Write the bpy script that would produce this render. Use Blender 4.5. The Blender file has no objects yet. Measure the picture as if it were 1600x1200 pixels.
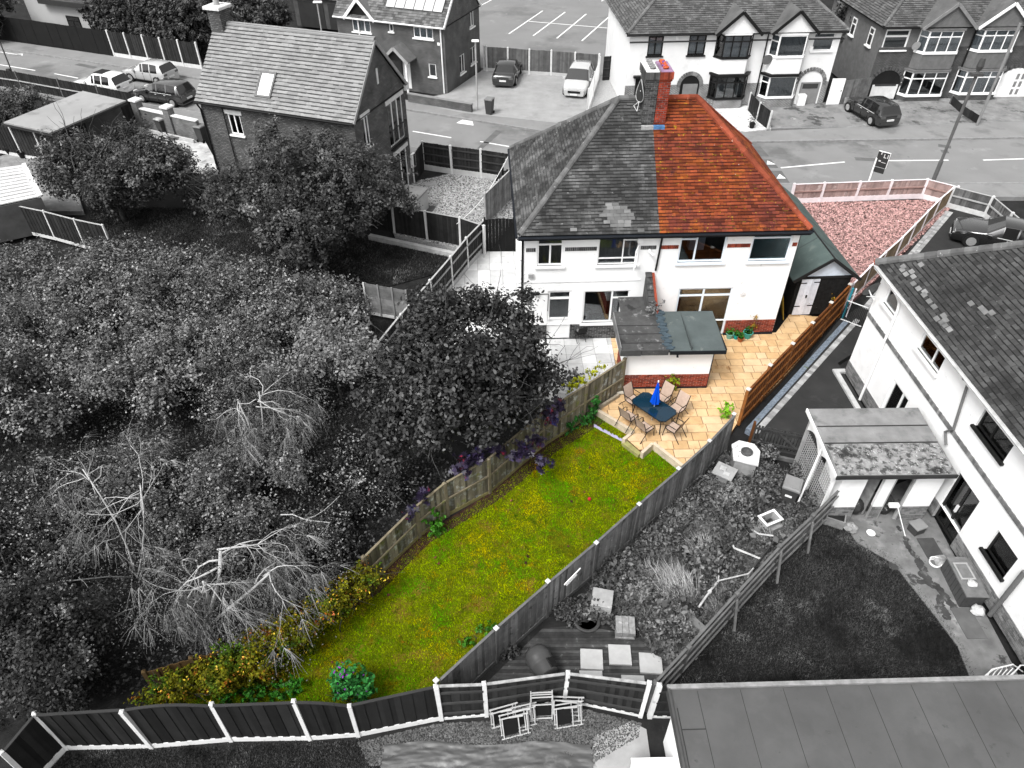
import bpy, bmesh, math, random
import numpy as np
from mathutils import Vector, Matrix, noise as mnoise

R = math.radians
random.seed(7)
rng = np.random.default_rng(7)
scene = bpy.context.scene
col = scene.collection

# ---------------------------------------------------------------- camera
cam_data = bpy.data.cameras.new('camera')
cam_data.sensor_width = 36.0
cam_data.lens = 25.25
cam_data.clip_end = 600
cam = bpy.data.objects.new('camera', cam_data)
cam.location = (0, 0, 19.0)
cam.rotation_euler = (R(49.0), 0, 0)
col.objects.link(cam)
scene.camera = cam

# ---------------------------------------------------------------- overcast sky and a broad weak sun
SUN_EL, SUN_AZ = R(55), R(222)          # sun behind the camera, slightly to its left
world = bpy.data.worlds.new('World')
scene.world = world
world.use_nodes = True
wn = world.node_tree
wn.nodes.clear()
sky = wn.nodes.new('ShaderNodeTexSky')
sky.sky_type = 'NISHITA'
sky.sun_disc = False
sky.sun_elevation = SUN_EL
sky.sun_rotation = SUN_AZ
sky.air_density = 1.0
sky.dust_density = 5.0
hs = wn.nodes.new('ShaderNodeHueSaturation')     # cloud cover: the sky light has no colour
hs.inputs['Saturation'].default_value = 0.0
bgn = wn.nodes.new('ShaderNodeBackground')
bgn.inputs['Strength'].default_value = 0.125
wo = wn.nodes.new('ShaderNodeOutputWorld')
wn.links.new(sky.outputs[0], hs.inputs['Color'])
wn.links.new(hs.outputs[0], bgn.inputs['Color'])
wn.links.new(bgn.outputs[0], wo.inputs['Surface'])
sun_data = bpy.data.lights.new('sun', 'SUN')
sun_data.energy = 1.15
sun_data.angle = R(16)
sun_data.color = (1.0, 0.985, 0.96)
sun = bpy.data.objects.new('sun', sun_data)
sun.location = (0, 0, 60)
sun.rotation_euler = (math.pi / 2 - SUN_EL, 0, math.pi - SUN_AZ)
col.objects.link(sun)
scene.view_settings.view_transform = 'Standard'
scene.view_settings.look = 'None'
scene.view_settings.gamma = 1.0
scene.view_settings.exposure = 1.08

ZG = -0.25       # garden ground level; paths, patios and the road stand above it

# ================================================================ helpers
def setp(o, label=None, cat=None, group=None, kind=None):
    if label: o['label'] = label
    if cat: o['category'] = cat
    if group: o['group'] = group
    if kind: o['kind'] = kind
    return o

def thing(name, label, cat, loc=(0, 0, 0), rz=0.0, group=None):
    o = bpy.data.objects.new(name, None)
    o.empty_display_size = 0.3
    o.location = loc
    o.rotation_euler = (0, 0, rz)
    col.objects.link(o)
    return setp(o, label, cat, group)

def link(name, me, parent=None, loc=None, rz=None, mat=None):
    o = bpy.data.objects.new(name, me)
    if parent is not None: o.parent = parent
    if loc is not None: o.location = loc
    if rz is not None: o.rotation_euler = (0, 0, rz)
    if mat is not None and not me.materials: me.materials.append(mat)
    col.objects.link(o)
    return o

def copy_tree(o, parent=None):
    c = o.copy()
    col.objects.link(c)
    c.parent = parent
    for ch in o.children: copy_tree(ch, c)
    return c

BOXF = [(0, 3, 2, 1), (4, 5, 6, 7), (0, 1, 5, 4), (1, 2, 6, 5), (2, 3, 7, 6), (3, 0, 4, 7)]

class MB:
    def __init__(s): s.v = []; s.f = []
    def add(s, vs, fs, M=None):
        n = len(s.v)
        s.v.extend([tuple(M @ Vector(v)) for v in vs] if M is not None else [tuple(v) for v in vs])
        s.f.extend([tuple(i + n for i in f) for f in fs])
        return s
    def box(s, x0, y0, z0, x1, y1, z1, M=None):
        return s.add([(x0, y0, z0), (x1, y0, z0), (x1, y1, z0), (x0, y1, z0),
                      (x0, y0, z1), (x1, y0, z1), (x1, y1, z1), (x0, y1, z1)], BOXF, M)
    def cbox(s, x0, y0, z0, x1, y1, z1, c=0.01, M=None):      # box with a chamfered top
        s.prism([(x0, y0), (x1, y0), (x1, y1), (x0, y1)], z0, z1, c, M)
        return s
    def prism(s, poly, z0, z1, c=0.0, M=None):
        n = len(poly)
        if c:
            cx = sum(p[0] for p in poly) / n; cy = sum(p[1] for p in poly) / n
            top = []
            for x, y in poly:
                d = math.hypot(x - cx, y - cy) or 1
                top.append((x - (x - cx) / d * c * 1.4, y - (y - cy) / d * c * 1.4, z1))
            vs = [(x, y, z0) for x, y in poly] + [(x, y, z1 - c) for x, y in poly] + top
            fs = [tuple(range(n))[::-1], tuple(range(2 * n, 3 * n))]
            for k in (0, n):
                fs += [(k + i, k + (i + 1) % n, k + n + (i + 1) % n, k + n + i) for i in range(n)]
        else:
            vs = [(x, y, z0) for x, y in poly] + [(x, y, z1) for x, y in poly]
            fs = [tuple(range(n))[::-1], tuple(range(n, 2 * n))]
            fs += [(i, (i + 1) % n, n + (i + 1) % n, n + i) for i in range(n)]
        return s.add(vs, fs, M)
    def tube(s, pts, rad, n=6, cap=True):
        pts = [Vector(p) for p in pts]
        if not hasattr(rad, '__len__'): rad = [rad] * len(pts)
        vs = []; fs = []
        for i, p in enumerate(pts):
            d = (pts[min(i + 1, len(pts) - 1)] - pts[max(i - 1, 0)])
            d = d.normalized() if d.length > 1e-9 else Vector((0, 0, 1))
            a = d.cross(Vector((0, 0, 1)) if abs(d.z) < 0.95 else Vector((1, 0, 0))).normalized()
            b = d.cross(a)
            for k in range(n):
                t = 2 * math.pi * k / n
                vs.append(p + (a * math.cos(t) + b * math.sin(t)) * rad[i])
        for i in range(len(pts) - 1):
            for k in range(n):
                fs.append((i * n + k, i * n + (k + 1) % n, (i + 1) * n + (k + 1) % n, (i + 1) * n + k))
        if cap:
            fs.append(tuple(range(n))[::-1]); fs.append(tuple((len(pts) - 1) * n + k for k in range(n)))
        return s.add(vs, fs)
    def bar(s, p0, p1, w, h, up=(0, 0, 1)):                    # rectangular beam between two points
        p0 = Vector(p0); p1 = Vector(p1)
        d = (p1 - p0).normalized()
        u = Vector(up)
        if abs(d.dot(u)) > 0.97: u = Vector((0, 1, 0))
        a = d.cross(u).normalized() * (w / 2); b = a.cross(d).normalized() * (h / 2)
        vs = [p0 - a - b, p0 + a - b, p0 + a + b, p0 - a + b, p1 - a - b, p1 + a - b, p1 + a + b, p1 - a + b]
        return s.add(vs, BOXF)
    def lathe(s, prof, n=16, c=(0, 0, 0), M=None):
        vs = []; fs = []
        for r, z in prof:
            for k in range(n):
                t = 2 * math.pi * k / n
                vs.append((c[0] + r * math.cos(t), c[1] + r * math.sin(t), c[2] + z))
        for i in range(len(prof) - 1):
            for k in range(n):
                fs.append((i * n + k, i * n + (k + 1) % n, (i + 1) * n + (k + 1) % n, (i + 1) * n + k))
        fs.append(tuple(range(n))[::-1]); fs.append(tuple((len(prof) - 1) * n + k for k in range(n)))
        return s.add(vs, fs, M)
    def mesh(s, name='part', smooth=False):
        me = bpy.data.meshes.new(name)
        me.from_pydata(s.v, [], s.f)
        if smooth: me.polygons.foreach_set('use_smooth', [True] * len(me.polygons))
        me.update()
        return me
    def build(s, name, mat, parent=None, loc=None, rz=None, smooth=False):
        me = s.mesh(name, smooth)
        me.materials.append(mat)
        return link(name, me, parent, loc, rz)

def struct(o): o['kind'] = 'structure'; return o
def stuff(o): o['kind'] = 'stuff'; return o

def clip_rect(poly, x0, y0, x1, y1):                           # part of a polygon inside a rectangle
    for ax, lim, sg in ((0, x0, 1), (0, x1, -1), (1, y0, 1), (1, y1, -1)):
        out = []
        for i in range(len(poly)):
            a, b = poly[i - 1], poly[i]
            da, db = sg * (a[ax] - lim), sg * (b[ax] - lim)
            if (da >= 0) != (db >= 0):
                t = da / (da - db)
                out.append((a[0] + t * (b[0] - a[0]), a[1] + t * (b[1] - a[1])))
            if db >= 0: out.append(b)
        poly = out
        if len(poly) < 3: return []
    return poly

def parea(p): return abs(sum(p[i - 1][0] * p[i][1] - p[i][0] * p[i - 1][1] for i in range(len(p)))) / 2

def inpoly(x, y, poly):
    c = False
    for i in range(len(poly)):
        (x0, y0), (x1, y1) = poly[i - 1], poly[i]
        if (y0 > y) != (y1 > y) and x < (x1 - x0) * (y - y0) / (y1 - y0) + x0: c = not c
    return c

def in_poly_np(X, Y, poly):
    c = np.zeros(len(X), bool)
    for i in range(len(poly)):
        (x0, y0), (x1, y1) = poly[i - 1], poly[i]
        if y0 == y1: continue
        c ^= ((y0 > Y) != (y1 > Y)) & (X < (x1 - x0) * (Y - y0) / (y1 - y0) + x0)
    return c

def scatter(poly, n):
    xs = [p[0] for p in poly]; ys = [p[1] for p in poly]
    X = rng.uniform(min(xs), max(xs), n); Y = rng.uniform(min(ys), max(ys), n)
    k = in_poly_np(X, Y, poly)
    return X[k], Y[k]

# ---------------------------------------------------------------- materials
def g(v): return (v, v, v)
_m = {}
def M(name, base, rough=0.85, var=0.15, vs=2.0, rnd=0.0, spots=(), bump=0.0, bs=40.0, metal=0.0, spec=0.15, per='island', trans=0.0, coat=0.0):
    """plain procedural surface: noise variation, per-piece variation, patches of other colours, fine relief"""
    if name in _m: return _m[name]
    m = bpy.data.materials.new(name); m.use_nodes = True; _m[name] = m
    nt = m.node_tree; N = nt.nodes; Lk = nt.links
    b = N['Principled BSDF']
    b.inputs['Roughness'].default_value = rough
    b.inputs['Metallic'].default_value = metal
    b.inputs['Specular IOR Level'].default_value = spec
    if coat: b.inputs['Coat Weight'].default_value = coat; b.inputs['Coat Roughness'].default_value = .04
    geo = N.new('ShaderNodeNewGeometry')
    pos = geo.outputs['Position']
    def noise(scale, detail=4.0, r=0.6):
        t = N.new('ShaderNodeTexNoise'); t.inputs['Scale'].default_value = scale
        t.inputs['Detail'].default_value = detail; t.inputs['Roughness'].default_value = r
        Lk.new(pos, t.inputs['Vector']); return t.outputs['Fac']
    def ramp(sock, lo, hi, a=0.0, c=1.0):
        r_ = N.new('ShaderNodeMapRange'); r_.inputs[1].default_value = lo; r_.inputs[2].default_value = hi
        r_.inputs[3].default_value = a; r_.inputs[4].default_value = c; r_.clamp = True
        Lk.new(sock, r_.inputs[0]); return r_.outputs[0]
    def mix(fac, a, c, mode='MIX'):
        x = N.new('ShaderNodeMix'); x.data_type = 'RGBA'; x.blend_type = mode
        if isinstance(fac, (int, float)): x.inputs[0].default_value = fac
        else: Lk.new(fac, x.inputs[0])
        for s_, v in ((x.inputs[6], a), (x.inputs[7], c)):
            if isinstance(v, tuple): s_.default_value = (*v, 1)
            else: Lk.new(v, s_)
        return x.outputs[2]
    lo = tuple(c * (1 - var) for c in base); hi = tuple(min(1, c * (1 + var)) for c in base)
    c = mix(ramp(noise(vs), 0.3, 0.7), lo, hi)
    for sc, scale, a0, a1 in spots:
        c = mix(ramp(noise(scale, 5.0, 0.65), a0, a1), c, sc)
    if rnd:
        if per == 'island': src = geo.outputs['Random Per Island']
        else: src = N.new('ShaderNodeObjectInfo').outputs['Random']
        f = ramp(src, 0, 1, 1 - rnd, 1 + rnd)
        cc = N.new('ShaderNodeCombineXYZ')
        for i in range(3): Lk.new(f, cc.inputs[i])
        c = mix(1.0, c, cc.outputs[0], 'MULTIPLY')
    Lk.new(c, b.inputs['Base Color'])
    if bump:
        bp = N.new('ShaderNodeBump'); bp.inputs['Strength'].default_value = min(1.0, bump)
        bp.inputs['Distance'].default_value = 0.02
        Lk.new(noise(bs, 6.0), bp.inputs['Height']); Lk.new(bp.outputs[0], b.inputs['Normal'])
    if trans:
        out = N['Material Output']; tr = N.new('ShaderNodeBsdfTranslucent'); Lk.new(c, tr.inputs[0])
        ms = N.new('ShaderNodeMixShader'); ms.inputs[0].default_value = trans
        Lk.new(b.outputs[0], ms.inputs[1]); Lk.new(tr.outputs[0], ms.inputs[2]); Lk.new(ms.outputs[0], out.inputs[0])
    m['nodes_color'] = 1
    return m

def Mbrick(name, c1, c2, mortar, rough=0.9, w=0.225, h=0.075, gap=0.012):
    """brickwork too far away to pick the bricks apart; courses run along the wall whatever way it faces"""
    if name in _m: return _m[name]
    m = bpy.data.materials.new(name); m.use_nodes = True; _m[name] = m
    nt = m.node_tree; N = nt.nodes; Lk = nt.links
    b = N['Principled BSDF']; b.inputs['Roughness'].default_value = rough
    tc = N.new('ShaderNodeTexCoord'); sep = N.new('ShaderNodeSeparateXYZ'); Lk.new(tc.outputs['Object'], sep.inputs[0])
    ad = N.new('ShaderNodeMath'); Lk.new(sep.outputs[0], ad.inputs[0]); Lk.new(sep.outputs[1], ad.inputs[1])
    cb = N.new('ShaderNodeCombineXYZ'); Lk.new(ad.outputs[0], cb.inputs[0]); Lk.new(sep.outputs[2], cb.inputs[1])
    t = N.new('ShaderNodeTexBrick'); Lk.new(cb.outputs[0], t.inputs['Vector'])
    t.inputs['Color1'].default_value = (*c1, 1); t.inputs['Color2'].default_value = (*c2, 1); t.inputs['Mortar'].default_value = (*mortar, 1)
    t.inputs['Scale'].default_value = 1.0; t.inputs['Mortar Size'].default_value = gap
    t.inputs['Brick Width'].default_value = w; t.inputs['Row Height'].default_value = h
    nz = N.new('ShaderNodeTexNoise'); nz.inputs['Scale'].default_value = 1.3; nz.inputs['Detail'].default_value = 6
    Lk.new(tc.outputs['Object'], nz.inputs['Vector'])
    mr = N.new('ShaderNodeMapRange'); mr.inputs[1].default_value = .3; mr.inputs[2].default_value = .7; mr.inputs[3].default_value = .7; mr.inputs[4].default_value = 1.3
    Lk.new(nz.outputs['Fac'], mr.inputs[0])
    cc = N.new('ShaderNodeCombineXYZ')
    for i in range(3): Lk.new(mr.outputs[0], cc.inputs[i])
    x = N.new('ShaderNodeMix'); x.data_type = 'RGBA'; x.blend_type = 'MULTIPLY'; x.inputs[0].default_value = 1
    Lk.new(t.outputs['Color'], x.inputs[6]); Lk.new(cc.outputs[0], x.inputs[7]); Lk.new(x.outputs[2], b.inputs['Base Color'])
    bp = N.new('ShaderNodeBump'); bp.inputs['Strength'].default_value = .6; bp.inputs['Distance'].default_value = .01; bp.invert = True
    Lk.new(t.outputs['Fac'], bp.inputs['Height']); Lk.new(bp.outputs[0], b.inputs['Normal'])
    return m

def Mglass(name, tint=(0.75, 0.78, 0.8), dark=0.25, rough=0.03):
    """window glass: clear, with the reflection that grows towards grazing angles"""
    if name in _m: return _m[name]
    m = bpy.data.materials.new(name); m.use_nodes = True; _m[name] = m
    nt = m.node_tree; N = nt.nodes; Lk = nt.links
    N.remove(N['Principled BSDF'])
    tr = N.new('ShaderNodeBsdfTransparent'); tr.inputs[0].default_value = (*tint, 1)
    gl = N.new('ShaderNodeBsdfGlossy'); gl.inputs['Roughness'].default_value = rough
    fr = N.new('ShaderNodeFresnel'); fr.inputs[0].default_value = 1.6
    ad = N.new('ShaderNodeMath'); ad.inputs[1].default_value = 0.04; Lk.new(fr.outputs[0], ad.inputs[0])
    ms = N.new('ShaderNodeMixShader'); Lk.new(ad.outputs[0], ms.inputs[0]); Lk.new(tr.outputs[0], ms.inputs[1]); Lk.new(gl.outputs[0], ms.inputs[2])
    Lk.new(ms.outputs[0], N['Material Output'].inputs[0])
    return m

# ---------------------------------------------------------------- building pieces (a wall's outside faces local -y)
def wall_holes(mb, u0, z0, u1, z1, holes, depth=0.11, y=0.0, M_=None):
    """wall face with rectangular openings and their reveals"""
    us = sorted({u0, u1, *[min(max(h[i], u0), u1) for h in holes for i in (0, 2)]})
    zs = sorted({z0, z1, *[min(max(h[i], z0), z1) for h in holes for i in (1, 3)]})
    for a, b in zip(us, us[1:]):
        for c, d in zip(zs, zs[1:]):
            mu, mz = (a + b) / 2, (c + d) / 2
            if any(h[0] < mu < h[2] and h[1] < mz < h[3] for h in holes): continue
            mb.add([(a, y, c), (b, y, c), (b, y, d), (a, y, d)], [(0, 1, 2, 3)], M_)
    for h in holes:
        a, c, b, d = h[:4]
        q = [(a, c), (b, c), (b, d), (a, d)]
        for i in range(4):
            (p, r), (s_, t) = q[i], q[(i + 1) % 4]
            mb.add([(p, y, r), (s_, y, t), (s_, y + depth, t), (p, y + depth, r)], [(0, 1, 2, 3)], M_)

def window(parent, u0, z0, u1, z1, cells, frame, glass, y=0.0, rz=0.0, x=None, bar=0.07, rec=0.05, sill=None, curtain=None, name='window', label=None, blind=None, boxed=False, swing=None):
    """frame mesh > pane (one each), sill, curtain; cells are panes as fractions (x0, z0, x1, z1) of the opening"""
    w, h = u1 - u0, z1 - z0
    loc = (u0, y, z0) if x is None else (x[0], x[1], z0)
    mb = MB()
    panes = []
    for (a, b, c, d) in cells:
        X0, Z0, X1, Z1 = a * w, b * h, c * w, d * h
        t0 = bar if a <= 0.001 else bar / 2; t1 = bar if c >= 0.999 else bar / 2
        b0 = bar if b <= 0.001 else bar / 2; b1 = bar if d >= 0.999 else bar / 2
        mb.box(X0, rec, Z0, X0 + t0, rec + .06, Z1); mb.box(X1 - t1, rec, Z0, X1, rec + .06, Z1)
        mb.box(X0 + t0, rec, Z0, X1 - t1, rec + .06, Z0 + b0); mb.box(X0 + t0, rec, Z1 - b1, X1 - t1, rec + .06, Z1)
        panes.append((X0 + t0, Z0 + b0, X1 - t1, Z1 - b1))
    f = mb.build(name, frame, parent, loc, rz)
    if label: f['label'] = label
    for (a, b, c, d) in panes:
        MB().box(a, rec + .025, b, c, rec + .035, d).build('pane', glass, f)
    if sill is not None:
        MB().cbox(-.08, -.09, -.09, w + .08, .1, 0.0, .012).build('sill', sill, f)
    if curtain is not None:
        cm = MB(); n = max(8, int(w / .09)); k = 0
        segs = [(0.0, .3), (.7, 1.0)] if blind is None else [(0.0, 1.0)]
        for s0, s1 in segs:
            vs = []; m_ = max(4, int(n * (s1 - s0)))
            for i in range(m_ + 1):
                xx = w * (s0 + (s1 - s0) * i / m_); yy = rec + .09 + .025 * (i % 2)
                vs += [(xx, yy, .02), (xx, yy, h - .02)]
            cm.add(vs, [(2 * i, 2 * i + 2, 2 * i + 3, 2 * i + 1) for i in range(m_)])
        cm.build('curtain', curtain, f)
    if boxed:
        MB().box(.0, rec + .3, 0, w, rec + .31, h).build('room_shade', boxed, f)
    return f

def plane_axes(poly, e0, e1):
    e0 = Vector(e0); u = (Vector(e1) - e0).normalized()
    p = [Vector(q) for q in poly]
    n = None
    for q in p:
        c = u.cross(q - e0)
        if c.length > 1e-4: n = c.normalized(); break
    if n.z < 0: n = -n
    v = n.cross(u)
    return e0, u, v, n, [((q - e0).dot(u), (q - e0).dot(v)) for q in p]

def tiles(parent, poly, e0, e1, tw, th, mat_stuff, mat_piece, under, npieces=0, thick=0.022, lift=0.034, jit=0.006, name='tile', skip=None, holes=(), moss_shade=None):
    """roof slope laid with overlapping tiles in staggered courses on an underlay; the first pieces are parts, the rest one mesh"""
    o, u, v, n, p2 = plane_axes(poly, e0, e1)
    us = MB(); us.add([Vector(q) - n * 0.01 for q in poly], [tuple(range(len(poly)))])
    us.build('underlay', under, parent)
    vmax = max(q[1] for q in p2)
    rows = int(vmax / th) + 1
    mb = MB(); count = 0; ms = MB()
    unit = None
    for i in range(rows):
        v0 = i * th; vm = min(v0 + th * .5, vmax - 1e-3)
        xs = []
        for k in range(len(p2)):
            (a0, b0), (a1, b1) = p2[k - 1], p2[k]
            if (b0 > vm) != (b1 > vm): xs.append(a0 + (vm - b0) * (a1 - a0) / (b1 - b0))
        if len(xs) < 2: continue
        ua, ub = min(xs), max(xs)
        k0 = int(math.floor(ua / tw)) - 1
        off = tw / 2 if i % 2 else 0
        k = k0
        while k * tw + off < ub:
            a = max(ua, k * tw + off + .004); b = min(ub, (k + 1) * tw + off - .004); k += 1
            if b - a < .04: continue
            if skip and skip((a + b) / 2, vm): continue
            if any(h[0] < (a + b) / 2 < h[2] and h[1] < vm < h[3] for h in holes): continue
            dz = random.uniform(0, jit); L = th * 1.18
            full = b - a > tw - .02
            if moss_shade is not None and i and random.random() < .85:  # dark strips paint the shadow line of each course, together with its moss
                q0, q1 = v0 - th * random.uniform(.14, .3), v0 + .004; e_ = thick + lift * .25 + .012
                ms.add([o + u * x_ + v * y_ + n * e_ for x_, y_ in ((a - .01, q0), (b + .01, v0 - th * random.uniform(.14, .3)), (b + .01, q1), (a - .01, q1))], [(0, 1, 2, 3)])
            vs = [(a, v0, thick + lift + dz), (b, v0, thick + lift + dz + random.uniform(-jit, jit) * .5), (b, v0 + L, thick + dz), (a, v0 + L, thick + dz),
                  (a, v0, lift + dz - .004), (b, v0, lift + dz - .004)]
            if full and count < npieces:
                if unit is None:
                    w_ = tw - .008
                    me = bpy.data.meshes.new(name)
                    me.from_pydata([(0, 0, thick + lift), (w_, 0, thick + lift), (w_, L, thick), (0, L, thick), (0, 0, lift - .004), (w_, 0, lift - .004), (0, L, 0), (w_, L, 0)], [],
                                   [(0, 1, 2, 3), (4, 5, 1, 0), (5, 7, 2, 1), (6, 4, 0, 3)])
                    me.materials.append(mat_piece); unit = me
                ob = bpy.data.objects.new(name, unit); ob.parent = parent
                P_ = o + u * a + v * v0 + n * dz
                ob.matrix_local = Matrix(((u.x, v.x, n.x, P_.x), (u.y, v.y, n.y, P_.y), (u.z, v.z, n.z, P_.z), (0, 0, 0, 1)))
                col.objects.link(ob); count += 1
            else:
                mb.add([o + u * q[0] + v * q[1] + n * q[2] for q in vs], [(0, 1, 2, 3), (4, 5, 1, 0), (5, 2, 1), (3, 4, 0)])
    if mb.v: stuff(mb.build('tiling', mat_stuff, parent))
    if ms.v: stuff(ms.build('moss_shade_lines', moss_shade, parent))

def ridge(parent, p0, p1, mat, r=0.12, seg=0.36, name='ridge_tile', gap=0.012):
    p0 = Vector(p0); p1 = Vector(p1); d = p1 - p0; n = max(1, round(d.length / seg)); s = d.length / n
    d.normalize(); a = d.cross(Vector((0, 0, 1))).normalized(); b = a.cross(d)
    vs = []; K = 7
    for e, (t, rr) in enumerate(((gap, r * 1.06), (s * 1.0 + .02, r * .97))):
        for layer in (1.0, .82):
            for k in range(K):
                an = math.pi * (k / (K - 1)) * 1.16 - math.pi * .08
                vs.append((rr * layer * math.cos(an), t, rr * layer * math.sin(an)))
    fs = []
    for k in range(K - 1):
        fs += [(k, k + 1, 2 * K + k + 1, 2 * K + k), (K + k, K + k + 1, k + 1, k)]
        fs += [(2 * K + k, 2 * K + k + 1, 3 * K + k + 1, 3 * K + k)]
    me = bpy.data.meshes.new(name); me.from_pydata(vs, [], fs); me.materials.append(mat)
    me.polygons.foreach_set('use_smooth', [False] * len(me.polygons))
    for i in range(n):
        ob = bpy.data.objects.new(name, me); ob.parent = parent
        P_ = p0 + d * (s * i)
        ob.matrix_local = Matrix(((a.x, d.x, b.x, P_.x), (a.y, d.y, b.y, P_.y), (a.z, d.z, b.z, P_.z), (0, 0, 0, 1)))
        col.objects.link(ob)

def brickwork(parent, x0, y0, z0, x1, z1, mat, mortar, w=.225, h=.075, gap=.012, deep=.1, proud=.008, pieces=0, back=True, name='brick', M_=None):
    """a brick face in stretcher bond along local x at y0, facing -y"""
    rows = max(1, round((z1 - z0) / h)); h = (z1 - z0) / rows
    mb = MB(); cnt = 0; unit = {}
    for r_ in range(rows):
        x = x0 - (w / 2 if r_ % 2 else 0)
        while x < x1 - .01:
            a, b = max(x0, x), min(x1, x + w); x += w
            if b - a < .03: continue
            q = random.uniform(-.003, .003)
            if cnt < pieces:
                key = round(b - a, 3)
                if key not in unit:
                    me = MB().box(gap / 2, 0, gap / 2, b - a - gap / 2, deep, h - gap / 2).mesh(name); me.materials.append(mat); unit[key] = me
                ob = bpy.data.objects.new(name, unit[key]); ob.parent = parent
                T = Matrix.Translation((a, y0 - proud + q, z0 + r_ * h))
                ob.matrix_local = (M_ @ T) if M_ is not None else T
                col.objects.link(ob); cnt += 1
            else:
                mb.box(a + gap / 2, y0 - proud + q, z0 + r_ * h + gap / 2, b - gap / 2, y0 + deep - proud, z0 + (r_ + 1) * h - gap / 2, M_)
    if mb.v: stuff(mb.build('brickwork', mat, parent))
    if back: MB().box(x0 + .002, y0, z0, x1 - .002, y0 + deep - .012, z1, M_).build('mortar', mortar, parent)

def paving(name, poly, z, sw, sh, ang, mats, joint=0.012, thick=.05, vary=True, bed=None, origin=(0, 0), z0=None, pieces=10**6, bond=True):
    """slabs laid in courses and cut to the edge, each an object of its own, on a bedding sheet"""
    ca, sa = math.cos(ang), math.sin(ang)
    T = lambda p: ((p[0] - origin[0]) * ca + (p[1] - origin[1]) * sa, -(p[0] - origin[0]) * sa + (p[1] - origin[1]) * ca)
    I = lambda p: (p[0] * ca - p[1] * sa + origin[0], p[0] * sa + p[1] * ca + origin[1])
    lp = [T(p) for p in poly]
    root = struct(MB().prism(poly, z0 if z0 is not None else z - .3, z - .02).build(name, bed))
    x0, x1 = min(p[0] for p in lp), max(p[0] for p in lp); y0, y1 = min(p[1] for p in lp), max(p[1] for p in lp)
    y = y0; r_ = 0; shared = {}
    while y < y1:
        x = x0 - random.uniform(0, sw) if bond else x0
        while x < x1:
            w = sw * random.choice((.75, 1.0, 1.0, 1.35)) if vary else sw
            c = clip_rect(lp, x + joint / 2, y + joint / 2, x + w - joint / 2, y + sh - joint / 2)
            if len(c) >= 3 and parea(c) > .012:
                pw = [I(p) for p in c]
                # drop repeated corners left by the cut
                q = [pw[i] for i in range(len(pw)) if math.hypot(pw[i][0] - pw[i - 1][0], pw[i][1] - pw[i - 1][1]) > .004]
                if len(q) >= 3:
                    MB().prism(q, z - thick, z + random.uniform(-.003, .003), .006).build('slab', random.choice(mats), root)
            x += w
        y += sh; r_ += 1
    return root

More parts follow.
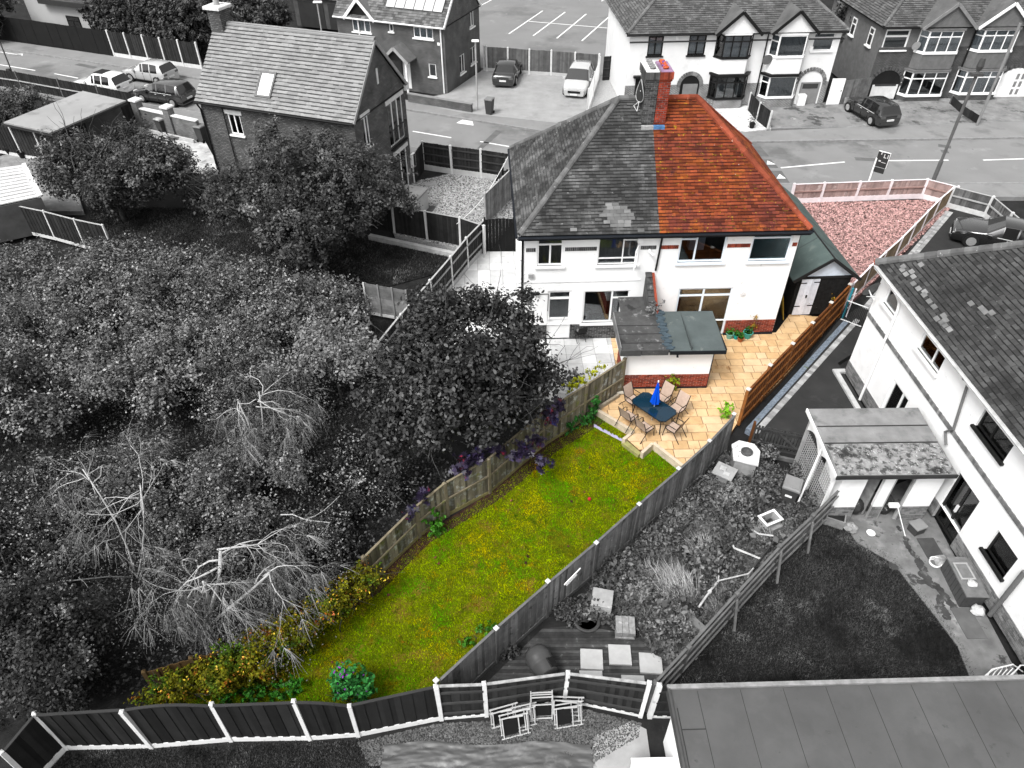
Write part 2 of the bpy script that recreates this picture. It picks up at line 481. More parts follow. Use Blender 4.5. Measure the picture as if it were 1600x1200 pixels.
# ---------------------------------------------------------------- fences
def fence(label, pts, h, z=ZG, bw=0.125, boards=None, post=None, rail=None, gravel=None, gh=0.0, side=1, rails=2, cap=None, single=True, pw=0.1, group=None, name='fence', heights=None, post_h=0.08, arch=None, bt=.018, jit=.01, postcap=None, lean=0.0):
    """close-boarded fence: posts, rails, a gravel board and upright boards; side=+1 puts the rails right of the run"""
    root = thing(name, label, 'fence', (pts[0][0], pts[0][1], z), 0, group)
    ox, oy = pts[0]
    n = len(pts)
    H_ = heights or [h] * n
    stf = MB(); unit = None
    for i, (x, y) in enumerate(pts):
        if post is None: break
        a, b = pts[max(i - 1, 0)], pts[min(i + 1, n - 1)]
        ang = math.atan2(b[1] - a[1], b[0] - a[0])
        pm = MB(); hh = H_[i] + post_h
        pm.box(-pw / 2, -pw / 2, 0, pw / 2, pw / 2, hh - .03)
        pm.add([(-pw / 2, -pw / 2, hh - .03), (pw / 2, -pw / 2, hh - .03), (pw / 2, pw / 2, hh - .03), (-pw / 2, pw / 2, hh - .03), (0, 0, hh + .02)], [(0, 1, 4), (1, 2, 4), (2, 3, 4), (3, 0, 4)])
        po = pm.build('post', post, root, (x - ox, y - oy, 0), ang)
        po.rotation_euler = (random.uniform(-.022, .022), random.uniform(-.022, .022), ang)
        if postcap is not None:
            MB().cbox(-pw * .7, -pw * .7, hh - .02, pw * .7, pw * .7, hh + .03, .02).build('post_cap', postcap, po)
    for i in range(n - 1):
        (x0, y0), (x1, y1) = pts[i], pts[i + 1]
        L = math.hypot(x1 - x0, y1 - y0); ang = math.atan2(y1 - y0, x1 - x0)
        ca, sa = math.cos(ang), math.sin(ang)
        T = Matrix.Translation((x0 - ox, y0 - oy, 0)) @ Matrix.Rotation(ang, 4, 'Z')
        a, b = pw / 2, L - pw / 2
        if post is None: a, b = 0, L
        h0, h1 = H_[i], H_[i + 1]
        hat = lambda t: h0 + (h1 - h0) * t + (arch[i] * math.sin(math.pi * t) if arch else 0)
        if gh: MB().box(a, -.025, 0, b, .025, gh, T).build('gravel_board', gravel, root)
        nb = max(1, round((b - a) / bw)); w = (b - a) / nb
        for k in range(nb):
            t = (k + .5) / nb; hb = hat(t) - gh - .01 + random.uniform(-jit, jit)
            yy = (-.012 if k % 2 else .006) * 1.0
            if single:
                if unit is None:
                    unit = MB().box(0, -bt / 2, 0, 1, bt / 2, 1).mesh('board'); unit.materials.append(boards)
                ob = bpy.data.objects.new('board', unit); ob.parent = root
                ob.matrix_local = T @ Matrix.Translation((a + k * w - .006, yy, gh + .005)) @ Matrix.Diagonal((w + .012, 1, hb, 1))
                col.objects.link(ob)
            else:
                stf.box(a + k * w - .006, yy - bt / 2, gh + .005, a + (k + 1) * w + .006, yy + bt / 2, gh + .005 + hb, T)
        for r_ in range(rails):
            f = (r_ + .5) / rails if rails > 2 else (.22, .72)[r_] if rails == 2 else .5
            zc0, zc1 = gh + (h0 - gh) * f, gh + (h1 - gh) * f
            yc = -side * .045
            rm = MB(); rm.bar(T @ Vector((a, yc, zc0)), T @ Vector((b, yc, zc1)), .045, .075); rm.build('rail', rail or boards, root)
        if cap is not None:
            cm = MB(); K = 8 if arch and arch[i] else 1
            for k in range(K):
                t0, t1 = k / K, (k + 1) / K
                cm.bar(T @ Vector((a + (b - a) * t0, 0, hat(t0) + .008)), T @ Vector((a + (b - a) * t1, 0, hat(t1) + .008)), .07, .03)
            cm.build('capping', cap, root)
    if stf.v: stuff(stf.build('boarding', boards, root))
    return root

# ---------------------------------------------------------------- foliage
LEAF = {'oval': [(-.5, 0), (-.2, .26), (.2, .24), (.5, 0), (.2, -.24), (-.2, -.26)],
        'quad': [(-.5, 0), (0, .3), (.5, 0), (0, -.3)],
        'maple': [(-.5, -.05), (-.42, .2), (-.2, .18), (-.1, .5), (.05, .22), (.38, .42), (.25, .08), (.55, 0), (.25, -.08), (.38, -.42), (.05, -.22), (-.1, -.5), (-.2, -.18), (-.42, -.2)],
        'palm': [(-.5, 0), (-.18, .15), (-.12, .5), (.1, .18), (.4, .34), (.3, .1), (.6, 0), (.3, -.1), (.4, -.34), (.1, -.18), (-.12, -.5), (-.18, -.15)],
        'blade': [(-.5, -.06), (-.5, .06), (.5, 0)]}

def leaves(name, P_, size, shape, mat, parent=None, up=0.8, out=None, droop=0.0):
    """one mesh of many separate leaves at the points P_; normals lean upwards and outwards"""
    n = len(P_)
    if n == 0: return None
    t = np.array(LEAF[shape]); k = len(t)
    nr = rng.normal(size=(n, 3)); nr[:, 2] += up * 1.6
    if out is not None: nr += out * 1.2
    nr /= np.linalg.norm(nr, axis=1)[:, None]
    a = rng.normal(size=(n, 3)); a[:, 2] -= droop
    a -= nr * np.sum(a * nr, 1)[:, None]; a /= np.linalg.norm(a, axis=1)[:, None]
    b = np.cross(nr, a)
    s = np.asarray(size) * np.ones(n)
    V = P_[:, None, :] + s[:, None, None] * (t[None, :, 0, None] * a[:, None, :] + t[None, :, 1, None] * b[:, None, :])
    V += (np.abs(t[None, :, 1, None]) * .5 * s[:, None, None]) * nr[:, None, :]      # a little fold
    me = bpy.data.meshes.new(name)
    me.vertices.add(n * k); me.vertices.foreach_set('co', V.reshape(-1))
    me.loops.add(n * k); me.loops.foreach_set('vertex_index', np.arange(n * k, dtype=np.int32))
    me.polygons.add(n); me.polygons.foreach_set('loop_start', np.arange(0, n * k, k, dtype=np.int32))
    me.update(calc_edges=True)
    me.materials.append(mat)
    return link(name, me, parent)

def blob_points(blobs, n, shell=0.55, clump=0.0, cn=0):
    """points through a union of ellipsoids (x,y,z,rx,ry,rz), denser near the skin, gathered into clumps"""
    B = np.array(blobs, float); vol = B[:, 3] * B[:, 4] * B[:, 5]
    w = vol ** .8; w /= w.sum()
    def samp(m):
        i = rng.choice(len(B), m, p=w)
        d = rng.normal(size=(m, 3)); d /= np.linalg.norm(d, axis=1)[:, None]
        r_ = shell + (1 - shell) * rng.random(m) ** .7
        q = rng.random(m) < .15; r_[q] *= rng.random(q.sum())
        return B[i, :3] + d * B[i, 3:] * r_[:, None], d
    if not cn: return samp(n)
    c, d = samp(cn)
    j = rng.integers(0, cn, n)
    s_ = d + rng.normal(size=d.shape) * .7; s_ /= np.linalg.norm(s_, axis=1)[:, None]          # each clump is a spray along a shoot
    o = rng.normal(size=(n, 3)) * clump * .42 + s_[j] * (rng.random((n, 1)) * 2.4 - .6) * clump
    return c[j] + o, d[j]

def limb(mb, p, d, L, r, depth, spread=.6, up=.15, kids=3, n=5, wig=.18, taper=.55, rmin=.006, pts_out=None, bend=0.0):
    p = Vector(p); d = Vector(d).normalized()
    pts = [p]; rad = [r]; S = 4
    for i in range(S):
        d = (d + Vector((random.gauss(0, wig), random.gauss(0, wig), random.gauss(0, wig) + up * .3 - bend * .25))).normalized()
        p = p + d * (L / S); pts.append(p); rad.append(r * (1 - (1 - taper) * (i + 1) / S))
    mb.tube(pts, rad, n, cap=True)
    if depth <= 0 or r * taper < rmin:
        if pts_out is not None: pts_out.append((p, d))
        return
    for k in range(kids):
        i = random.randint(2, S) if k else S
        q = pts[i]; a = Vector((random.gauss(0, 1), random.gauss(0, 1), random.gauss(0, .6) + up - bend)).normalized()
        limb(mb, q, d * (1 - spread) + a * spread, L * random.uniform(.55, .8), rad[i] * random.uniform(.55, .8), depth - 1, spread, up, kids, max(3, n - 1), wig, taper, rmin, pts_out, bend)

# ================================================================ the setting
m_soil = M('dark_soil', g(.016), .95, .4, 1.5, bump=.8, bs=14, spots=[(g(.035), 5, .62, .75)])
m_asph = M('asphalt_road', g(.19), .85, .09, .35, bump=.25, bs=120, spots=[(g(.115), .16, .52, .64), (g(.24), .5, .58, .72), (g(.12), 2.2, .66, .72)])
m_pave = M('pavement_tarmac', g(.2), .88, .1, .6, bump=.25, bs=100, spots=[(g(.15), .4, .55, .64)])
m_kerb = M('kerb_stone', g(.22), .85, .2, 3)
m_white_line = M('road_paint', g(.72), .6, .12, 6, spots=[(g(.3), 9, .62, .7)])
m_park = M('car_park_asphalt', g(.18), .85, .1, .2, bump=.2, bs=90, spots=[(g(.13), .12, .52, .62), (g(.24), .7, .6, .72)])
m_patch = M('asphalt_patch', g(.11), .85, .15, 2, bump=.3, bs=90)
m_fore = M('block_paved_drive', g(.27), .85, .12, 1.2, bump=.5, bs=45, spots=[(g(.2), .5, .55, .7)])
m_sand = M('sandy_ground', g(.42), .9, .25, 1.3, bump=.6, bs=22, spots=[(g(.16), .9, .55, .68), (g(.62), 1.7, .62, .72)])
m_frontg = M('bare_front_garden', g(.19), .9, .35, 1.1, bump=.6, bs=20, spots=[(g(.06), .55, .54, .62), (g(.28), 2, .6, .7)])
m_drive = M('black_tarmac_drive', g(.028), .8, .2, 1.0, bump=.3, bs=120, spots=[(g(.05), .8, .58, .75)])
m_conc = M('stained_concrete', g(.15), .85, .3, 1.6, bump=.5, bs=40, spots=[(g(.25), 1.1, .55, .68), (g(.05), 1.6, .6, .66), (g(.04), 7, .66, .72)])
m_conc2 = M('pale_concrete', g(.3), .85, .15, 2, bump=.3, bs=60, spots=[(g(.16), 3, .6, .7)])

ground = struct(MB().box(-170, -40, ZG - .5, 170, 200, ZG).build('ground', m_soil))

far_kerb = [(-62, 72.8), (-44.72, 66.59), (-31.78, 61.56), (-24.70, 58.74), (-7.37, 51.99), (2.04, 48.09), (10.5, 47.2), (15.41, 46.25), (21.18, 46.46), (34.17, 46.99), (60, 47.6)]
near_kerb = [(-62, 66.4), (-40.3, 58.2), (-6, 45.2), (4, 41.8), (16, 40.0), (30, 40.1), (60, 40.6)]
far_back = [(-62, 75.2), (-46.05, 69.06), (-33.69, 64.26), (-25.63, 61.56), (-7.57, 53.79), (-3.66, 51.49), (3.11, 49.45), (15.81, 47.86), (21.88, 48.54), (35.69, 49.80), (60, 51)]
near_back = [(-62, 64.8), (-40.6, 56.9), (-6.5, 43.5), (3.5, 39.9), (15.5, 38.2), (30, 38.3), (60, 38.6)]
struct(MB().prism(near_kerb + far_kerb[::-1], ZG - .1, -.11).build('road', m_asph))
def strip(a, b, z, name, mat): return struct(MB().prism(a + b[::-1], ZG - .1, z).build(name, mat))
strip(far_kerb, far_back, 0.0, 'pavement', m_pave)
strip(near_back, near_kerb, 0.0, 'pavement', m_pave)
for line, sgn in ((far_kerb, 1), (near_kerb, -1)):
    km = MB()
    for (x0, y0), (x1, y1) in zip(line, line[1:]):
        L = math.hypot(x1 - x0, y1 - y0); n = max(1, int(L / .92)); a = math.atan2(y1 - y0, x1 - x0)
        for k in range(n):
            T = Matrix.Translation((x0 + (x1 - x0) * k / n, y0 + (y1 - y0) * k / n, 0)) @ Matrix.Rotation(a, 4, 'Z')
            km.box(.006, -.07, ZG, L / n - .006, .07, .014 + random.uniform(-.003, .003), T)
    struct(km.build('kerb', m_kerb))

def marking(p, q, w=.12, z=-.106, mat=None, name='road_marking'):
    (x0, y0), (x1, y1) = p, q; L = math.hypot(x1 - x0, y1 - y0); a = math.atan2(y1 - y0, x1 - x0)
    T = Matrix.Translation((x0, y0, 0)) @ Matrix.Rotation(a, 4, 'Z')
    mb = MB(); mb.add([(0, -w / 2, z), (L, -w / 2, z), (L, w / 2, z), (0, w / 2, z)], [(0, 1, 2, 3)], T)
    return struct(mb.build(name, mat or m_white_line))
Q = [((-42.50, 62.38), (-38.85, 60.92)), ((-36.90, 60.13), (-34.50, 59.05)), ((-24.76, 55.15), (-23.85, 54.88)), ((-6.76, 48.23), (-4.07, 47.13)), ((-2.12, 46.49), (-0.13, 45.65)),
     ((16.68, 42.43), (20.94, 43.28)), ((23.48, 43.47), (27.60, 43.56)), ((29.79, 43.56), (32.48, 43.76)), ((-0.44, 49.25), (2.05, 48.34)), ((-44.37, 65.84), (-42.02, 64.95))]
for a, b in Q: marking(a, b, .13)
for pts in ([(1488,291),(1504,291)], [(1507,290),(1524,290)], [(1530,289),(1547,289)], [(1556,289),(1571,289)], [(1586,288),(1597,288)], [(1512,296),(1533,296)], [(1538,297),(1557,296)], [(1562,295),(1575,295)]): pass
for a, b in (((26.21, 39.86), (26.74, 39.86)), ((26.89, 39.95), (27.54, 39.95)), ((27.81, 40.03), (28.49, 40.03)), ((28.80, 40.03), (29.37, 40.03)), ((29.99, 40.12), (30.41, 40.12)),
             ((26.82, 39.40), (27.61, 39.40)), ((27.78, 39.36), (28.54, 39.44)), ((28.75, 39.48), (29.24, 39.48)), ((29.34, 39.61), (29.37, 38.94))):
    marking(a, b, .28)
# road hump: dark ramps with white triangles
for q in ([(15.66, 45.65), (16.25, 45.65), (16.39, 44.15), (15.69, 44.15)], [(15.65, 43.66), (16.38, 43.66), (16.52, 42.43), (15.72, 42.43)], [(15.80, 41.97), (16.59, 41.97), (16.61, 40.29), (15.77, 40.29)]):
    struct(MB().prism(q, -.11, -.09).build('road_hump', m_patch))
for q in ([(15.92, 42.87), (16.48, 42.87), (16.11, 43.44)], [(15.97, 40.87), (16.54, 40.87), (16.33, 41.50)]):
    struct(MB().add([(x, y, -.084) for x, y in q], [(0, 1, 2)]).build('road_marking', m_white_line))
struct(MB().add([(x, y, -.106) for x, y in ((-2.29, 45.35), (-1.99, 45.14), (-0.65, 48.23), (-1.09, 48.45))], [(0, 1, 2, 3)]).build('asphalt_repair', m_patch))
for q in ([(-3.88, 49.71), (-2.66, 49.25), (-2.79, 50.18), (-3.51, 50.30)], [(-42.86, 65.31), (-41.87, 64.77), (-42.09, 65.31)]):
    struct(MB().add([(x, y, -.106) for x, y in q], [tuple(range(len(q)))]).build('road_marking', m_white_line))

for a, b in (((27.98, 45.86), (28.68, 45.55)), ((27.74, 44.94), (28.19, 44.84)), ((21.76, 43.76), (23.27, 43.56)), ((-4.50, 44.24), (-4.13, 44.74)), ((-36.20, 62.55), (-34.18, 61.56))):
    marking(a, b, .5, -.1055, m_patch, 'asphalt_repair')
# car park beyond the fence
struct(MB().prism([(-2.51, 61.24), (7.13, 59.19), (8.68, 60.28), (17.35, 69.46), (27.14, 102.17), (-15.97, 102.17), (-4.34, 69.46)], ZG - .1, 0.004).build('car_park', m_park))
for a, b in (((-0.29, 70.86), (3.08, 78.88)), ((1.93, 70.25), (5.30, 78.39)), ((4.05, 69.46), (7.35, 77.68)), ((6.25, 68.67), (9.53, 76.74)), ((8.48, 68.10), (11.43, 75.37)), ((1.60, 75.03), (11.03, 72.10)), ((-3.57, 80.11), (-2.15, 83.20)),
             ((9.34, 82.67), (10.42, 85.37)), ((11.45, 81.89), (12.61, 84.82)), ((7.04, 83.20), (7.88, 85.37))):
    marking(a, b, .13, .009, name='parking_line')
struct(MB().prism([(-7.55, 53.66), (-4.83, 55.27), (-2.29, 60.92), (7.13, 59.19), (5.58, 51.49), (3.11, 49.45), (-3.65, 51.37)], ZG - .1, .006).build('forecourt', m_fore))
struct(MB().prism([(5.72, 52.11), (7.13, 59.19), (8.68, 60.28), (8.70, 53.40), (6.29, 50.28)], ZG - .1, .005).build('gravel_path', M('path_gravel', g(.33), .9, .2, 8, bump=.9, bs=40)))
struct(MB().prism([(13.36, 49.69), (14.44, 52.75), (18.40, 52.75), (17.69, 48.42), (15.81, 47.86)], ZG - .1, .006).build('front_garden', M('pale_gravel', g(.55), .9, .25, 6, bump=.8, bs=30, spots=[(g(.3), 1.2, .58, .7)])))
struct(MB().prism([(17.69, 48.42), (18.40, 52.75), (23.04, 53.40), (24.78, 53.66), (38.34, 54.73), (48, 55), (48, 50.3), (35.69, 49.80), (21.88, 48.54)], ZG - .1, .006).build('front_garden', m_frontg))
struct(MB().add([(x, y, .012) for x, y in ((22.70, 52.37), (23.67, 52.75), (23.40, 48.88), (22.57, 48.65))], [(0, 1, 2, 3)]).build('garden_path', m_pave))

# yards and gardens left of the pair
m_gravel = M('grey_gravel', g(.34), .9, .35, 14, bump=1.0, bs=30, spots=[(g(.5), 20, .6, .66), (g(.12), 26, .62, .68)])
yard = [(-6.21, 33.97), (-7.14, 36.55), (-5.92, 40.25), (-3.62, 41.39), (-0.04, 40.08), (0.04, 35.80), (-1.40, 32.01)]
struct(MB().prism(yard, ZG - .1, 0.0).build('gravel_yard', m_gravel))
struct(MB().prism([(-27.20, 50.88), (-26.12, 51.12), (-21.17, 47.98), (-17.89, 41.93), (-18.39, 41.66), (-21.66, 42.58), (-25.16, 45.83)], ZG - .1, 0.0).build('sandy_yard', m_sand))
struct(MB().prism([(-32.52, 43.91), (-31.55, 44.81), (-27.26, 42.21), (-23.91, 36.55), (-26.41, 36.55), (-29.82, 38.90)], ZG - .1, 0.0).build('flagged_yard', M('old_flags', g(.2), .85, .3, 1.5, bump=.4, bs=25, spots=[(g(.32), 2.5, .6, .68)])))

# gardens right of the lawn
struct(MB().prism([(9.1, 19.35), (8.95, 18.35), (10.7, 17.8), (13.75, 17.75), (13.6, 23.2), (20, 28), (33, 28), (33, 33), (27.31, 34.24), (26.53, 35.73), (24.84, 37.15), (22.57, 34.94), (16.08, 27.34), (14.67, 26.24)], ZG - .1, 0.0).build('driveway', m_drive))
struct(MB().prism([(11.10, 14.93), (11.08, 15.46), (12.47, 16.30), (14.27, 17.04), (14.2, 16.4), (14.05, 8.6), (12.3, 8.6), (12.70, 9.71), (12.79, 10.64), (12.59, 11.51), (12.08, 13.42), (11.19, 14.28)], ZG - .1, ZG + .05).build('concrete_patio', m_conc))
struct(MB().prism([(2.17, 8.13), (3.14, 8.49), (3.53, 8.29), (3.53, 7.11), (2.0, 5.8), (1.6, 6.2)], ZG - .1, ZG + .03).build('concrete_path', m_conc2))

# ================================================================ the pair of semi-detached houses
m_white = M('white_render', g(.82), .85, .04, 1.0, bump=.15, bs=45, spots=[(g(.68), .8, .56, .78), (g(.6), 3.5, .66, .74)])
m_white_far = M('far_white_render', g(.72), .85, .05, .6, spots=[(g(.6), .9, .58, .75)])
m_upvc = M('white_plastic', g(.8), .4, .03)
m_upvc_blue = M('white_frame', (.72, .78, .84), .4, .03)
m_black = M('black_paint', g(.012), .5, .2)
m_gutter = M('gutter', (.01, .012, .016), .5, .2)
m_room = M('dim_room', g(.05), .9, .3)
m_curtain = M('net_curtain', g(.75), .9, .1)
m_glass = Mglass('window_glass')
m_glass_teal = Mglass('frosted_teal_glass', (.35, .62, .66), rough=.2)
m_under = M('roof_underlay', g(.02), .9, .1)
gt = dict(rough=.9, bump=.4, bs=35, spec=.12)
sp_g = [(g(.095), .9, .5, .62), (g(.024), .7, .55, .68), (g(.3), 11, .69, .72), (g(.16), 3.5, .66, .7)]
m_tile_g = M('grey_tile', g(.05), var=.3, vs=1.1, rnd=.4, spots=sp_g, **gt)
m_tile_gp = M('grey_tile_piece', g(.05), var=.3, vs=1.1, rnd=.4, per='object', spots=sp_g, **gt)
sp_r = [((.085, .022, .017), .45, .46, .66), ((.21, .055, .014), 1.1, .53, .68), ((.25, .16, .012), 6.5, .62, .66), ((.05, .018, .02), 2.1, .6, .74), ((.5, .42, .42), 10, .7, .725)]
m_tile_r = M('red_tile', (.165, .037, .014), var=.3, vs=1.4, rnd=.45, spots=sp_r, **gt)
m_tile_rp = M('red_tile_piece', (.165, .037, .014), var=.3, vs=1.4, rnd=.45, per='object', spots=sp_r, **gt)
m_ridge_g = M('grey_ridge', g(.11), .85, .25, 3, rnd=.25, per='object', bump=.4, bs=30, spots=[(g(.3), 5, .64, .7)])
m_ridge_r = M('red_ridge', (.21, .05, .026), .85, .25, 3, rnd=.25, per='object', bump=.4, bs=30, spots=[((.5, .3, .22), 5, .64, .7), ((.14, .04, .03), 3, .62, .68)])
m_brick_g = M('grey_brick', g(.07), .9, .3, 4, rnd=.5, bump=.4, bs=40)
m_brick_gp = M('grey_brick_piece', g(.07), .9, .3, 4, rnd=.5, per='object', bump=.4, bs=40)
m_brick_r = M('red_brick', (.2, .042, .024), .9, .3, 4, rnd=.45, bump=.4, bs=40, spots=[((.12, .03, .035), 2.5, .6, .7)])
m_brick_rp = M('red_brick_piece', (.22, .035, .018), .9, .3, 4, rnd=.5, per='object', bump=.4, bs=40, spots=[((.1, .03, .04), 2.5, .58, .66)])
m_mortar = M('mortar', g(.3), .95, .2, 6)
m_mortar_r = M('pink_mortar', (.38, .3, .27), .95, .2, 6)
m_felt = M('grey_felt', (.075, .09, .09), .9, .15, 1.5, bump=.5, bs=90, spots=[((.16, .17, .16), 2, .6, .7)])
m_felt_d = M('old_grey_felt', g(.06), .9, .3, 2, bump=.6, bs=60, spots=[(g(.2), 4, .6, .7), (g(.03), 1.5, .6, .66)])

m_moss_shade_g = M('grey_moss_shade', g(.018), .95, .3, 4)  # moss and painted shade along the course edges in one dark colour
m_moss_shade_r = M('red_roof_moss_shade', (.045, .012, .01), .95, .4, 2, spots=[((.12, .085, .01), 2.5, .58, .66)])
A24 = R(2.4)
PARTY, WID, DEP = 5.33, 10.89, 7.75       # party wall, width, depth
EZ, RZ = 5.2, 8.85                        # eaves and ridge heights
OV = 0.27
half_y = DEP / 2
hipx = half_y + OV                        # equal pitch on all sides
hl = thing('semi_detached_house', 'white rendered left half of the pair, with the grey tiled roof and white back door', 'house', (0.5, 24.78, 0), A24)
hr = thing('semi_detached_house', 'white rendered right half of the pair, with the orange tiled roof and patio doors', 'house', (0.5, 24.78, 0), A24)

# --- openings read off the facade (u0, z0, u1, z1)
w1 = (0.49, 3.69, 1.53, 5.04); w2 = (2.91, 3.68, 4.53, 5.07); d1 = (0.98, -0.03, 1.98, 2.49); w3 = (2.47, 0.82, 4.41, 2.44)
w4 = (6.14, 3.71, 8.01, 5.14); w5 = (9.02, 3.70, 10.63, 5.13); d2 = (6.43, -0.03, 8.73, 2.46)
d1 = (d1[0], .02, d1[2], d1[3]); d2 = (d2[0], .02, d2[2], d2[3])
PL = .78   # plinth
mb = MB()
wall_holes(mb, 0, PL, PARTY, EZ, [w1, w2, (d1[0], PL, d1[2], d1[3]), w3])
mb.add([(0, 0, PL), (0, DEP, 0), (0, DEP, EZ), (0, 0, EZ)], [(0, 1, 2, 3)])
mb.add([(0, 0, 0), (0, DEP, 0), (0, 0, PL)], [(0, 1, 2)])
mb.add([(0, DEP, 0), (PARTY, DEP, 0), (PARTY, DEP, EZ), (0, DEP, EZ)], [(0, 1, 2, 3)])
mb.build('wall', m_white, hl)
mb = MB()
wall_holes(mb, PARTY, PL, WID, EZ, [w4, w5, (d2[0], PL, d2[2], d2[3])])
mb.add([(WID, 0, 0), (WID, DEP, 0), (WID, DEP, EZ), (WID, 0, EZ)], [(0, 1, 2, 3)])
mb.add([(PARTY, DEP, 0), (WID, DEP, 0), (WID, DEP, EZ), (PARTY, DEP, EZ)], [(0, 1, 2, 3)])
mb.build('wall', m_white, hr)
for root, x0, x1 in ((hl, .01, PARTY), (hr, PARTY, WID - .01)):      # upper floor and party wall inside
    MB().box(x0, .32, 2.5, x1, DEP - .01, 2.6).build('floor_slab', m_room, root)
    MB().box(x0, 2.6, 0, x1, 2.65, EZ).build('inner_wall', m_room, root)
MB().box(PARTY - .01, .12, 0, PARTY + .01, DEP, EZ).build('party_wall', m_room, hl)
# plinth bricks
for (a, b) in ((0.0, d1[0]), (d1[2], 4.6)):
    brickwork(hl, a, -.02, .0, b, PL, m_brick_g, m_mortar, deep=.12)
for (a, b, n) in ((d2[2], WID, 160), (PARTY, d2[0], 0)):
    brickwork(hr, a, -.02, .12, b, PL, m_brick_r, m_mortar_r, deep=.12, pieces=0)
MB().box(d2[2], -.035, 0, WID + .01, .1, .118).build('damp_course', M('bitumen', (.012, .014, .02), .7), hr)
# soldier-brick string course
def string(root, a, b, mat):
    mb = MB(); n = max(1, round((b - a) / .075)); w = (b - a) / n
    for k in range(n): mb.box(a + k * w + .004, -.02, 4.36, a + (k + 1) * w - .004, .03, 4.52)
    stuff(mb.build('string_course', mat, root))
for a, b in ((.05, w1[0] - .06), (w1[2] + .06, w2[0] - .06), (w2[2] + .06, PARTY - .12)): string(hl, a, b, m_brick_g)
for a, b in ((PARTY + .05, w4[0] - .04), (w4[2] + .04, w5[0] - .04), (w5[2] + .04, WID - .03)): string(hr, a, b, m_brick_r)
MB().box(.1, -.03, 2.92, 4.75, .01, 2.98).build('render_bead', m_white, hl)
# windows and doors
window(hl, *w1, [(0, 0, .5, .7), (.5, 0, 1, .7), (0, .7, 1, 1)], m_upvc, m_glass, sill=m_upvc, curtain=M('grey_blind', g(.16), .9), blind=1)
f = window(hl, *w2, [(0, .2, .62, 1), (0, 0, .62, .2), (.62, .78, 1, 1), (.62, .2, 1, .78), (.62, 0, 1, .2)], m_upvc, m_glass, sill=m_upvc, curtain=M('lilac_blind', g(.2), .9), blind=1, bar=.05)
sw = w2[2] - w2[0]; sh = (w2[3] - w2[1])
cs = MB(); cw, ch = sw * .36, sh * .62
for b_ in ((0, 0, cw, .05), (0, ch - .05, cw, ch), (0, .05, .05, ch - .05), (cw - .05, .05, cw, ch - .05)): cs.box(b_[0], -.02, b_[1], b_[2], .02, b_[3])
co = cs.build('open_casement', m_upvc, f, (sw * .99, .0, sh * .02)); co.rotation_euler = (0, 0, R(-112))
dr = window(hl, *d1, [(0, .84, 1, 1), (0, .42, 1, .84), (0, 0, 1, .42)], m_upvc, m_glass, bar=.1, name='back_door', boxed=M('frosted', g(.16), .8))
MB().box(.1, .07, .05, d1[2] - d1[0] - .1, .1, (d1[3] - d1[1]) * .42 - .06).build('door_panel', m_upvc, dr)
MB().box(.07, .0, .98, .1, .05, 1.14).box(.07, -.02, 1.05, .2, .0, 1.08).build('door_handle', m_curtain, dr)
window(hl, *w3, [(0, 0, .62, 1), (.62, 0, 1, .76), (.62, .76, 1, 1)], m_upvc, m_glass, sill=m_upvc, boxed=M('brown_dark', g(.03), .8))
f = window(hr, *w4, [(0, 0, .36, .72), (0, .72, .36, 1), (.36, 0, 1, 1)], m_upvc_blue, m_glass, sill=m_upvc_blue)
MB().box(.62, .75, .12, 1.25, 1.1, .75).build('bed', M('pale_blanket', (.3, .32, .36), .9), f)
MB().box(.5, 1.12, .75, 1.5, 1.16, 1.1).build('blue_cushion', M('blue_fabric', (.01, .04, .25), .8), f)
window(hr, *w5, [(0, 0, 1, .72), (0, .72, 1, 1)], m_upvc_blue, m_glass_teal, sill=m_upvc_blue, boxed=M('bathroom_wall', (.05, .12, .13), .6))
dp = window(hr, *d2, [(0, 0, .47, .84), (.47, 0, 1, .84), (0, .84, .47, 1), (.47, .84, 1, 1)], m_upvc_blue, m_glass, bar=.08, name='patio_door')
MB().box(.05, .9, 0, d2[2] - d2[0] - .05, .95, 2.0).build('interior_wall', M('brown_room', (.09, .05, .028), .8), dp)
MB().box(.35, .5, .0, .75, .75, .8).build('chair_inside', M('brown_wood', (.2, .09, .03), .6), dp)
MB().box((d2[2] - d2[0]) * .49, -.02, 1.0, (d2[2] - d2[0]) * .49 + .03, .05, 1.2).build('door_handle', m_upvc, dp)
# fittings on the walls
vx, vz = (9.15, 2.16)
mb = MB(); mb.tube([(vx, .02, vz), (vx, -.06, vz)], .1, 14); mb.build('flue_vent', M('grey_plastic', g(.6), .6), hr)
mb = MB(); mb.tube([(WID * .78, .01, 5.0), (WID * .78, -.1, 4.97)], .05, 8); mb.build('security_lamp', m_black, hr)
mb = MB(); mb.box(4.42, -.12, 4.72, 4.64, 0, 5.02); mb.build('alarm_box', m_upvc, hl)
mb = MB(); mb.tube([(4.95, .0, 4.35), (4.95, -.12, 4.3), (5.08, -.2, 4.2)], .05, 7); mb.build('camera_lamp', m_upvc, hl)
mb = MB(); mb.box(.16, -.1, 3.18, .36, 0, 3.36); mb.build('security_lamp', M('grey_fitting', g(.3), .6), hl)
mb = MB(); mb.box(.36, -.12, 2.38, .62, 0, 2.46); mb.tube([(.35, -.02, 2.36), (1.0, -.02, 2.36), (1.0, -.02, 1.5)], .015, 5); mb.build('wall_lamp', m_black, hl)
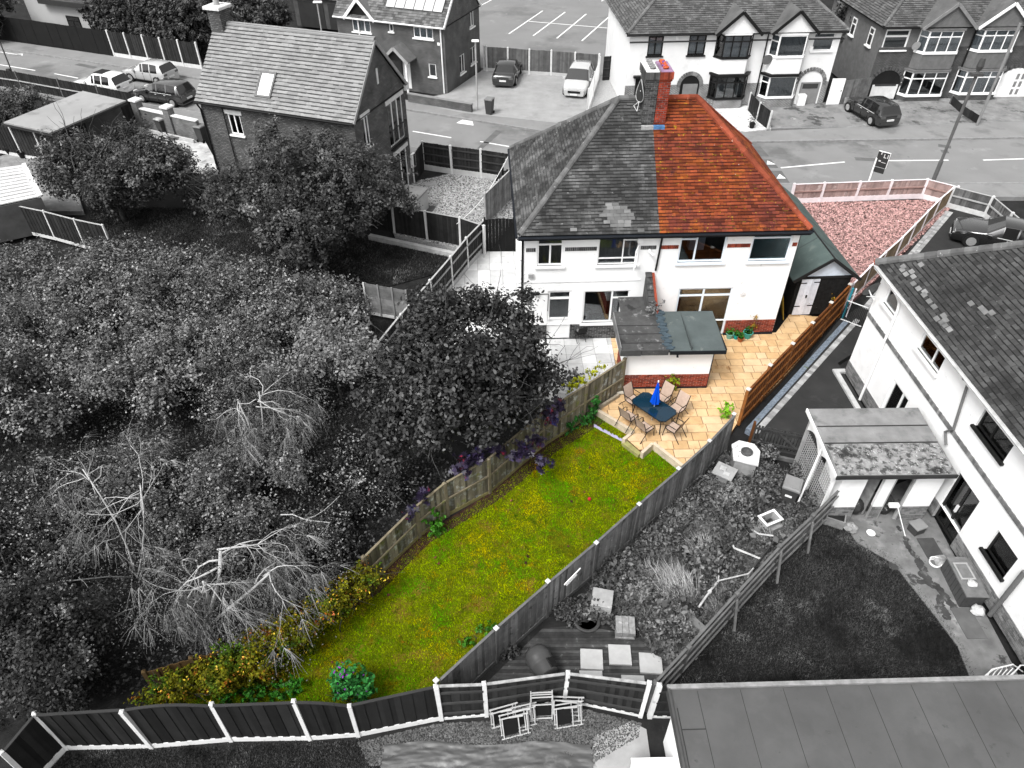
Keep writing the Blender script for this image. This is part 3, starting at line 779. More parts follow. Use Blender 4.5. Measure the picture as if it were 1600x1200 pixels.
# --- roof
def hip_pts(root, left):
    x0, x1, y0, y1 = -OV, WID + OV, -OV, DEP + OV
    rx0, rx1, ry = x0 + hipx, x1 - hipx, half_y
    return x0, x1, y0, y1, rx0, rx1, ry
x0, x1, y0, y1, rx0, rx1, ry = hip_pts(hl, True)
XP = 5.18
def patch(uu, vv): return False
roofl = MB().box(x0 + .1, y0 + .1, EZ - .09, XP, y1 - .1, EZ - .03).build('roof', m_under, hl)
roofr = MB().box(XP, y0 + .1, EZ - .09, x1 - .1, y1 - .1, EZ - .03).build('roof', m_under, hr)
tiles(roofl, [(x0, y0, EZ), (XP, y0, EZ), (XP, ry, RZ), (rx0, ry, RZ)], (x0, y0, EZ), (XP, y0, EZ), .27, .135, m_tile_g, m_tile_gp, m_under, 300, moss_shade=m_moss_shade_g)
tiles(roofl, [(x0, y1, EZ), (x0, y0, EZ), (rx0, ry, RZ)], (x0, y1, EZ), (x0, y0, EZ), .27, .135, m_tile_g, m_tile_gp, m_under, 0, moss_shade=m_moss_shade_g)
tiles(roofl, [(XP, y1, EZ), (x0, y1, EZ), (rx0, ry, RZ), (XP, ry, RZ)], (XP, y1, EZ), (x0, y1, EZ), .27, .135, m_tile_g, m_tile_gp, m_under, 0, moss_shade=m_moss_shade_g)
tiles(roofr, [(XP, y0, EZ), (x1, y0, EZ), (rx1, ry, RZ), (XP, ry, RZ)], (XP, y0, EZ), (x1, y0, EZ), .27, .135, m_tile_r, m_tile_rp, m_under, 300, moss_shade=m_moss_shade_r)
tiles(roofr, [(x1, y0, EZ), (x1, y1, EZ), (rx1, ry, RZ)], (x1, y0, EZ), (x1, y1, EZ), .27, .135, m_tile_r, m_tile_rp, m_under, 0, moss_shade=m_moss_shade_r)
tiles(roofr, [(x1, y1, EZ), (XP, y1, EZ), (XP, ry, RZ), (rx1, ry, RZ)], (x1, y1, EZ), (XP, y1, EZ), .27, .135, m_tile_r, m_tile_rp, m_under, 0, moss_shade=m_moss_shade_r)
dn = .03
ridge(roofl, (x0 + .05, y0 + .05, EZ + dn), (rx0, ry, RZ + dn), m_ridge_g, .13)
ridge(roofl, (x0 + .05, y1 - .05, EZ + dn), (rx0, ry, RZ + dn), m_ridge_g, .12)
ridge(roofl, (rx0, ry, RZ + dn + .02), (5.0, ry, RZ + dn + .02), m_ridge_g, .12)
ridge(roofr, (x1 - .05, y0 + .05, EZ + dn), (rx1, ry, RZ + dn), m_ridge_r, .13)
ridge(roofr, (x1 - .05, y1 - .05, EZ + dn), (rx1, ry, RZ + dn), m_ridge_r, .12)
ridge(roofr, (5.6, ry, RZ + dn + .02), (rx1, ry, RZ + dn + .02), m_ridge_r, .12)
# replaced pale tiles on the grey slope
sl = math.atan2(RZ - EZ, ry - y0)
pm = MB()
for (uu, vv, nn) in ((3.55, .28, 3), (3.3, .42, 4), (3.45, .56, 4), (3.15, .7, 5), (3.3, .84, 4), (3.45, .98, 3), (3.4, 1.12, 2), (2.0, .14, 1), (4.6, .06, 1)):
    for k in range(nn):
        a = uu + k * .27 - .27; yb = y0 + vv * math.cos(sl); zb = EZ + vv * math.sin(sl)
        T = Matrix.Translation((a, yb, zb)) @ Matrix.Rotation(sl, 4, 'X')
        pm.box(.004, 0, .03, .262, .135, .058, T)
stuff(pm.build('pale_tiles', M('pale_tile', g(.135), .9, .2, 2, rnd=.3), roofl))
# fascia, gutters and pipes
for root, a, b in ((hl, x0, XP), (hr, XP, x1)):
    MB().box(a, y0 - .02, EZ - .2, b, y0 + .02, EZ - .02).build('fascia', m_gutter, root)
    MB().box(a, y0 + .02, EZ - .2, b, .0, EZ - .17).build('soffit', m_upvc if root is hl else m_gutter, root)
    gm = MB(); gm.tube([(a, y0 - .07, EZ - .06), (b, y0 - .07, EZ - .06)], .055, 7); gm.build('gutter', m_gutter, root)
MB().tube([(x0 - .06, y0, EZ - .06), (x0 - .06, y1, EZ - .06)], .05, 6).build('gutter', m_gutter, hl)
MB().tube([(x1 + .06, y0, EZ - .06), (x1 + .06, y1, EZ - .06)], .05, 6).build('gutter', m_gutter, hr)
MB().tube([(PARTY + .2, y0 - .07, EZ - .08), (PARTY + .05, -.06, EZ - .3), (PARTY - .02, -.06, 3.4)], .04, 7).build('downpipe', m_black, hl)
MB().tube([(x0 - .06, .3, EZ - .1), (-.07, .3, EZ - .35), (-.07, .3, 0)], .045, 7).build('downpipe', m_black, hl)
MB().tube([(x0 - .02, .05, EZ - .3), (-.06, .05, EZ - .4), (-.06, .05, 0)], .035, 7).build('downpipe', m_black, hl)
MB().box(WID, -.012, 0, WID + .02, .03, EZ - .2).build('corner_trim', m_black, hr)
MB().tube([(-.05, 2.3, 3.6), (-.05, 1.6, 3.0)], .1, 8).build('white_duct', m_upvc, hl)
# chimney shared by both, each half with its own house
def chimney(root, mat, matp, mort, x0, x1, pots, potm, capm, side):
    y0c, y1c = 3.05, 4.15; zb, zt = 8.0, 10.15
    ch_ = MB().box(x0 + .015, y0c + .015, zb, x1 - .015, y1c - .015, zt).build('chimney', mort, root)
    brickwork(ch_, x0, y0c, zb, x1, zt - .32, matp, mort, deep=.05, back=False, pieces=300, gap=.022, h=.085)
    s = 0 if side < 0 else 1
    T = Matrix.Translation((x0, y1c, 0)) @ Matrix.Rotation(R(-90), 4, 'Z') if side < 0 else Matrix.Translation((x1, y0c, 0)) @ Matrix.Rotation(R(90), 4, 'Z')
    brickwork(ch_, 0.0, 0.0, zb, y1c - y0c, zt - .32, matp, mort, deep=.05, back=False, pieces=300, M_=T, gap=.022, h=.085)
    o0 = .07
    bx0, bx1 = (x0 - o0, x1) if side < 0 else (x0, x1 + o0)
    MB().box(bx0 + .03 * (side < 0), y0c - .035, zt - .34, bx1 - .03 * (side > 0), y1c + .035, zt - .262).build('corbel', mat, ch_)
    n = round((bx1 - bx0) / .075); w = (bx1 - bx0) / n
    sm = MB()
    for k in range(n): sm.box(bx0 + k * w + .004, y0c - .07, zt - .26, bx0 + (k + 1) * w - .004, y0c + .05, zt)
    n2 = round((y1c - y0c + .14) / .075); w2_ = (y1c - y0c + .14) / n2; xs = bx0 if side < 0 else bx1
    for k in range(n2): sm.box(min(xs, xs - side * .12) , y0c - .07 + k * w2_ + .004 + .001, zt - .259, max(xs, xs - side * .12), y0c - .07 + (k + 1) * w2_ - .004, zt - .001)
    stuff(sm.build('soldier_course', mat, ch_))
    fl = MB(); fl.prism([(bx0 + .03, y0c - .05), (bx1 - .03, y0c - .05), (bx1 - .03, y1c + .05), (bx0 + .03, y1c + .05)], zt - .02, zt + .07, .05); fl.build('flaunching', capm, ch_)
    for (px, py) in pots:
        pt = MB(); pt.lathe([(.105, zt), (.1, zt + .1), (.115, zt + .11), (.115, zt + .15), (.085, zt + .15), (.08, zt + .02)], 16, (px, py, 0)); pt.build('chimney_pot', potm, ch_, smooth=True)
    return ch_
cl = chimney(hl, m_brick_g, m_brick_gp, m_mortar, 4.72, 5.2, [(4.94, 3.2), (4.94, 3.46), (4.94, 3.72), (4.94, 3.98)], M('grey_pot', g(.2), .8, .3, 4), M('white_flaunch', g(.6), .9, .3, 3, spots=[(g(.1), 3, .6, .65)]), -1)
cr = chimney(hr, m_brick_r, m_brick_rp, m_mortar, 5.204, 5.66, [(5.43, 3.2), (5.43, 3.46), (5.43, 3.72), (5.43, 3.98)], M('clay_pot', (.4, .08, .03), .8, .3, 6, spots=[((.1, .06, .25), 4, .55, .62)]), M('purple_flaunch', (.25, .16, .25), .9, .3, 3), 1)
zf = EZ + (3.05 - y0) * math.tan(sl)
MB().box(5.18, 2.86, zf - .2, 5.62, 3.06, zf + .03).build('flashing', M('blue_lead', (.07, .17, .34), .6, .3, 5), cr)
MB().box(4.7, 2.86, zf - .2, 5.175, 3.06, zf + .03).build('flashing', M('grey_lead', g(.3), .6, .3, 5), cl)
# satellite dish on the chimney
sd = thing('satellite_dish', 'wire satellite dish ring fixed to the grey side of the chimney', 'satellite dish', (4.95, 28.33, 9.35), R(20))
rg = [(0, .08 * math.sin(t) * 0, 0) for t in range(1)]
pts = [(.05 * math.sin(2 * t), .26 * math.cos(t), .42 * math.sin(t)) for t in [2 * math.pi * k / 20 for k in range(21)]]
MB().tube(pts, .018, 6).build('rim', M('dish_rim', g(.35), .5), sd)
dm = MB(); n = 16
dv = [(.02, .0, 0)] + [(.05 * math.sin(2 * t) , .25 * math.cos(t), .41 * math.sin(t)) for t in [2 * math.pi * k / n for k in range(n)]]
dm.add(dv, [(0, 1 + k, 1 + (k + 1) % n) for k in range(n)]); dm.build('dish', M('dark_mesh', g(.03), .7), sd)
MB().tube([(.0, 0, 0), (.35, .0, .0)], .02, 6).tube([(0, 0, -.4), (-.25, -.35, -.62), (-.1, .2, -.62), (0, 0, -.4)], .018, 5).build('bracket', M('pale_metal', g(.6), .5), sd)

# --- rear outhouse shared by the pair: grey half and coloured half
ex = thing('outhouse', 'white brick-footed outhouse behind the pair, flat roof half grey felt half green', 'outhouse', (4.42, 21.58, 0), R(1.2))
EW, ED, EH = 3.36, 1.75, 2.0
mb = MB(); mb.box(0, .0, .72, EW, ED, EH); mb.build('wall', m_white, ex)
brickwork(ex, 0, -.012, .08, EW, .72, m_brick_r, m_mortar_r, deep=.1)
MB().box(0.01, .06, 0, EW - .01, ED, .72).build('footing', m_brick_r, ex)
brickwork(ex, 0, 0, .08, ED, .72, m_brick_r, m_mortar_r, deep=.05, back=False, M_=Matrix.Translation((EW, 0, 0)) @ Matrix.Rotation(R(90), 4, 'Z'))
MB().box(-.01, -.03, 0, EW + .012, .03, .08).build('damp_course', M('bitumen', (.012, .014, .02), .7), ex)
MB().box(EW - .012, -.02, .08, EW + .02, .012, EH).build('corner_trim', M('bitumen', (.012, .014, .02), .7), ex)
zA, zB = 2.05, 2.22
def slab_sl(x0, x1, y0, y1, t, mat, nm, dz=0):
    z = lambda y: zA + (zB - zA) * (y - y0r) / (y1r - y0r)
    y0r, y1r = -.3, ED + .25
    return MB().add([(x0, y0, z(y0) + dz), (x1, y0, z(y0) + dz), (x1, y1, z(y1) + dz), (x0, y1, z(y1) + dz), (x0, y0, z(y0) + t + dz), (x1, y0, z(y0) + t + dz), (x1, y1, z(y1) + t + dz), (x0, y1, z(y1) + t + dz)], BOXF).build(nm, mat, ex)
rl = slab_sl(-.3, 1.55, -.3, ED + .25, .12, m_felt_d, 'grey_roof_half')
rr = slab_sl(1.55, EW + .3, -.33, ED + .25, .1, m_felt, 'green_roof_half')
for k, yy in enumerate((.1, .62, 1.12)):
    z = zA + .12 + (zB - zA) * (yy + .3) / (ED + .55)
    MB().box(-.28, yy, z - .01, 1.3, yy + .03, z + .015).build('felt_lap', M('felt_edge', g(.03), .9), rl)
MB().box(2.35, -.3, zA + .092, 2.38, ED + .2, zB + .1).build('felt_lap', M('green_felt_edge', (.06, .07, .07), .9), rr)
um = MB()
for k in range(26):
    yy = -.28 + k * .09; xx = 1.52 + .07 * math.sin(k * 1.7) + random.uniform(-.05, .05)
    z = zA + .13 + (zB - zA) * (yy + .3) / (ED + .55)
    um.box(xx - .16, yy, z - .02, xx + .12, yy + .085, z + random.uniform(.02, .045))
um.build('torn_flashing', M('blue_grey_flashing', (.05, .07, .085), .8, .3, 5), rl)
for yy, hh in ((-.36, .16),):
    MB().box(-.32, yy, zA - .1, .45, yy + .09, zA + hh).box(.47, yy + .03, zA - .1, 1.5, yy + .12, zA + hh - .02).build('fascia', m_felt_d, rl)
MB().box(1.55, -.37, zA - .06, EW + .33, -.33, zA + .09).box(EW + .3, -.33, zA - .05, EW + .34, ED + .25, zA + .16).build('fascia', M('black_trim', (.01, .012, .015), .6), rr)
MB().box(-.34, -.3, zA - .12, -.3, ED + .25, zB + .1).build('fascia', M('old_board', g(.16), .9, .3), rl)
MB().box(.7, .1, zA + .12, .86, .22, zA + .22).box(.88, .2, zA + .13, 1.06, .33, zA + .2).build('loose_brick', M('grey_brick_piece', g(.07)), rl)
MB().tube([(1.9, -.05, 1.9), (1.9, -.2, 1.86), (1.9, -.22, 1.76)], .05, 8).build('security_lamp', m_gutter, ex)
MB().tube([(.1, -.02, 1.72), (.9, -.02, 1.78), (1.85, -.02, 1.92)], .012, 4).build('cable', M('pale_cable', (.4, .5, .5), .6), ex)
# dividing wall from the house down to the outhouse, and the small lean-to against it
dw = thing('dividing_wall', 'weathered brick dividing wall sloping from the house down to the outhouse roof', 'wall', (5.72, 23.35, 0), R(2.4))
mb = MB(); mb.add([(-.22, 0, 0), (0, 0, 0), (0, 1.6, 0), (-.22, 1.6, 0), (-.22, 0, 2.3), (0, 0, 2.3), (0, 1.6, 3.3), (-.22, 1.6, 3.3)], BOXF); mb.build('grey_face', m_brick_g, dw)
mb = MB(); mb.add([(0.001, 0, 0), (.13, 0, 0), (.13, 1.6, 0), (0.001, 1.6, 0), (0.001, 0, 2.3), (.13, 0, 2.3), (.13, 1.6, 3.3), (0.001, 1.6, 3.3)], BOXF); mb.build('red_face', m_brick_r, dw)
cp = MB()
for k in range(7): cp.bar((-.12, k * .23, 2.33 + k * .1437), (-.12, k * .23 + .21, 2.46 + k * .1437), .26, .06)
cp.build('coping', m_felt_d, dw)
le = thing('lean_to', 'small grey sloping lean-to roof between the dark window and the outhouse', 'lean-to', (4.55, 23.6, 0), R(2.4))
MB().box(0, 0, 0, .98, 1.25, 1.7).build('wall', m_white, le)
MB().add([(-.1, -.1, 1.75), (1.0, -.1, 1.75), (1.0, 1.2, 2.15), (-.1, 1.2, 2.15), (-.1, -.1, 1.81), (1.0, -.1, 1.81), (1.0, 1.2, 2.21), (-.1, 1.2, 2.21)], BOXF).build('roof', m_felt_d, le)

# ================================================================ right-hand white house, roof towards the camera
AR = R(-87.6)
rn = thing('white_house', 'large white rendered house at the right edge with a patched dark slate roof', 'house', (13.69, 22.62, 0), AR)
RL, RD, PIT = 13.6, 7.6, .82
ro = .27
u1 = (0.59, 3.87, 1.53, 4.92); u2 = (3.29, 3.84, 4.71, 4.97); u3 = (7.08, 3.83, 8.58, 4.94)
l0 = (2.91, 0.86, 5.16, 2.11); l1 = (7.46, 0.28, 8.78, 2.18); l2 = (9.67, 1.22, 10.69, 2.15)
tt = (4.08, 2.23)
l0 = (l0[0], 0.05, tt[0], l0[3])
t2 = (8.66, 2.19); l1 = (l1[0], .02, t2[0], l1[3])
mb = MB(); wall_holes(mb, 0, .62, RL, 5.0, [u1, u2, u3, (l0[0], .62, l0[2], l0[3]), (l1[0], .62, l1[2], l1[3]), l2], .14)
mb.add([(0, 0, 0), (0, RD, 0), (0, RD, 5), (0, 0, 5)], [(0, 1, 2, 3)])
mb.build('wall', m_white, rn)
MB().box(.02, 2.2, 0, RL, 2.25, 5).box(.02, .3, 2.45, RL, 2.2, 2.5).build('inner_wall', m_room, rn)
m_brick_mid = M('mid_grey_brick', g(.16), .9, .3, 3, rnd=.35, bump=.4, bs=40)
for a, b in ((0, l0[0]), (l0[2], l1[0]), (l1[2], RL)):
    brickwork(rn, a, -.02, 0.0, b, .62, m_brick_mid, m_mortar, deep=.12)
mb = MB(); n = int(RL / .11)
for k in range(n): mb.box(k * .11 + .004, -.035, 2.86, (k + 1) * .11 - .004, .02, 3.02 + .01 * (k % 2))
stuff(mb.build('string_course', m_brick_mid, rn))
window(rn, *u1, [(0, 0, 1, .7), (0, .7, 1, 1)], m_upvc, m_glass, sill=m_upvc, boxed=M('grey_blind', g(.16)))
window(rn, *u2, [(0, 0, .62, 1), (.62, 0, 1, .66), (.62, .66, 1, 1)], m_upvc, m_glass, sill=m_upvc, curtain=m_curtain)
m_dframe = M('dark_frame', g(.012), .5)
window(rn, *u3, [(0, 0, .42, 1), (.42, 0, 1, 1)], m_dframe, m_glass, rec=.07, sill=m_dframe, curtain=m_curtain)
window(rn, *l0, [(0, 0, .62, .98), (.62, 0, 1, .5), (.62, .5, 1, .98)], m_upvc, m_glass, name='back_door', bar=.1, boxed=M('grey_blind', g(.16)))
f = window(rn, *l1, [(0, 0, .5, 1), (.5, 0, 1, 1)], m_dframe, m_glass, bar=.09, name='patio_door', rec=.07)
MB().box((l1[2] - l1[0]) * .48, .0, .95, (l1[2] - l1[0]) * .49, .07, 1.25).box((l1[2] - l1[0]) * .52, .0, .95, (l1[2] - l1[0]) * .53, .07, 1.25).build('door_handle', m_curtain, f)
window(rn, *l2, [(0, 0, 1, 1)], m_dframe, m_glass, rec=.08, sill=m_dframe)
# roof
m_tile_d = M('slate', g(.05), var=.3, vs=.9, rnd=.35, spots=[(g(.028), .5, .52, .66), (g(.12), 6, .66, .7)], **gt)
m_tile_dp = M('slate_piece', g(.05), var=.3, vs=.9, rnd=.35, per='object', spots=[(g(.028), .5, .52, .66), (g(.12), 6, .66, .7)], **gt)
hy = RD / 2; rz_ = 5 + PIT * (hy + ro)
roof = MB().box(-.1, -.1, 4.9, RL, RD, 4.96).build('roof', m_under, rn)
e0, e1 = (-ro, -ro, 5.0), (RL, -ro, 5.0)
tiles(roof, [e0, e1, (RL, hy, rz_), (-ro + hy + ro, hy, rz_)], e1, e0, .25, .15, m_tile_d, m_tile_dp, m_under, 0, thick=.022, lift=.03) if False else None
tiles(roof, [e0, e1, (RL, hy, rz_), (hy, hy, rz_)], e0, e1, .25, .15, m_tile_d, m_tile_dp, m_under, 300, thick=.022, lift=.035, jit=.006, moss_shade=m_moss_shade_g)
tiles(roof, [(-ro, RD + ro, 5), (-ro, -ro, 5), (hy, hy, rz_)], (-ro, RD + ro, 5), (-ro, -ro, 5), .25, .15, m_tile_d, m_tile_dp, m_under, 0)
MB().add([(-ro, RD + ro, 5), (RL, RD + ro, 5), (RL, hy, rz_), (hy, hy, rz_)], [(0, 1, 2, 3)]).build('far_slope', m_tile_d, roof)
ridge(roof, (-ro, -ro, 5.04), (hy, hy, rz_ + .04), m_ridge_g, .15, .42)
ridge(roof, (hy, hy, rz_ + .05), (RL, hy, rz_ + .05), m_ridge_g, .14, .42)
MB().tube([(-ro - .02, -ro - .02, 5.02), (-ro + .12, -ro + .12, 5.14)], .14, 8).build('hip_end', m_ridge_r, roof)
sp = math.atan(PIT)
pm = MB()
for (uu, vv) in ((0.94, 0.59), (1.30, 1.05), (1.34, 0.50), (1.63, 0.63), (1.93, 0.49), (2.26, 0.51), (2.54, 0.59), (2.65, 0.52), (3.02, 0.51), (3.35, 0.52), (3.98, 1.38), (4.37, 1.51), (4.55, 1.51), (4.72, 1.63), (3.89, 0.56), (4.10, 0.52), (4.12, 0.39), (4.27, 0.41), (3.87, 0.35), (4.52, 0.43), (1.37, 0.69), (1.05, 0.50)):
    T = Matrix.Translation((-ro + uu, -ro + vv * math.cos(sp), 5 + vv * math.sin(sp))) @ Matrix.Rotation(sp, 4, 'X')
    pm.box(-.11, -.06, .05, .11, .09, .068, T)
stuff(pm.build('pale_slates', M('pale_slate', g(.16), .85, .2, 3, rnd=.3), roof))
MB().box(-ro, -ro - .02, 4.8, RL, -ro + .02, 4.98).build('fascia', m_upvc, rn)
MB().box(-ro, -ro + .02, 4.8, RL, .0, 4.83).build('soffit', m_upvc, rn)
MB().tube([(-ro, -ro - .06, 4.95), (RL, -ro - .06, 4.95)], .05, 6).build('gutter', M('pale_gutter', g(.45), .6, .3), rn)
pu = (1.58, 5.08)[0]
MB().tube([(pu, -ro - .05, 4.9), (pu, -.09, 4.55), (pu + .1, -.09, 4.3), (pu + .12, -.09, 0)], .05, 7).build('downpipe', m_upvc, rn)
a, b = (6.13, 4.99), (6.26, 2.53)
MB().tube([(a[0], -ro - .05, 4.9), (a[0], -.08, 4.65), (b[0] + .25, -.08, 3.1), (b[0], -.08, 2.75), (b[0] + .3, -.08, 2.45)], .045, 7).build('downpipe', M('grey_pipe', g(.12), .6), rn)
b = (11.04, 1.69)
MB().tube([(b[0] + .1, -.1, 2.2), (b[0] + .1, -.1, .0)], .07, 9).build('soil_pipe', M('grey_pipe', g(.12), .6), rn)
m_ps = M('path_stone', g(.4), .85, .2, 4)
MB().box(-.1, -.5, -.02, 4.5, -.3, .09).box(-.1, -.3, -.02, .1, .0, .09).build('kerb_edging', m_ps, rn)
# dish on its corner
sd = thing('satellite_dish', 'dark round satellite dish on the corner of the right-hand white house', 'satellite dish', (13.55, 22.35, 3.9), R(200))
dm = MB(); n = 18; vs = [(0, 0, 0)]; fs = []
for j, (r_, d_) in enumerate(((.18, .015), (.36, .06))):
    for k in range(n): vs.append((r_ * math.cos(2 * math.pi * k / n), d_ + .0, r_ * math.sin(2 * math.pi * k / n)))
fs = [(0, 1 + k, 1 + (k + 1) % n) for k in range(n)] + [(1 + k, 1 + n + k, 1 + n + (k + 1) % n, 1 + (k + 1) % n) for k in range(n)]
o = dm.add([(v[0] + .05, v[1] - .35, v[2] + .1) for v in vs], fs).build('dish', M('dish_grey', g(.13), .5), sd); o.rotation_euler = (R(-20), 0, 0)
MB().tube([(0, 0, -.15), (.02, -.2, -.05), (.05, -.35, .1)], .025, 6).tube([(.05, -.33, -.2), (.05, .1, .05)], .015, 5).build('bracket', m_curtain, sd)

# porch / store built against it
pr = thing('lean_to_store', 'white flat-roofed store with a mossy felt roof against the right-hand house', 'outbuilding', (10.2, 15.12, ZG), R(.9))
PWX, PDY, PH = 3.5, 2.45, 2.5
def wallseg(mb, a, b, z0, z1): mb.box(a, 0, z0, b, .12, z1)
mb = MB()
for a, b in ((.25, 1.05), (1.62, 1.95), (2.62, PWX)): wallseg(mb, a, b, .75, PH)
mb.box(.25, .12, .75, .37, 1.2, PH)
mb.build('wall', m_white, pr)
for a, b in ((.25, 1.05), (1.62, 1.95), (2.62, PWX)): brickwork(pr, a, -.01, 0, b, .75, m_brick_mid, m_mortar, deep=.12)
MB().box(.3, PDY - .1, 0, PWX, PDY, PH).build('back_wall', M('plain_dark', g(.08)), pr)
MB().box(1.05, .05, 0, 1.1, .11, PH - .05).box(1.95, .03, 0, 2.02, .1, PH).box(2.55, .03, 0, 2.62, .1, PH).build('door_frame', M('grey_wood', g(.3), .8, .3), pr)
od = MB().box(0, 0, .1, .05, 1.0, 2.2).build('open_door', M('grey_door', g(.22), .8, .3, 4), pr, (1.58, .2, 0), R(25))
rf = MB().add([(-.2, -.3, PH), (PWX + .05, -.3, PH), (PWX + .05, PDY + .15, PH + .14), (-.2, PDY + .15, PH + .14), (-.2, -.3, PH + .1), (PWX + .05, -.3, PH + .1), (PWX + .05, PDY + .15, PH + .24), (-.2, PDY + .15, PH + .24)], BOXF).build('roof', M('mossy_felt', g(.2), .9, .2, 2, bump=.6, bs=70, spots=[(g(.12), .8, .5, .62)]), pr)
MB().add([(-.1, -.26, PH + .106), (PWX, -.26, PH + .106), (PWX, 1.0, PH + .182), (-.1, 1.0, PH + .182)], [(0, 1, 2, 3)]).build('moss_sheet', M('moss_crust', g(.22), .95, .35, 6, bump=1, bs=30, spots=[(g(.06), 5, .5, .58), (g(.03), .9, .55, .64), (g(.42), 9, .6, .66)]), rf)
MB().box(-.22, -.34, PH - .02, PWX + .05, -.3, PH + .13).build('fascia', M('dark_fascia', g(.03), .7), rf)
MB().add([(-.24, -.3, PH - .02), (-.2, -.3, PH - .02), (-.2, PDY + .15, PH + .12), (-.24, PDY + .15, PH + .12), (-.24, -.3, PH + .12), (-.2, -.3, PH + .12), (-.2, PDY + .15, PH + .26), (-.24, PDY + .15, PH + .26)], BOXF).build('verge_board', m_upvc, rf)
for k, yy in enumerate((1.02, 1.75)):
    MB().box(-.15, yy, PH + .185 + .042 * k, PWX, yy + .03, PH + .2 + .042 * k).build('felt_lap', M('felt_edge', g(.03), .9), rf)
# white trellis side
lt = MB()
def lattice(mb, x, y0, y1, z0, z1, s=.11):
    n = int((y1 - y0) / s)
    for k in range(n + 1): mb.box(x - .008, y0 + k * s - .009, z0, x + .008, y0 + k * s + .009, z1)
    n = int((z1 - z0) / s)
    for k in range(n + 1): mb.box(x + .009, y0, z0 + k * s - .009, x + .022, y1, z0 + k * s + .009)
lattice(lt, 0, .15, 1.25, .15, 1.9); lattice(lt, 0, 1.35, 2.4, .15, 1.9)
stuff(lt.build('trellis', M('grey_trellis', g(.33), .8, .2), pr))
for a, b in ((0.1, 1.3), (1.3, 2.5)):
    ar = MB()
    for k in range(8):
        t0, t1 = k / 8, (k + 1) / 8
        z0, z1 = 1.85 + .35 * math.sin(math.pi * t0), 1.85 + .35 * math.sin(math.pi * t1)
        y0_, y1_ = a + (b - a) * t0, a + (b - a) * t1
        ar.add([(-.04, y0_, z0), (.04, y0_, z0), (.04, y1_, z1), (-.04, y1_, z1), (-.04, y0_, PH), (.04, y0_, PH), (.04, y1_, PH + .05), (-.04, y1_, PH + .05)], BOXF)
    ar.build('arch_board', m_upvc, pr)
for yy in (.06, 1.28, 2.48): MB().box(-.045, yy - .04, 0, .045, yy + .04, PH).build('trellis_post', m_upvc if yy < 2 else M('grey_trellis', g(.33)), pr)
MB().tube([(-.06, 1.2, PH), (-.55, .55, .1)], .035, 6).build('drain_pipe', m_upvc, pr)

# outbuilding with the big felt roof, bottom right
ob = thing('flat_roof_outbuilding', 'low outbuilding with a wide seamed grey felt roof at the bottom right', 'outbuilding', (3.72, 8.12, ZG), R(1.6))
m_felt2 = M('seamed_felt', g(.085), .9, .15, .8, bump=.6, bs=110, spots=[(g(.115), .9, .52, .7), (g(.066), .45, .5, .7), (g(.06), 3.5, .64, .74), (g(.3), 22, .74, .76)])
MB().box(.2, -6, 0, 11, -.15, 2.55).build('wall', m_white, ob)
rf = MB().box(0, -6.2, 2.55, 11, 0, 2.68).build('roof', m_felt2, ob)
for k in range(10):
    sm = MB(); sx = .65 + k * 1.02
    sm.add([(sx, -6.2, 2.681), (sx + 1.012, -6.2, 2.681), (sx + 1.012, -.1, 2.681), (sx, -.1, 2.681), (sx, -6.2, 2.689), (sx + 1.012, -6.2, 2.684), (sx + 1.012, -.1, 2.684), (sx, -.1, 2.689)], BOXF)
    sm.build('felt_strip', m_felt2, rf)
    MB().box(sx - .012, -6.2, 2.68, sx, -.1, 2.6865).build('seam', M('felt_edge', g(.03), .9), rf)
MB().box(-.03, -.06, 2.5, 11, .0, 2.74).box(-.05, -.02, 2.66, 11, .05, 2.73).build('kerb_edge', M('grey_trim', g(.22), .8, .3, 4), rf)
MB().box(-.06, -6.2, 2.5, .0, -.06, 2.75).build('verge', M('dark_trim', g(.06), .8, .2), rf)
MB().box(.08, -6.2, 2.685, .1, -.5, 2.692).box(.1, -1.0, 2.685, .65, -.98, 2.692).build('seam', M('felt_edge', g(.03), .9), rf)
fz = thing('chest_freezer', 'white box with a ribbed lid beside the flat-roofed outbuilding wall', 'freezer', (2.95, 5.9, ZG), R(1.0))
MB().box(0, 0, 0, 1.05, 1.3, .85).build('body', m_upvc, fz)
ld = MB().cbox(-.03, -.03, .855, 1.08, 1.33, .93, .02).build('lid', m_upvc, fz)
for k in range(3): MB().box(0, .25 + k * .4, .93, 1.05, .27 + k * .4, .945).build('rib', m_curtain, ld)

# ================================================================ brick house with the pale slate roof, upper left
bh = thing('brick_house', 'dark brick house with pale slate roof, skylight and juliet balcony behind the trees', 'house', (-16.4, 37.64, 0), R(-19.3))
BL, BD, BE, BR_ = 9.22, 6.01, 5.65, 8.667
m_bhbrick = Mbrick('dark_house_brick', g(.15), g(.06), g(.045), h=.085, gap=.02)
m_stone = M('pale_stone', g(.6), .8, .12, 4)
w_a = (1.53, 4.09, 2.31, 5.17)
wx0, wx1, wy0, wy1 = .1, BL - .1, .2, BD - .2
mb = MB(); wall_holes(mb, wx0, -.2, wx1, BE, [(wx0 + w_a[0], w_a[1], wx0 + w_a[2], w_a[3])], .1, wy0); mb.build('front_wall', m_bhbrick, bh)
gl = [(3.43, 2.97, 5.22, 5.30), (3.72, 0.39, 5.17, 2.42), (0.77, 4.01, 1.43, 5.54)]
gl[1] = (gl[1][0], 0.0, gl[1][2], gl[1][3])
T = Matrix.Translation((wx1, wy0, 0)) @ Matrix.Rotation(R(90), 4, 'Z')
mb = MB(); GW = wy1 - wy0
wall_holes(mb, 0, -.2, GW, BE, gl, .1, 0.0, T)
mb.add([(0, 0, BE), (GW, 0, BE), (GW / 2, 0, BR_ - .12)], [(0, 1, 2)], T); mb.build('gable_wall', m_bhbrick, bh)
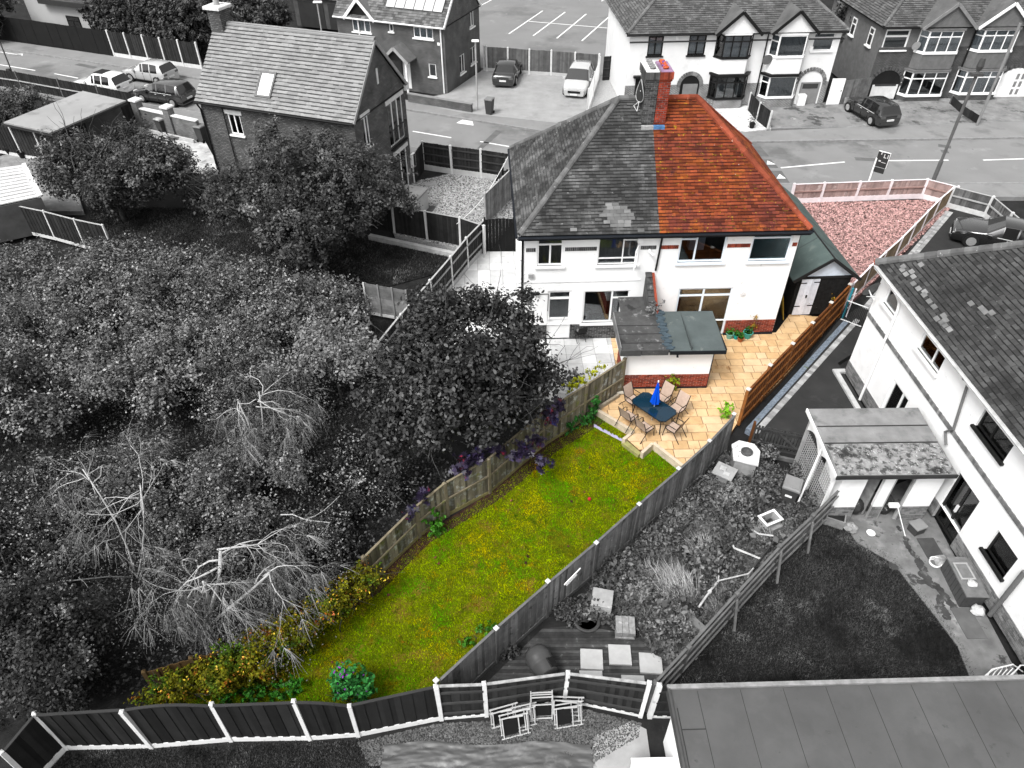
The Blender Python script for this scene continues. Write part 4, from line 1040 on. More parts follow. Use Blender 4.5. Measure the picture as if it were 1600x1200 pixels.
mb = MB(); mb.box(wx0, wy1 - .1, -.2, wx1 - .01, wy1, BE - .02); mb.add([(wx0, wy0, -.2), (wx0, wy1, -.2), (wx0, wy1, BE), (wx0, (wy0 + wy1) / 2, BR_ - .15), (wx0, wy0, BE)], [(0, 1, 2, 3, 4)]); mb.build('back_wall', m_bhbrick, bh)
MB().box(wx0 + .05, 2.0, 0, wx1 - 1.6, 2.05, BE).box(wx1 - 1.6, wy0 + .1, -.1, wx1 - 1.55, wy1 - .2, BE).build('inner_wall', m_room, bh)
window(bh, wx0 + w_a[0], w_a[1], wx0 + w_a[2], w_a[3], [(0, 0, .5, 1), (.5, 0, 1, 1)], m_upvc, m_glass, y=wy0, sill=m_upvc, curtain=M('grey_blind', g(.16)), blind=1)
MB().box(wx0 + w_a[0] - .15, wy0 - .03, w_a[3], wx0 + w_a[2] + .15, wy0 + .02, w_a[3] + .2).build('lintel', m_stone, bh)
def gwin(r_, cells, **k):
    f = window(bh, r_[0], r_[1], r_[2], r_[3], cells, m_upvc, m_glass, rz=R(90), x=(wx1, wy0 + r_[0]), **k)
    MB().box(-.15, -.04, r_[3] - r_[1], r_[2] - r_[0] + .15, .02, r_[3] - r_[1] + .22).build('lintel', m_stone, f)
    return f
f = gwin(gl[0], [(0, 0, .33, 1), (.33, 0, .67, 1), (.67, 0, 1, 1)], curtain=m_curtain)
bal = MB(); w_ = gl[0][2] - gl[0][0]
for k in range(13): bal.box(-.05 + k * (w_ + .1) / 12 - .01, -.14, -.1, -.05 + k * (w_ + .1) / 12 + .01, -.12, .95)
bal.box(-.06, -.15, .93, w_ + .06, -.11, .98); bal.box(-.06, -.15, -.12, w_ + .06, 0, -.08); bal.box(-.06, -.14, .9, -.03, 0, .95); bal.box(w_ + .03, -.14, .9, w_ + .06, 0, .95)
bal.build('juliet_balcony', m_black, f)
gwin(gl[1], [(0, 0, .5, 1), (.5, 0, 1, 1)], curtain=m_curtain)
gwin(gl[2], [(0, 0, .5, 1), (.5, 0, 1, 1)], curtain=m_curtain, sill=m_upvc)
MB().box(0, -.03, 0, .16, .02, .75).build('slit_vent', m_stone, bh, (wx1, (wy0 + wy1) / 2 - .08, 6.6), R(90))
mbx = (5.72, 1.37)
MB().cbox(-.2, -.14, -.4, .2, 0, .4, .02).box(-.12, -.1, -1.4, -.06, -.04, -.4).build('meter_box', m_upvc, bh, (wx1, wy0 + mbx[0], mbx[1]), R(90))
m_sl = M('pale_slate_roof', g(.22), rough=.8, var=.12, vs=1, rnd=.16, bump=.3, bs=30, spots=[(g(.24), .7, .55, .7)])
m_slp = M('pale_slate_roof_piece', g(.22), rough=.8, var=.12, vs=1, rnd=.16, per='object', bump=.3, bs=30, spots=[(g(.24), .7, .55, .7)])
roof = MB().box(.05, .05, BE - .08, BL - .05, BD - .05, BE - .03).build('roof', m_under, bh)
slope = math.hypot(BD / 2, BR_ - BE); sa_ = math.atan2(BR_ - BE, BD / 2)
tiles(roof, [(0, 0, BE), (BL, 0, BE), (BL, BD / 2, BR_), (0, BD / 2, BR_)], (0, 0, BE), (BL, 0, BE), .3, .2, m_sl, m_slp, m_under, 300, thick=.04, lift=.06, jit=.003, moss_shade=M('slate_gap_shade', g(.06), .9))  # grey strips put the shade under each slate course into colour
tiles(roof, [(BL, BD, BE), (0, BD, BE), (0, BD / 2, BR_), (BL, BD / 2, BR_)], (BL, BD, BE), (0, BD, BE), .3, .2, m_sl, m_slp, m_under, 0, thick=.03, lift=.035)
ridge(roof, (.75, BD / 2, BR_ + .03), (BL, BD / 2, BR_ + .03), m_sl, .13, .45)
for sgn, ya in ((1, 0), (-1, BD)):
    vb = MB(); vb.bar((BL + .02, ya, BE - .03), (BL + .02, BD / 2, BR_ - .03), .05, .16); vb.build('verge_board', M('verge_grey', g(.3)), roof)
MB().tube([(-.02, -.06, BE - .03), (BL, -.06, BE - .03)], .06, 6).build('gutter', m_black, bh)
MB().box(BL - .15, BD - .3, BE - .25, BL + .05, BD + .03, BE + .0).build('kneeler', m_stone, bh)
MB().tube([(.12, -.05, BE - .1), (.12, .12, BE - .4), (.12, .12, 0)], .05, 7).tube([(1.5, .12, BE - .2), (1.5, .12, 0)], .03, 5).build('downpipe', m_black, bh)
su, sv = 3.95, 1.35
T = Matrix.Translation((su, sv * math.cos(sa_), BE + sv * math.sin(sa_))) @ Matrix.Rotation(sa_, 4, 'X')
sk = MB(); sk.box(-.46, -.7, .05, -.36, .65, .16, T).box(.36, -.7, .05, .46, .65, .16, T).box(-.36, -.7, .05, .36, -.6, .16, T).box(-.36, .55, .05, .36, .65, .16, T)
s_ = sk.build('skylight', M('grey_frame', g(.12), .5), roof)
MB().box(-.36, -.6, .09, .36, .55, .12, T).build('pane', M('sky_glass', g(.9), .06, .02, spec=1.0), s_)
MB().box(-.6, -.92, .06, .6, -.7, .075, T).build('flashing', M('grey_lead_b', g(.14)), s_)
cy0, cy1 = BD / 2 - .42, BD / 2 + .42
ch_ = MB().box(-.02, cy0, BE, .72, cy1, BR_ + .75).build('chimney', m_bhbrick, bh)
MB().cbox(-.14, cy0 - .12, BR_ + .75, .84, cy1 + .12, BR_ + .9, .03).build('chimney_cap', m_stone, ch_)
MB().lathe([(.16, 0), (.13, .35), (.16, .36), (.15, .45)], 12, (.35, BD / 2, BR_ + .9)).build('chimney_pot', M('pot_grey', g(.3)), ch_)

# ================================================================ brick house with solar panels, top centre
sh_ = thing('brick_house', 'brick house with solar panels and a gabled porch beside the car park', 'house', (-13.32, 58.26, 0), R(-21.2))
SL, SD, SE, SR_ = 9.09, 6.81, 4.63, 7.9
m_shbrick = Mbrick('mid_house_brick', g(.12), g(.085), g(.05))
m_shroof = M('rough_tiles', g(.12), rough=.9, var=.25, vs=1.5, rnd=.5, bump=.4, bs=30)
X0, X1, Y0, Y1 = .1, SL - .1, .25, SD - .25
hw = [(1.31, 3.65, 2.86, 4.51), (4.41, 3.92, 4.77, 4.45), (6.40, 3.71, 7.98, 4.46), (7.43, 1.08, 8.04, 2.01)]
hw = [(a + X0, b, c + X0, d) for a, b, c, d in hw]
mb = MB(); wall_holes(mb, X0, -.2, X1, SE, hw, .1, Y0); mb.build('front_wall', m_shbrick, sh_)
GW = Y1 - Y0; T = Matrix.Translation((X1, Y0, 0)) @ Matrix.Rotation(R(90), 4, 'Z')
sg = [(2.39, 0.66, 3.33, 2.01), (4.45, 0.77, 5.48, 2.01), (4.45, 3.46, 5.32, 4.56)]
mb = MB(); wall_holes(mb, 0, -.2, GW, SE, [q for q in sg if q[3] < SE], .1, 0.0, T)
mb.add([(0, 0, SE), (GW, 0, SE), (GW / 2, 0, SR_ - .1)], [(0, 1, 2)], T); mb.build('gable_wall', m_shbrick, sh_)
MB().box(X0, Y1 - .1, -.2, X1 - .01, Y1, SE).build('back_wall', m_shbrick, sh_)
MB().add([(X0, Y0, -.2), (X0, Y1, -.2), (X0, Y1, SE), (X0, (Y0 + Y1) / 2, SR_ - .15), (X0, Y0, SE)], [(0, 1, 2, 3, 4)]).box(X0, 2.2, 0, X1 - 1.3, 2.25, SE).build('side_wall', m_shbrick, sh_)
for q, c in zip(hw, (3, 1, 3, 1)):
    window(sh_, *q, [(k / c, 0, (k + 1) / c, 1) for k in range(c)], m_upvc, m_glass, y=Y0, sill=m_upvc, curtain=m_curtain if c == 3 else M('grey_blind', g(.16)), blind=1)
for q in sg:
    proud = q[3] >= SE
    window(sh_, *q, [(0, 0, .5, 1), (.5, 0, 1, 1)], m_upvc, m_glass, rz=R(90), x=(X1 + (.07 if proud else 0), Y0 + q[0]), sill=m_upvc, boxed=None if proud else M('grey_blind', g(.16)), rec=.05)
roof = MB().box(.05, .05, SE - .08, SL - .05, SD - .05, SE - .03).build('roof', m_under, sh_)
tiles(roof, [(0, 0, SE), (SL, 0, SE), (SL, SD / 2, SR_), (0, SD / 2, SR_)], (0, 0, SE), (SL, 0, SE), .3, .2, m_shroof, m_shroof, m_under, 0, thick=.03, lift=.04)
tiles(roof, [(SL, SD, SE), (0, SD, SE), (0, SD / 2, SR_), (SL, SD / 2, SR_)], (SL, SD, SE), (0, SD, SE), .3, .2, m_shroof, m_shroof, m_under, 0, thick=.03, lift=.04)
for ya in (0, SD):
    vb = MB(); vb.bar((SL + .02, ya, SE - .05), (SL + .02, SD / 2, SR_ - .05), .06, .2); vb.build('barge_board', m_upvc, roof)
MB().tube([(0, -.06, SE - .03), (SL, -.06, SE - .03)], .06, 6).build('gutter', m_upvc, sh_)
for xx in (2.0, SL - .35): MB().tube([(xx, .15, SE - .1), (xx, .18, 0)], .05, 6).build('downpipe', m_upvc, sh_)
sa_ = math.atan2(SR_ - SE, SD / 2)
m_solar = M('solar_glass', g(.4), .15, .06, .3, spec=.9)
for i in range(6):
    for j in range(2):
        uu, vv = 4.15 + i * .76, 1.05 + j * 1.18
        T = Matrix.Translation((uu, vv * math.cos(sa_), SE + vv * math.sin(sa_))) @ Matrix.Rotation(sa_, 4, 'X')
        p_ = MB().box(0, 0, .1, .74, 1.15, .14, T).build('solar_panel', M('panel_frame', g(.04), .4), roof)
        MB().box(.02, .02, .14, .72, 1.13, .144, T).build('panel_glass', m_solar, p_)
# little gable over the left window
def mini_gable(root, xc, w, yf, ze, zr, yb, bm, fm, roofm, wallm, label=None):
    gr = MB().add([(xc - w / 2, yf, ze), (xc + w / 2, yf, ze), (xc, yf, zr)], [(0, 1, 2)]).build('gable', wallm, root)
    for sg_ in (-1, 1):
        MB().add([(xc + sg_ * (w / 2 + .15), yf - .15, ze - .1), (xc, yf - .15, zr + .05), (xc, yb, zr + .05), (xc + sg_ * (w / 2 + .15), yb, ze - .1), (xc + sg_ * (w / 2 + .15), yf - .15, ze - .03), (xc, yf - .15, zr + .12), (xc, yb, zr + .12), (xc + sg_ * (w / 2 + .15), yb, ze - .03)], BOXF).build('gable_slope', roofm, gr)
        b_ = MB(); b_.bar((xc + sg_ * (w / 2 + .15), yf - .17, ze - .1), (xc, yf - .17, zr + .03), .05, .2); b_.build('barge_board', bm, gr)
    return gr
mini_gable(sh_, (hw[0][0] + hw[0][2]) / 2, 2.3, Y0 - .12, SE, SE + 1.25, Y0 + 2.2, m_upvc, m_upvc, m_shroof, m_black)
pw = (5.40, 2.43)
pg = mini_gable(sh_, pw[0] + X0, 1.9, Y0 - 1.3, 2.35, 3.2, Y0, M('verge_grey', g(.3)), m_upvc, m_shroof, m_black)
for dx in (-.8, .8): MB().box(pw[0] + X0 + dx - .06, Y0 - 1.25, 0, pw[0] + X0 + dx + .06, Y0 - 1.13, 2.35).build('porch_post', m_upvc, sh_)
MB().box(pw[0] + X0 - .1, Y0 - .04, .0, pw[0] + X0 + .5, Y0 - .01, 2.05).build('front_door', m_upvc, sh_)
MB().box(pw[0] + X0 - .75, Y0 - .03, .6, pw[0] + X0 - .2, Y0 - .01, 2.0).build('porch_window', M('dark_pane', g(.03), .1, spec=.8), sh_)
MB().box(SL - .7, Y0 - .02, 3.35, SL - .5, Y0, 3.55).build('alarm_box', m_upvc, sh_)
# low wall in front
bw_ = thing('front_wall', 'low brick front wall along the pavement by the solar panel house', 'wall', (-7.6, 53.6, 0), R(-24))
MB().box(0, -.11, -.05, 5.2, .11, .55).build('brickwork', m_shbrick, bw_)
MB().box(-.03, -.14, .551, 2.4, .14, .62).box(2.41, -.14, .551, 5.23, .14, .6).build('coping', M('coping_grey', g(.2)), bw_)

# ================================================================ white semi-detached pair across the road
def bay(root, u0, z0, u1, z1, y, d, frame, glass, cells, curtain=None, roofm=None):
    """canted bay window: a front light and two angled side lights"""
    c = .38
    f = window(root, u0 + c, z0, u1 - c, z1, cells, frame, glass, y=y - d, rec=.0, curtain=curtain, name='bay_window', blind=1)
    L = math.hypot(c, d); a = math.atan2(d, c)
    for sx, rz, xx in ((-1, -a, (u0, y)), (1, a, (u1 - c, y - d))):
        s = window(root, 0, z0, L, z1, [(0, 0, 1, .7), (0, .7, 1, 1)], frame, glass, rz=rz, x=xx, rec=.0, curtain=curtain, name='bay_side_window', blind=1)
    return f
m_gap_shade_f = M('far_roof_gap_shade', g(.035), .9)  # dark strip colour painted as course-edge shade
fwh = thing('semi_detached_house', 'white semi across the road with black-framed bay windows', 'house', (8.03, 52.3, 0), R(3.6))
fwr = thing('semi_detached_house', 'white semi across the road with white lattice bay windows', 'house', (8.03, 52.3, 0), R(3.6))
FP, FL, FD, FE = 9.5, 14.75, 8.6, 5.0
FPx = (9.55, 2.85)[0]; FP = FPx
m_fbrick = Mbrick('grey_dado_brick', g(.12), g(.06), g(.35), gap=.014)
m_froof = M('far_grey_tiles', g(.085), rough=.9, var=.25, vs=1.0, rnd=.35, bump=.3, bs=30, spots=[(g(.13), .6, .55, .7)])
fa = dict(a=(1.29, 3.53, 2.35, 4.79), b=(4.11, 3.52, 5.32, 4.83), bu=(6.00, 3.46, 8.59, 4.92), bl=(6.01, 0.70, 8.78, 2.22), cu=(9.84, 3.47, 12.51, 4.85), cl=(9.76, 0.71, 12.46, 2.15), d=(12.86, 3.65, 14.33, 4.80))
ar1, ar2 = (3.95, 0.64, 5.32, 2.18), (12.55, 0.07, 14.30, 2.31)
mb = MB(); wall_holes(mb, 0, 1.55, FP, FE, [fa['a'], fa['b'], fa['bu'], (fa['bl'][0], 1.55, fa['bl'][2], fa['bl'][3])], .1)
mb.add([(0, 0, 0), (0, FD, 0), (0, FD, FE), (0, 0, FE)], [(0, 1, 2, 3)])
mb.build('wall', m_white_far, fwh)
mb = MB(); wall_holes(mb, FP, 1.55, FL, FE, [fa['cu'], fa['d'], (fa['cl'][0], 1.55, fa['cl'][2], fa['cl'][3])], .1)
mb.add([(FL, 0, 0), (FL, FD, 0), (FL, FD, FE), (FL, 0, FE)], [(0, 1, 2, 3)]); mb.build('wall', m_white_far, fwr)
MB().box(0, -.02, 0, FP, .1, 1.55).build('brick_dado', m_fbrick, fwh); MB().box(FP, -.021, 0, FL, .1, 1.55).build('brick_dado', m_fbrick, fwr)
for rt, a, b in ((fwh, 0, FP), (fwr, FP, FL)):
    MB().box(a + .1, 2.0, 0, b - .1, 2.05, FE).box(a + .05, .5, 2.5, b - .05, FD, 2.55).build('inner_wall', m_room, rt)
    MB().box(a, -.02, FE - .62, b, .0, FE - .52).build('string_course', M('dark_band', g(.07)), rt)
lead = M('lattice_curtain', g(.42), .9, .12, 8)
window(fwh, *fa['a'], [(0, 0, .5, .7), (.5, 0, 1, .7), (0, .7, .5, 1), (.5, .7, 1, 1)], m_dframe, m_glass, sill=m_dframe, curtain=m_curtain, blind=1, bar=.09)
window(fwh, *fa['b'], [(0, 0, .5, .7), (.5, 0, 1, .7), (0, .7, .5, 1), (.5, .7, 1, 1)], m_dframe, m_glass, sill=m_dframe, curtain=m_curtain, blind=1, bar=.09)
window(fwr, *fa['d'], [(0, 0, 1, .74), (0, .74, 1, 1)], m_upvc, m_glass, sill=m_upvc, curtain=lead, blind=1)
c6 = [(k / 3, 0, (k + 1) / 3, .72) for k in range(3)] + [(k / 3, .72, (k + 1) / 3, 1) for k in range(3)]
for rt, q, fm, cells, cur in ((fwh, 'bu', m_dframe, c6, m_curtain), (fwh, 'bl', m_dframe, c6, None), (fwr, 'cu', m_upvc, [(0, 0, 1, 1)], lead), (fwr, 'cl', m_upvc, [(0, 0, 1, 1)], lead)):
    r_ = fa[q]; bay(rt, *r_, 0, .6, fm, m_glass, cells, cur)
    cy = lambda z0, z1, mat, nm, o: MB().prism([(r_[0] - o, 0.0), (r_[0] + .38 - o * .4, -.6 - o), (r_[2] - .38 + o * .4, -.6 - o), (r_[2] + o, 0.0)], z0, z1).build(nm, mat, rt)
    cy(r_[3], r_[3] + (.16 if 'l' in q else .12), m_dframe if 'l' in q else m_white_far, 'bay_head', .12 if 'l' in q else .02)
    cy(r_[1] - .08, r_[1], fm, 'bay_sill', .05)
    zb = 0 if 'l' in q else fa['bl' if rt is fwh else 'cl'][3] + .18
    cy(zb, r_[1] - .08, m_fbrick if 'l' in q else m_white_far, 'bay_apron', 0.0)
for rt, q, fm in ((fwh, 'bu', m_black), (fwr, 'cu', m_black)):
    r_ = fa[q]; mini_gable(rt, (r_[0] + r_[2]) / 2, r_[2] - r_[0] + .3, -.62, FE + .05, FE + 1.35, 3.2, fm, fm, m_froof, m_white_far)
def arch_door(root, q, recess, doorm, archm, light=None, dark=None):
    u0, z0, u1_, z1 = q; xc = (u0 + u1_) / 2; r_ = (u1_ - u0) / 2; zc = z1 - r_
    n = 10
    pts = [(xc + r_ * math.cos(math.pi * k / n), zc + r_ * math.sin(math.pi * k / n)) for k in range(n + 1)]
    T = Matrix.Rotation(R(90), 4, 'X')
    MB().add([(x, -.035, z) for x, z in pts] + [(u0, -.035, 0), (u1_, -.035, 0)], [tuple(range(n + 1)) + (n + 1, n + 2)]).build('porch_recess', dark or m_black, root)
    am = MB()
    for k in range(15):
        t = math.pi * (k + .5) / 15
        Tm = Matrix.Translation((xc, -.04, zc)) @ Matrix.Rotation(-(t - math.pi / 2), 4, 'Y')
        am.box(-.08, -.05, r_ + .01, .08, .03, r_ + .26, Tm)
    stuff(am.build('arch_bricks', archm, root))
    d_ = MB().box(u0 + .2, -.06, .02, u1_ - .12, -.038, zc + .1).build('front_door', doorm, root)
    if light: MB().box(u0 + .36, -.075, 1.1, u1_ - .28, -.061, zc).build('pane', light, d_)
    return d_
m_dkpane = M('dark_pane', g(.03), .1, .05, spec=.8)
arch_door(fwh, ar1, .4, M('leaded_door', g(.2), .4), m_brick_mid)
arch_door(fwr, ar2, .4, M('grey_front_door', g(.2), .5), m_brick_mid, m_dkpane, m_white_far)
x0, x1, y0, y1 = -.3, FL + .3, -.3, FD + .3; fr_ = FE + (FD / 2 + .3) * .75; hx = FD / 2 + .3
for rt, pl in ((fwh, [(x0, y0, FE), (FP, y0, FE), (FP, FD / 2, fr_), (x0 + hx, FD / 2, fr_)]), (fwr, [(FP, y0, FE), (x1, y0, FE), (x1 - hx, FD / 2, fr_), (FP, FD / 2, fr_)])):
    roof = MB().box(min(p[0] for p in pl) + .1, 0, FE - .1, max(p[0] for p in pl) - .1, FD, FE - .04).build('roof', m_under, rt)
    tiles(roof, pl, pl[0], pl[1], .3, .17, m_froof, m_froof, m_under, 0, lift=.035, moss_shade=m_gap_shade_f)
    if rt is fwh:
        tiles(roof, [(x0, y1, FE), (x0, y0, FE), (x0 + hx, FD / 2, fr_)], (x0, y1, FE), (x0, y0, FE), .3, .17, m_froof, m_froof, m_under, 0, lift=.035, moss_shade=m_gap_shade_f)
        ridge(roof, (x0, y0, FE + .03), (x0 + hx, FD / 2, fr_ + .03), m_ridge_g, .12, .45)
    else:
        MB().add([(x1, y0, FE), (x1, y1, FE), (x1 - hx, FD / 2, fr_)], [(0, 1, 2)]).build('end_slope', m_froof, roof)
        ridge(roof, (x1, y0, FE + .03), (x1 - hx, FD / 2, fr_ + .03), m_ridge_g, .12, .45)
    MB().tube([(pl[0][0], y0 - .05, FE - .05), (pl[1][0], y0 - .05, FE - .05)], .06, 6).build('gutter', m_black, rt)
MB().tube([(FP, -.1, FE), (FP, -.08, 0)], .05, 6).build('downpipe', m_black, fwh)
q = (9.72, 3.27); MB().lathe([(.05, 0), (.33, .1), (.36, .12)], 16, (0, 0, 0), Matrix.Translation((q[0], -.3, q[1])) @ Matrix.Rotation(R(100), 4, 'X')).build('satellite_dish', M('dish_grey', g(.13)), fwr)
q = (13.01, 0.42); MB().cbox(q[0] - .3, -.4, 0, q[0] + .25, -.03, .75, .03).build('meter_box', m_upvc, fwr)
for q in ((3.25, 4.68), (12.83, 3.81)): MB().box(q[0] - .1, -.1, q[1] - .15, q[0] + .1, 0, q[1] + .15).build('alarm_box', m_curtain, fwh if q[0] < FP else fwr)
q = (0.99, 2.15); MB().box(q[0] - .3, -.06, 0, q[0] + .65, -.005, 2.1).box(q[0] - .5, -.3, 2.12, q[0] + .85, 0, 2.25).build('side_door', m_dframe, fwh)

# ================================================================ dark brick pair at the top right
fbh = thing('semi_detached_house', 'dark brick semi across the road with white bay windows, behind the dark hatchback', 'house', (26.01, 54.06, 0), R(2.6))
fbr = thing('semi_detached_house', 'dark brick semi in the top right corner with a white panelled front door', 'house', (26.01, 54.06, 0), R(2.6))
FE = 5.0; BP = (6.54, 4.13)[0]; BLn = BP * 2
m_dark = Mbrick('dark_brown_brick', g(.085), g(.06), g(.04))
m_peb = M('grey_pebbledash', g(.14), .95, .15, 3, bump=.9, bs=60)
fq = dict(a=(0.17, 3.42, 1.95, 4.79), bu=(2.63, 3.37, 5.79, 4.81), bl=(2.45, 0.42, 5.80, 2.06), cu=(6.55, 3.45, 9.73, 4.84), cl=(6.42, 0.50, 9.85, 2.09))
mb = MB(); wall_holes(mb, 0, 0, BP, FE - 1.4, [(fq['bl'][0], fq['bl'][1], fq['bl'][2], fq['bl'][3])], .1); mb.build('wall', m_dark, fbh)
mb = MB(); wall_holes(mb, 0, FE - 1.4, BP, FE, [(fq['a'][0], FE - 1.4, fq['a'][2], fq['a'][3]), (fq['bu'][0], FE - 1.4, fq['bu'][2], fq['bu'][3])], .1)
mb.add([(0, 0, 0), (0, 9, 0), (0, 9, FE), (0, 0, FE)], [(0, 1, 2, 3)]); mb.build('pebbledash', m_peb, fbh)
mb = MB(); wall_holes(mb, BP, 0, BLn, FE - 1.4, [(fq['cl'][0], fq['cl'][1], fq['cl'][2], fq['cl'][3])], .1); mb.build('wall', m_dark, fbr)
mb = MB(); wall_holes(mb, BP, FE - 1.4, BLn, FE, [(fq['cu'][0], FE - 1.4, fq['cu'][2], fq['cu'][3])], .1); mb.build('pebbledash', m_peb, fbr)
for rt, a, b in ((fbh, 0, BP), (fbr, BP, BLn)):
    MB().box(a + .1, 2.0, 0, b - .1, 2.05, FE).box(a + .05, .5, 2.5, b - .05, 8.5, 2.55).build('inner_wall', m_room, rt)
window(fbh, *fq['a'], [(0, 0, 1, .66), (0, .66, 1, 1)], m_upvc, m_glass, sill=m_upvc, bar=.12, boxed=M('grey_blind', g(.16)))
for rt, q, cur in ((fbh, 'bu', m_curtain), (fbh, 'bl', None), (fbr, 'cu', m_curtain), (fbr, 'cl', m_curtain)):
    r_ = fq[q]; bay(rt, *r_, 0, .6, m_upvc, m_glass, c6, cur)
    cy = lambda z0, z1, mat, nm, o: MB().prism([(r_[0] - o, 0.0), (r_[0] + .38 - o * .4, -.6 - o), (r_[2] - .38 + o * .4, -.6 - o), (r_[2] + o, 0.0)], z0, z1).build(nm, mat, rt)
    cy(r_[3], r_[3] + .14, m_peb, 'bay_head', .1); cy(r_[1] - .1, r_[1], m_upvc, 'bay_sill', .06)
    zb = 0 if 'l' in q else fq['bl' if rt is fbh else 'cl'][3] + .18
    cy(zb, r_[1] - .1, m_dark if 'l' in q else m_peb, 'bay_apron', 0.0)
r_ = fq['bu']; mini_gable(fbh, (r_[0] + r_[2]) / 2, r_[2] - r_[0] + .4, -.62, FE + .05, FE + 1.5, 3.4, M('grey_board', g(.2)), m_upvc, m_froof, m_peb)
r_ = fq['cu']; mini_gable(fbr, (r_[0] + r_[2]) / 2, r_[2] - r_[0] + .4, -.62, FE + .05, FE + 1.5, 3.4, m_upvc, m_upvc, m_froof, m_peb)
arch_door(fbh, (0.19, 0.05, 2.41, 2.05), .4, M('pale_door', g(.6), .5), m_dark, m_dkpane)
d_ = arch_door(fbr, (9.46, -0.29, 12.42, 2.09), .4, m_upvc, m_dark, None, m_upvc)
for k in range(2):
    for j in range(3): MB().box(.0, 0, 0, .2, .015, .38).build('door_panel', M('leaded_door', g(.2)), d_, ((11.27, 0.05)[0] - .3 + k * .4, -.078, .2 + j * .55))
x0, x1, y0, y1 = -.3, BLn + .3, -.3, 9.3; fr_ = FE + 4.8 * .75; hx = 4.8
for rt, pl in ((fbh, [(x0, y0, FE), (BP, y0, FE), (BP, 4.5, fr_), (x0 + hx, 4.5, fr_)]), (fbr, [(BP, y0, FE), (x1, y0, FE), (x1 - hx, 4.5, fr_), (BP, 4.5, fr_)])):
    roof = MB().box(min(p[0] for p in pl) + .1, 0, FE - .1, max(p[0] for p in pl) - .1, 9, FE - .04).build('roof', m_under, rt)
    tiles(roof, pl, pl[0], pl[1], .3, .17, m_froof, m_froof, m_under, 0, lift=.035, moss_shade=m_gap_shade_f)
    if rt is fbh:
        tiles(roof, [(x0, y1, FE), (x0, y0, FE), (x0 + hx, 4.5, fr_)], (x0, y1, FE), (x0, y0, FE), .3, .17, m_froof, m_froof, m_under, 0, lift=.035, moss_shade=m_gap_shade_f)
        ridge(roof, (x0, y0, FE + .03), (x0 + hx, 4.5, fr_ + .03), m_ridge_g, .12, .45)
    MB().tube([(pl[0][0], y0 - .05, FE - .05), (pl[1][0], y0 - .05, FE - .05)], .06, 6).build('gutter', m_black, rt)
MB().tube([(BP, -.1, FE), (BP, -.08, 0)], .06, 6).build('downpipe', m_black, fbh)
for yy, zz in ((1.2, 3.3), (4.2, 3.2)): window(fbh, 0, zz, .7, zz + 1.2, [(0, 0, 1, .65), (0, .65, 1, 1)], m_upvc, m_dkpane, rz=R(-90), x=(-.06, yy + .7), rec=.0, sill=m_upvc)
q = (2.46, 3.80); MB().lathe([(.05, 0), (.28, .08), (.3, .1)], 16, (0, 0, 0), Matrix.Translation((q[0], -.25, q[1])) @ Matrix.Rotation(R(100), 4, 'X')).build('satellite_dish', M('dish_pale', g(.3)), fbh)
# windows of the white semi's right flank
for yy, zz in ((1.5, 1.1), (3.4, 3.2)): window(fwr, 0, zz, .6, zz + 1.3, [(0, 0, 1, .65), (0, .65, 1, 1)], m_upvc, m_dkpane, rz=R(90), x=(FL + .06, yy), rec=.0, sill=m_upvc)

# ================================================================ building with the flat-roofed wing, top left
tl = thing('rendered_building', 'pale rendered building with a flat-roofed wing behind the dark fence, top left', 'building', (-43.3, 70.4, 0), R(-21))
tq = [(4.43, 1.06, 5.88, 2.07), (6.91, 1.02, 7.68, 2.08)]; tf0 = (2.68, 2.38); tf1 = (9.01, 2.17)
MB().box(0, .0, 0, tf1[0], 9, 3.0).box(-.0, .0, 3.0, tf0[0] - .3, 9, 7.5).build('wall', M('pale_far_render', g(.34), .9, .08, .5), tl)
rf = MB().box(tf0[0] - .3, -.5, 3.0, tf1[0] + .2, 9, 3.25).build('roof', m_felt_d, tl); MB().box(tf0[0] - .35, -.56, 2.95, tf1[0] + .3, -.5, 3.35).build('fascia', M('dark_fascia', g(.03)), rf)
MB().box(tf0[0] + 1, 1, 3.251, tf1[0], 7, 3.26).build('moss_sheet', M('moss_crust', g(.4)), rf)
for q in tq: window(tl, *q, [(0, 0, .5, .65), (.5, 0, 1, .65), (0, .65, 1, 1)], m_dframe, m_dkpane, y=-.08, rec=0.0)
gr = thing('garage_block', 'dark garage block with a grey roof behind the trees, top centre left', 'garage', (-20.31, 73.60)+(0,), R(-21))
MB().box(0, 0, 0, 8, 6, 2.6).build('wall', M('dark_garage_wall', g(.07), .9, .2), gr)
MB().box(-.3, -.3, 2.6, 8.3, 6.3, 2.8).build('roof', M('garage_roof', g(.2), .9, .2), gr)
for k in range(2): MB().box(.5 + k * 3.2, -.05, 0, 3.2 + k * 3.2, -.005, 2.2).build('garage_door', M('garage_door_dark', g(.03), .6), gr)

# ================================================================ timber garage beside the coloured house
sg_ = thing('timber_garage', 'black timber garage with green felt gable roof and a white plank door', 'shed', (12.5, 26.6, 0), R(3.5))
GWD, GL_, GE, GR_ = 2.35, 7.2, 2.05, 2.95
m_bt = M('black_timber', g(.012), .8, .4, 6, spots=[(g(.4), 14, .7, .74)])
fb_ = MB(); n = 16
for k in range(n):
    a, b = k * GWD / n, (k + 1) * GWD / n
    if b <= .14 or a >= .95: fb_.box(a + .004, 0, 0, b - .004, .03 + .008 * (k % 2), GE)
stuff(fb_.build('front_boards', m_bt, sg_))
MB().box(0, .05, 0, .04, GL_, GE).box(GWD - .04, .05, 0, GWD, GL_, GE).box(.04, GL_ - .04, 0, GWD - .04, GL_, GE).box(.05, .06, 0, GWD - .05, .08, GE).build('side_boards', m_bt, sg_)
dr = MB().box(.14, -.035, .06, .95, -.02, 1.92).build('door_back', M('white_door_shadow', g(.35)), sg_)
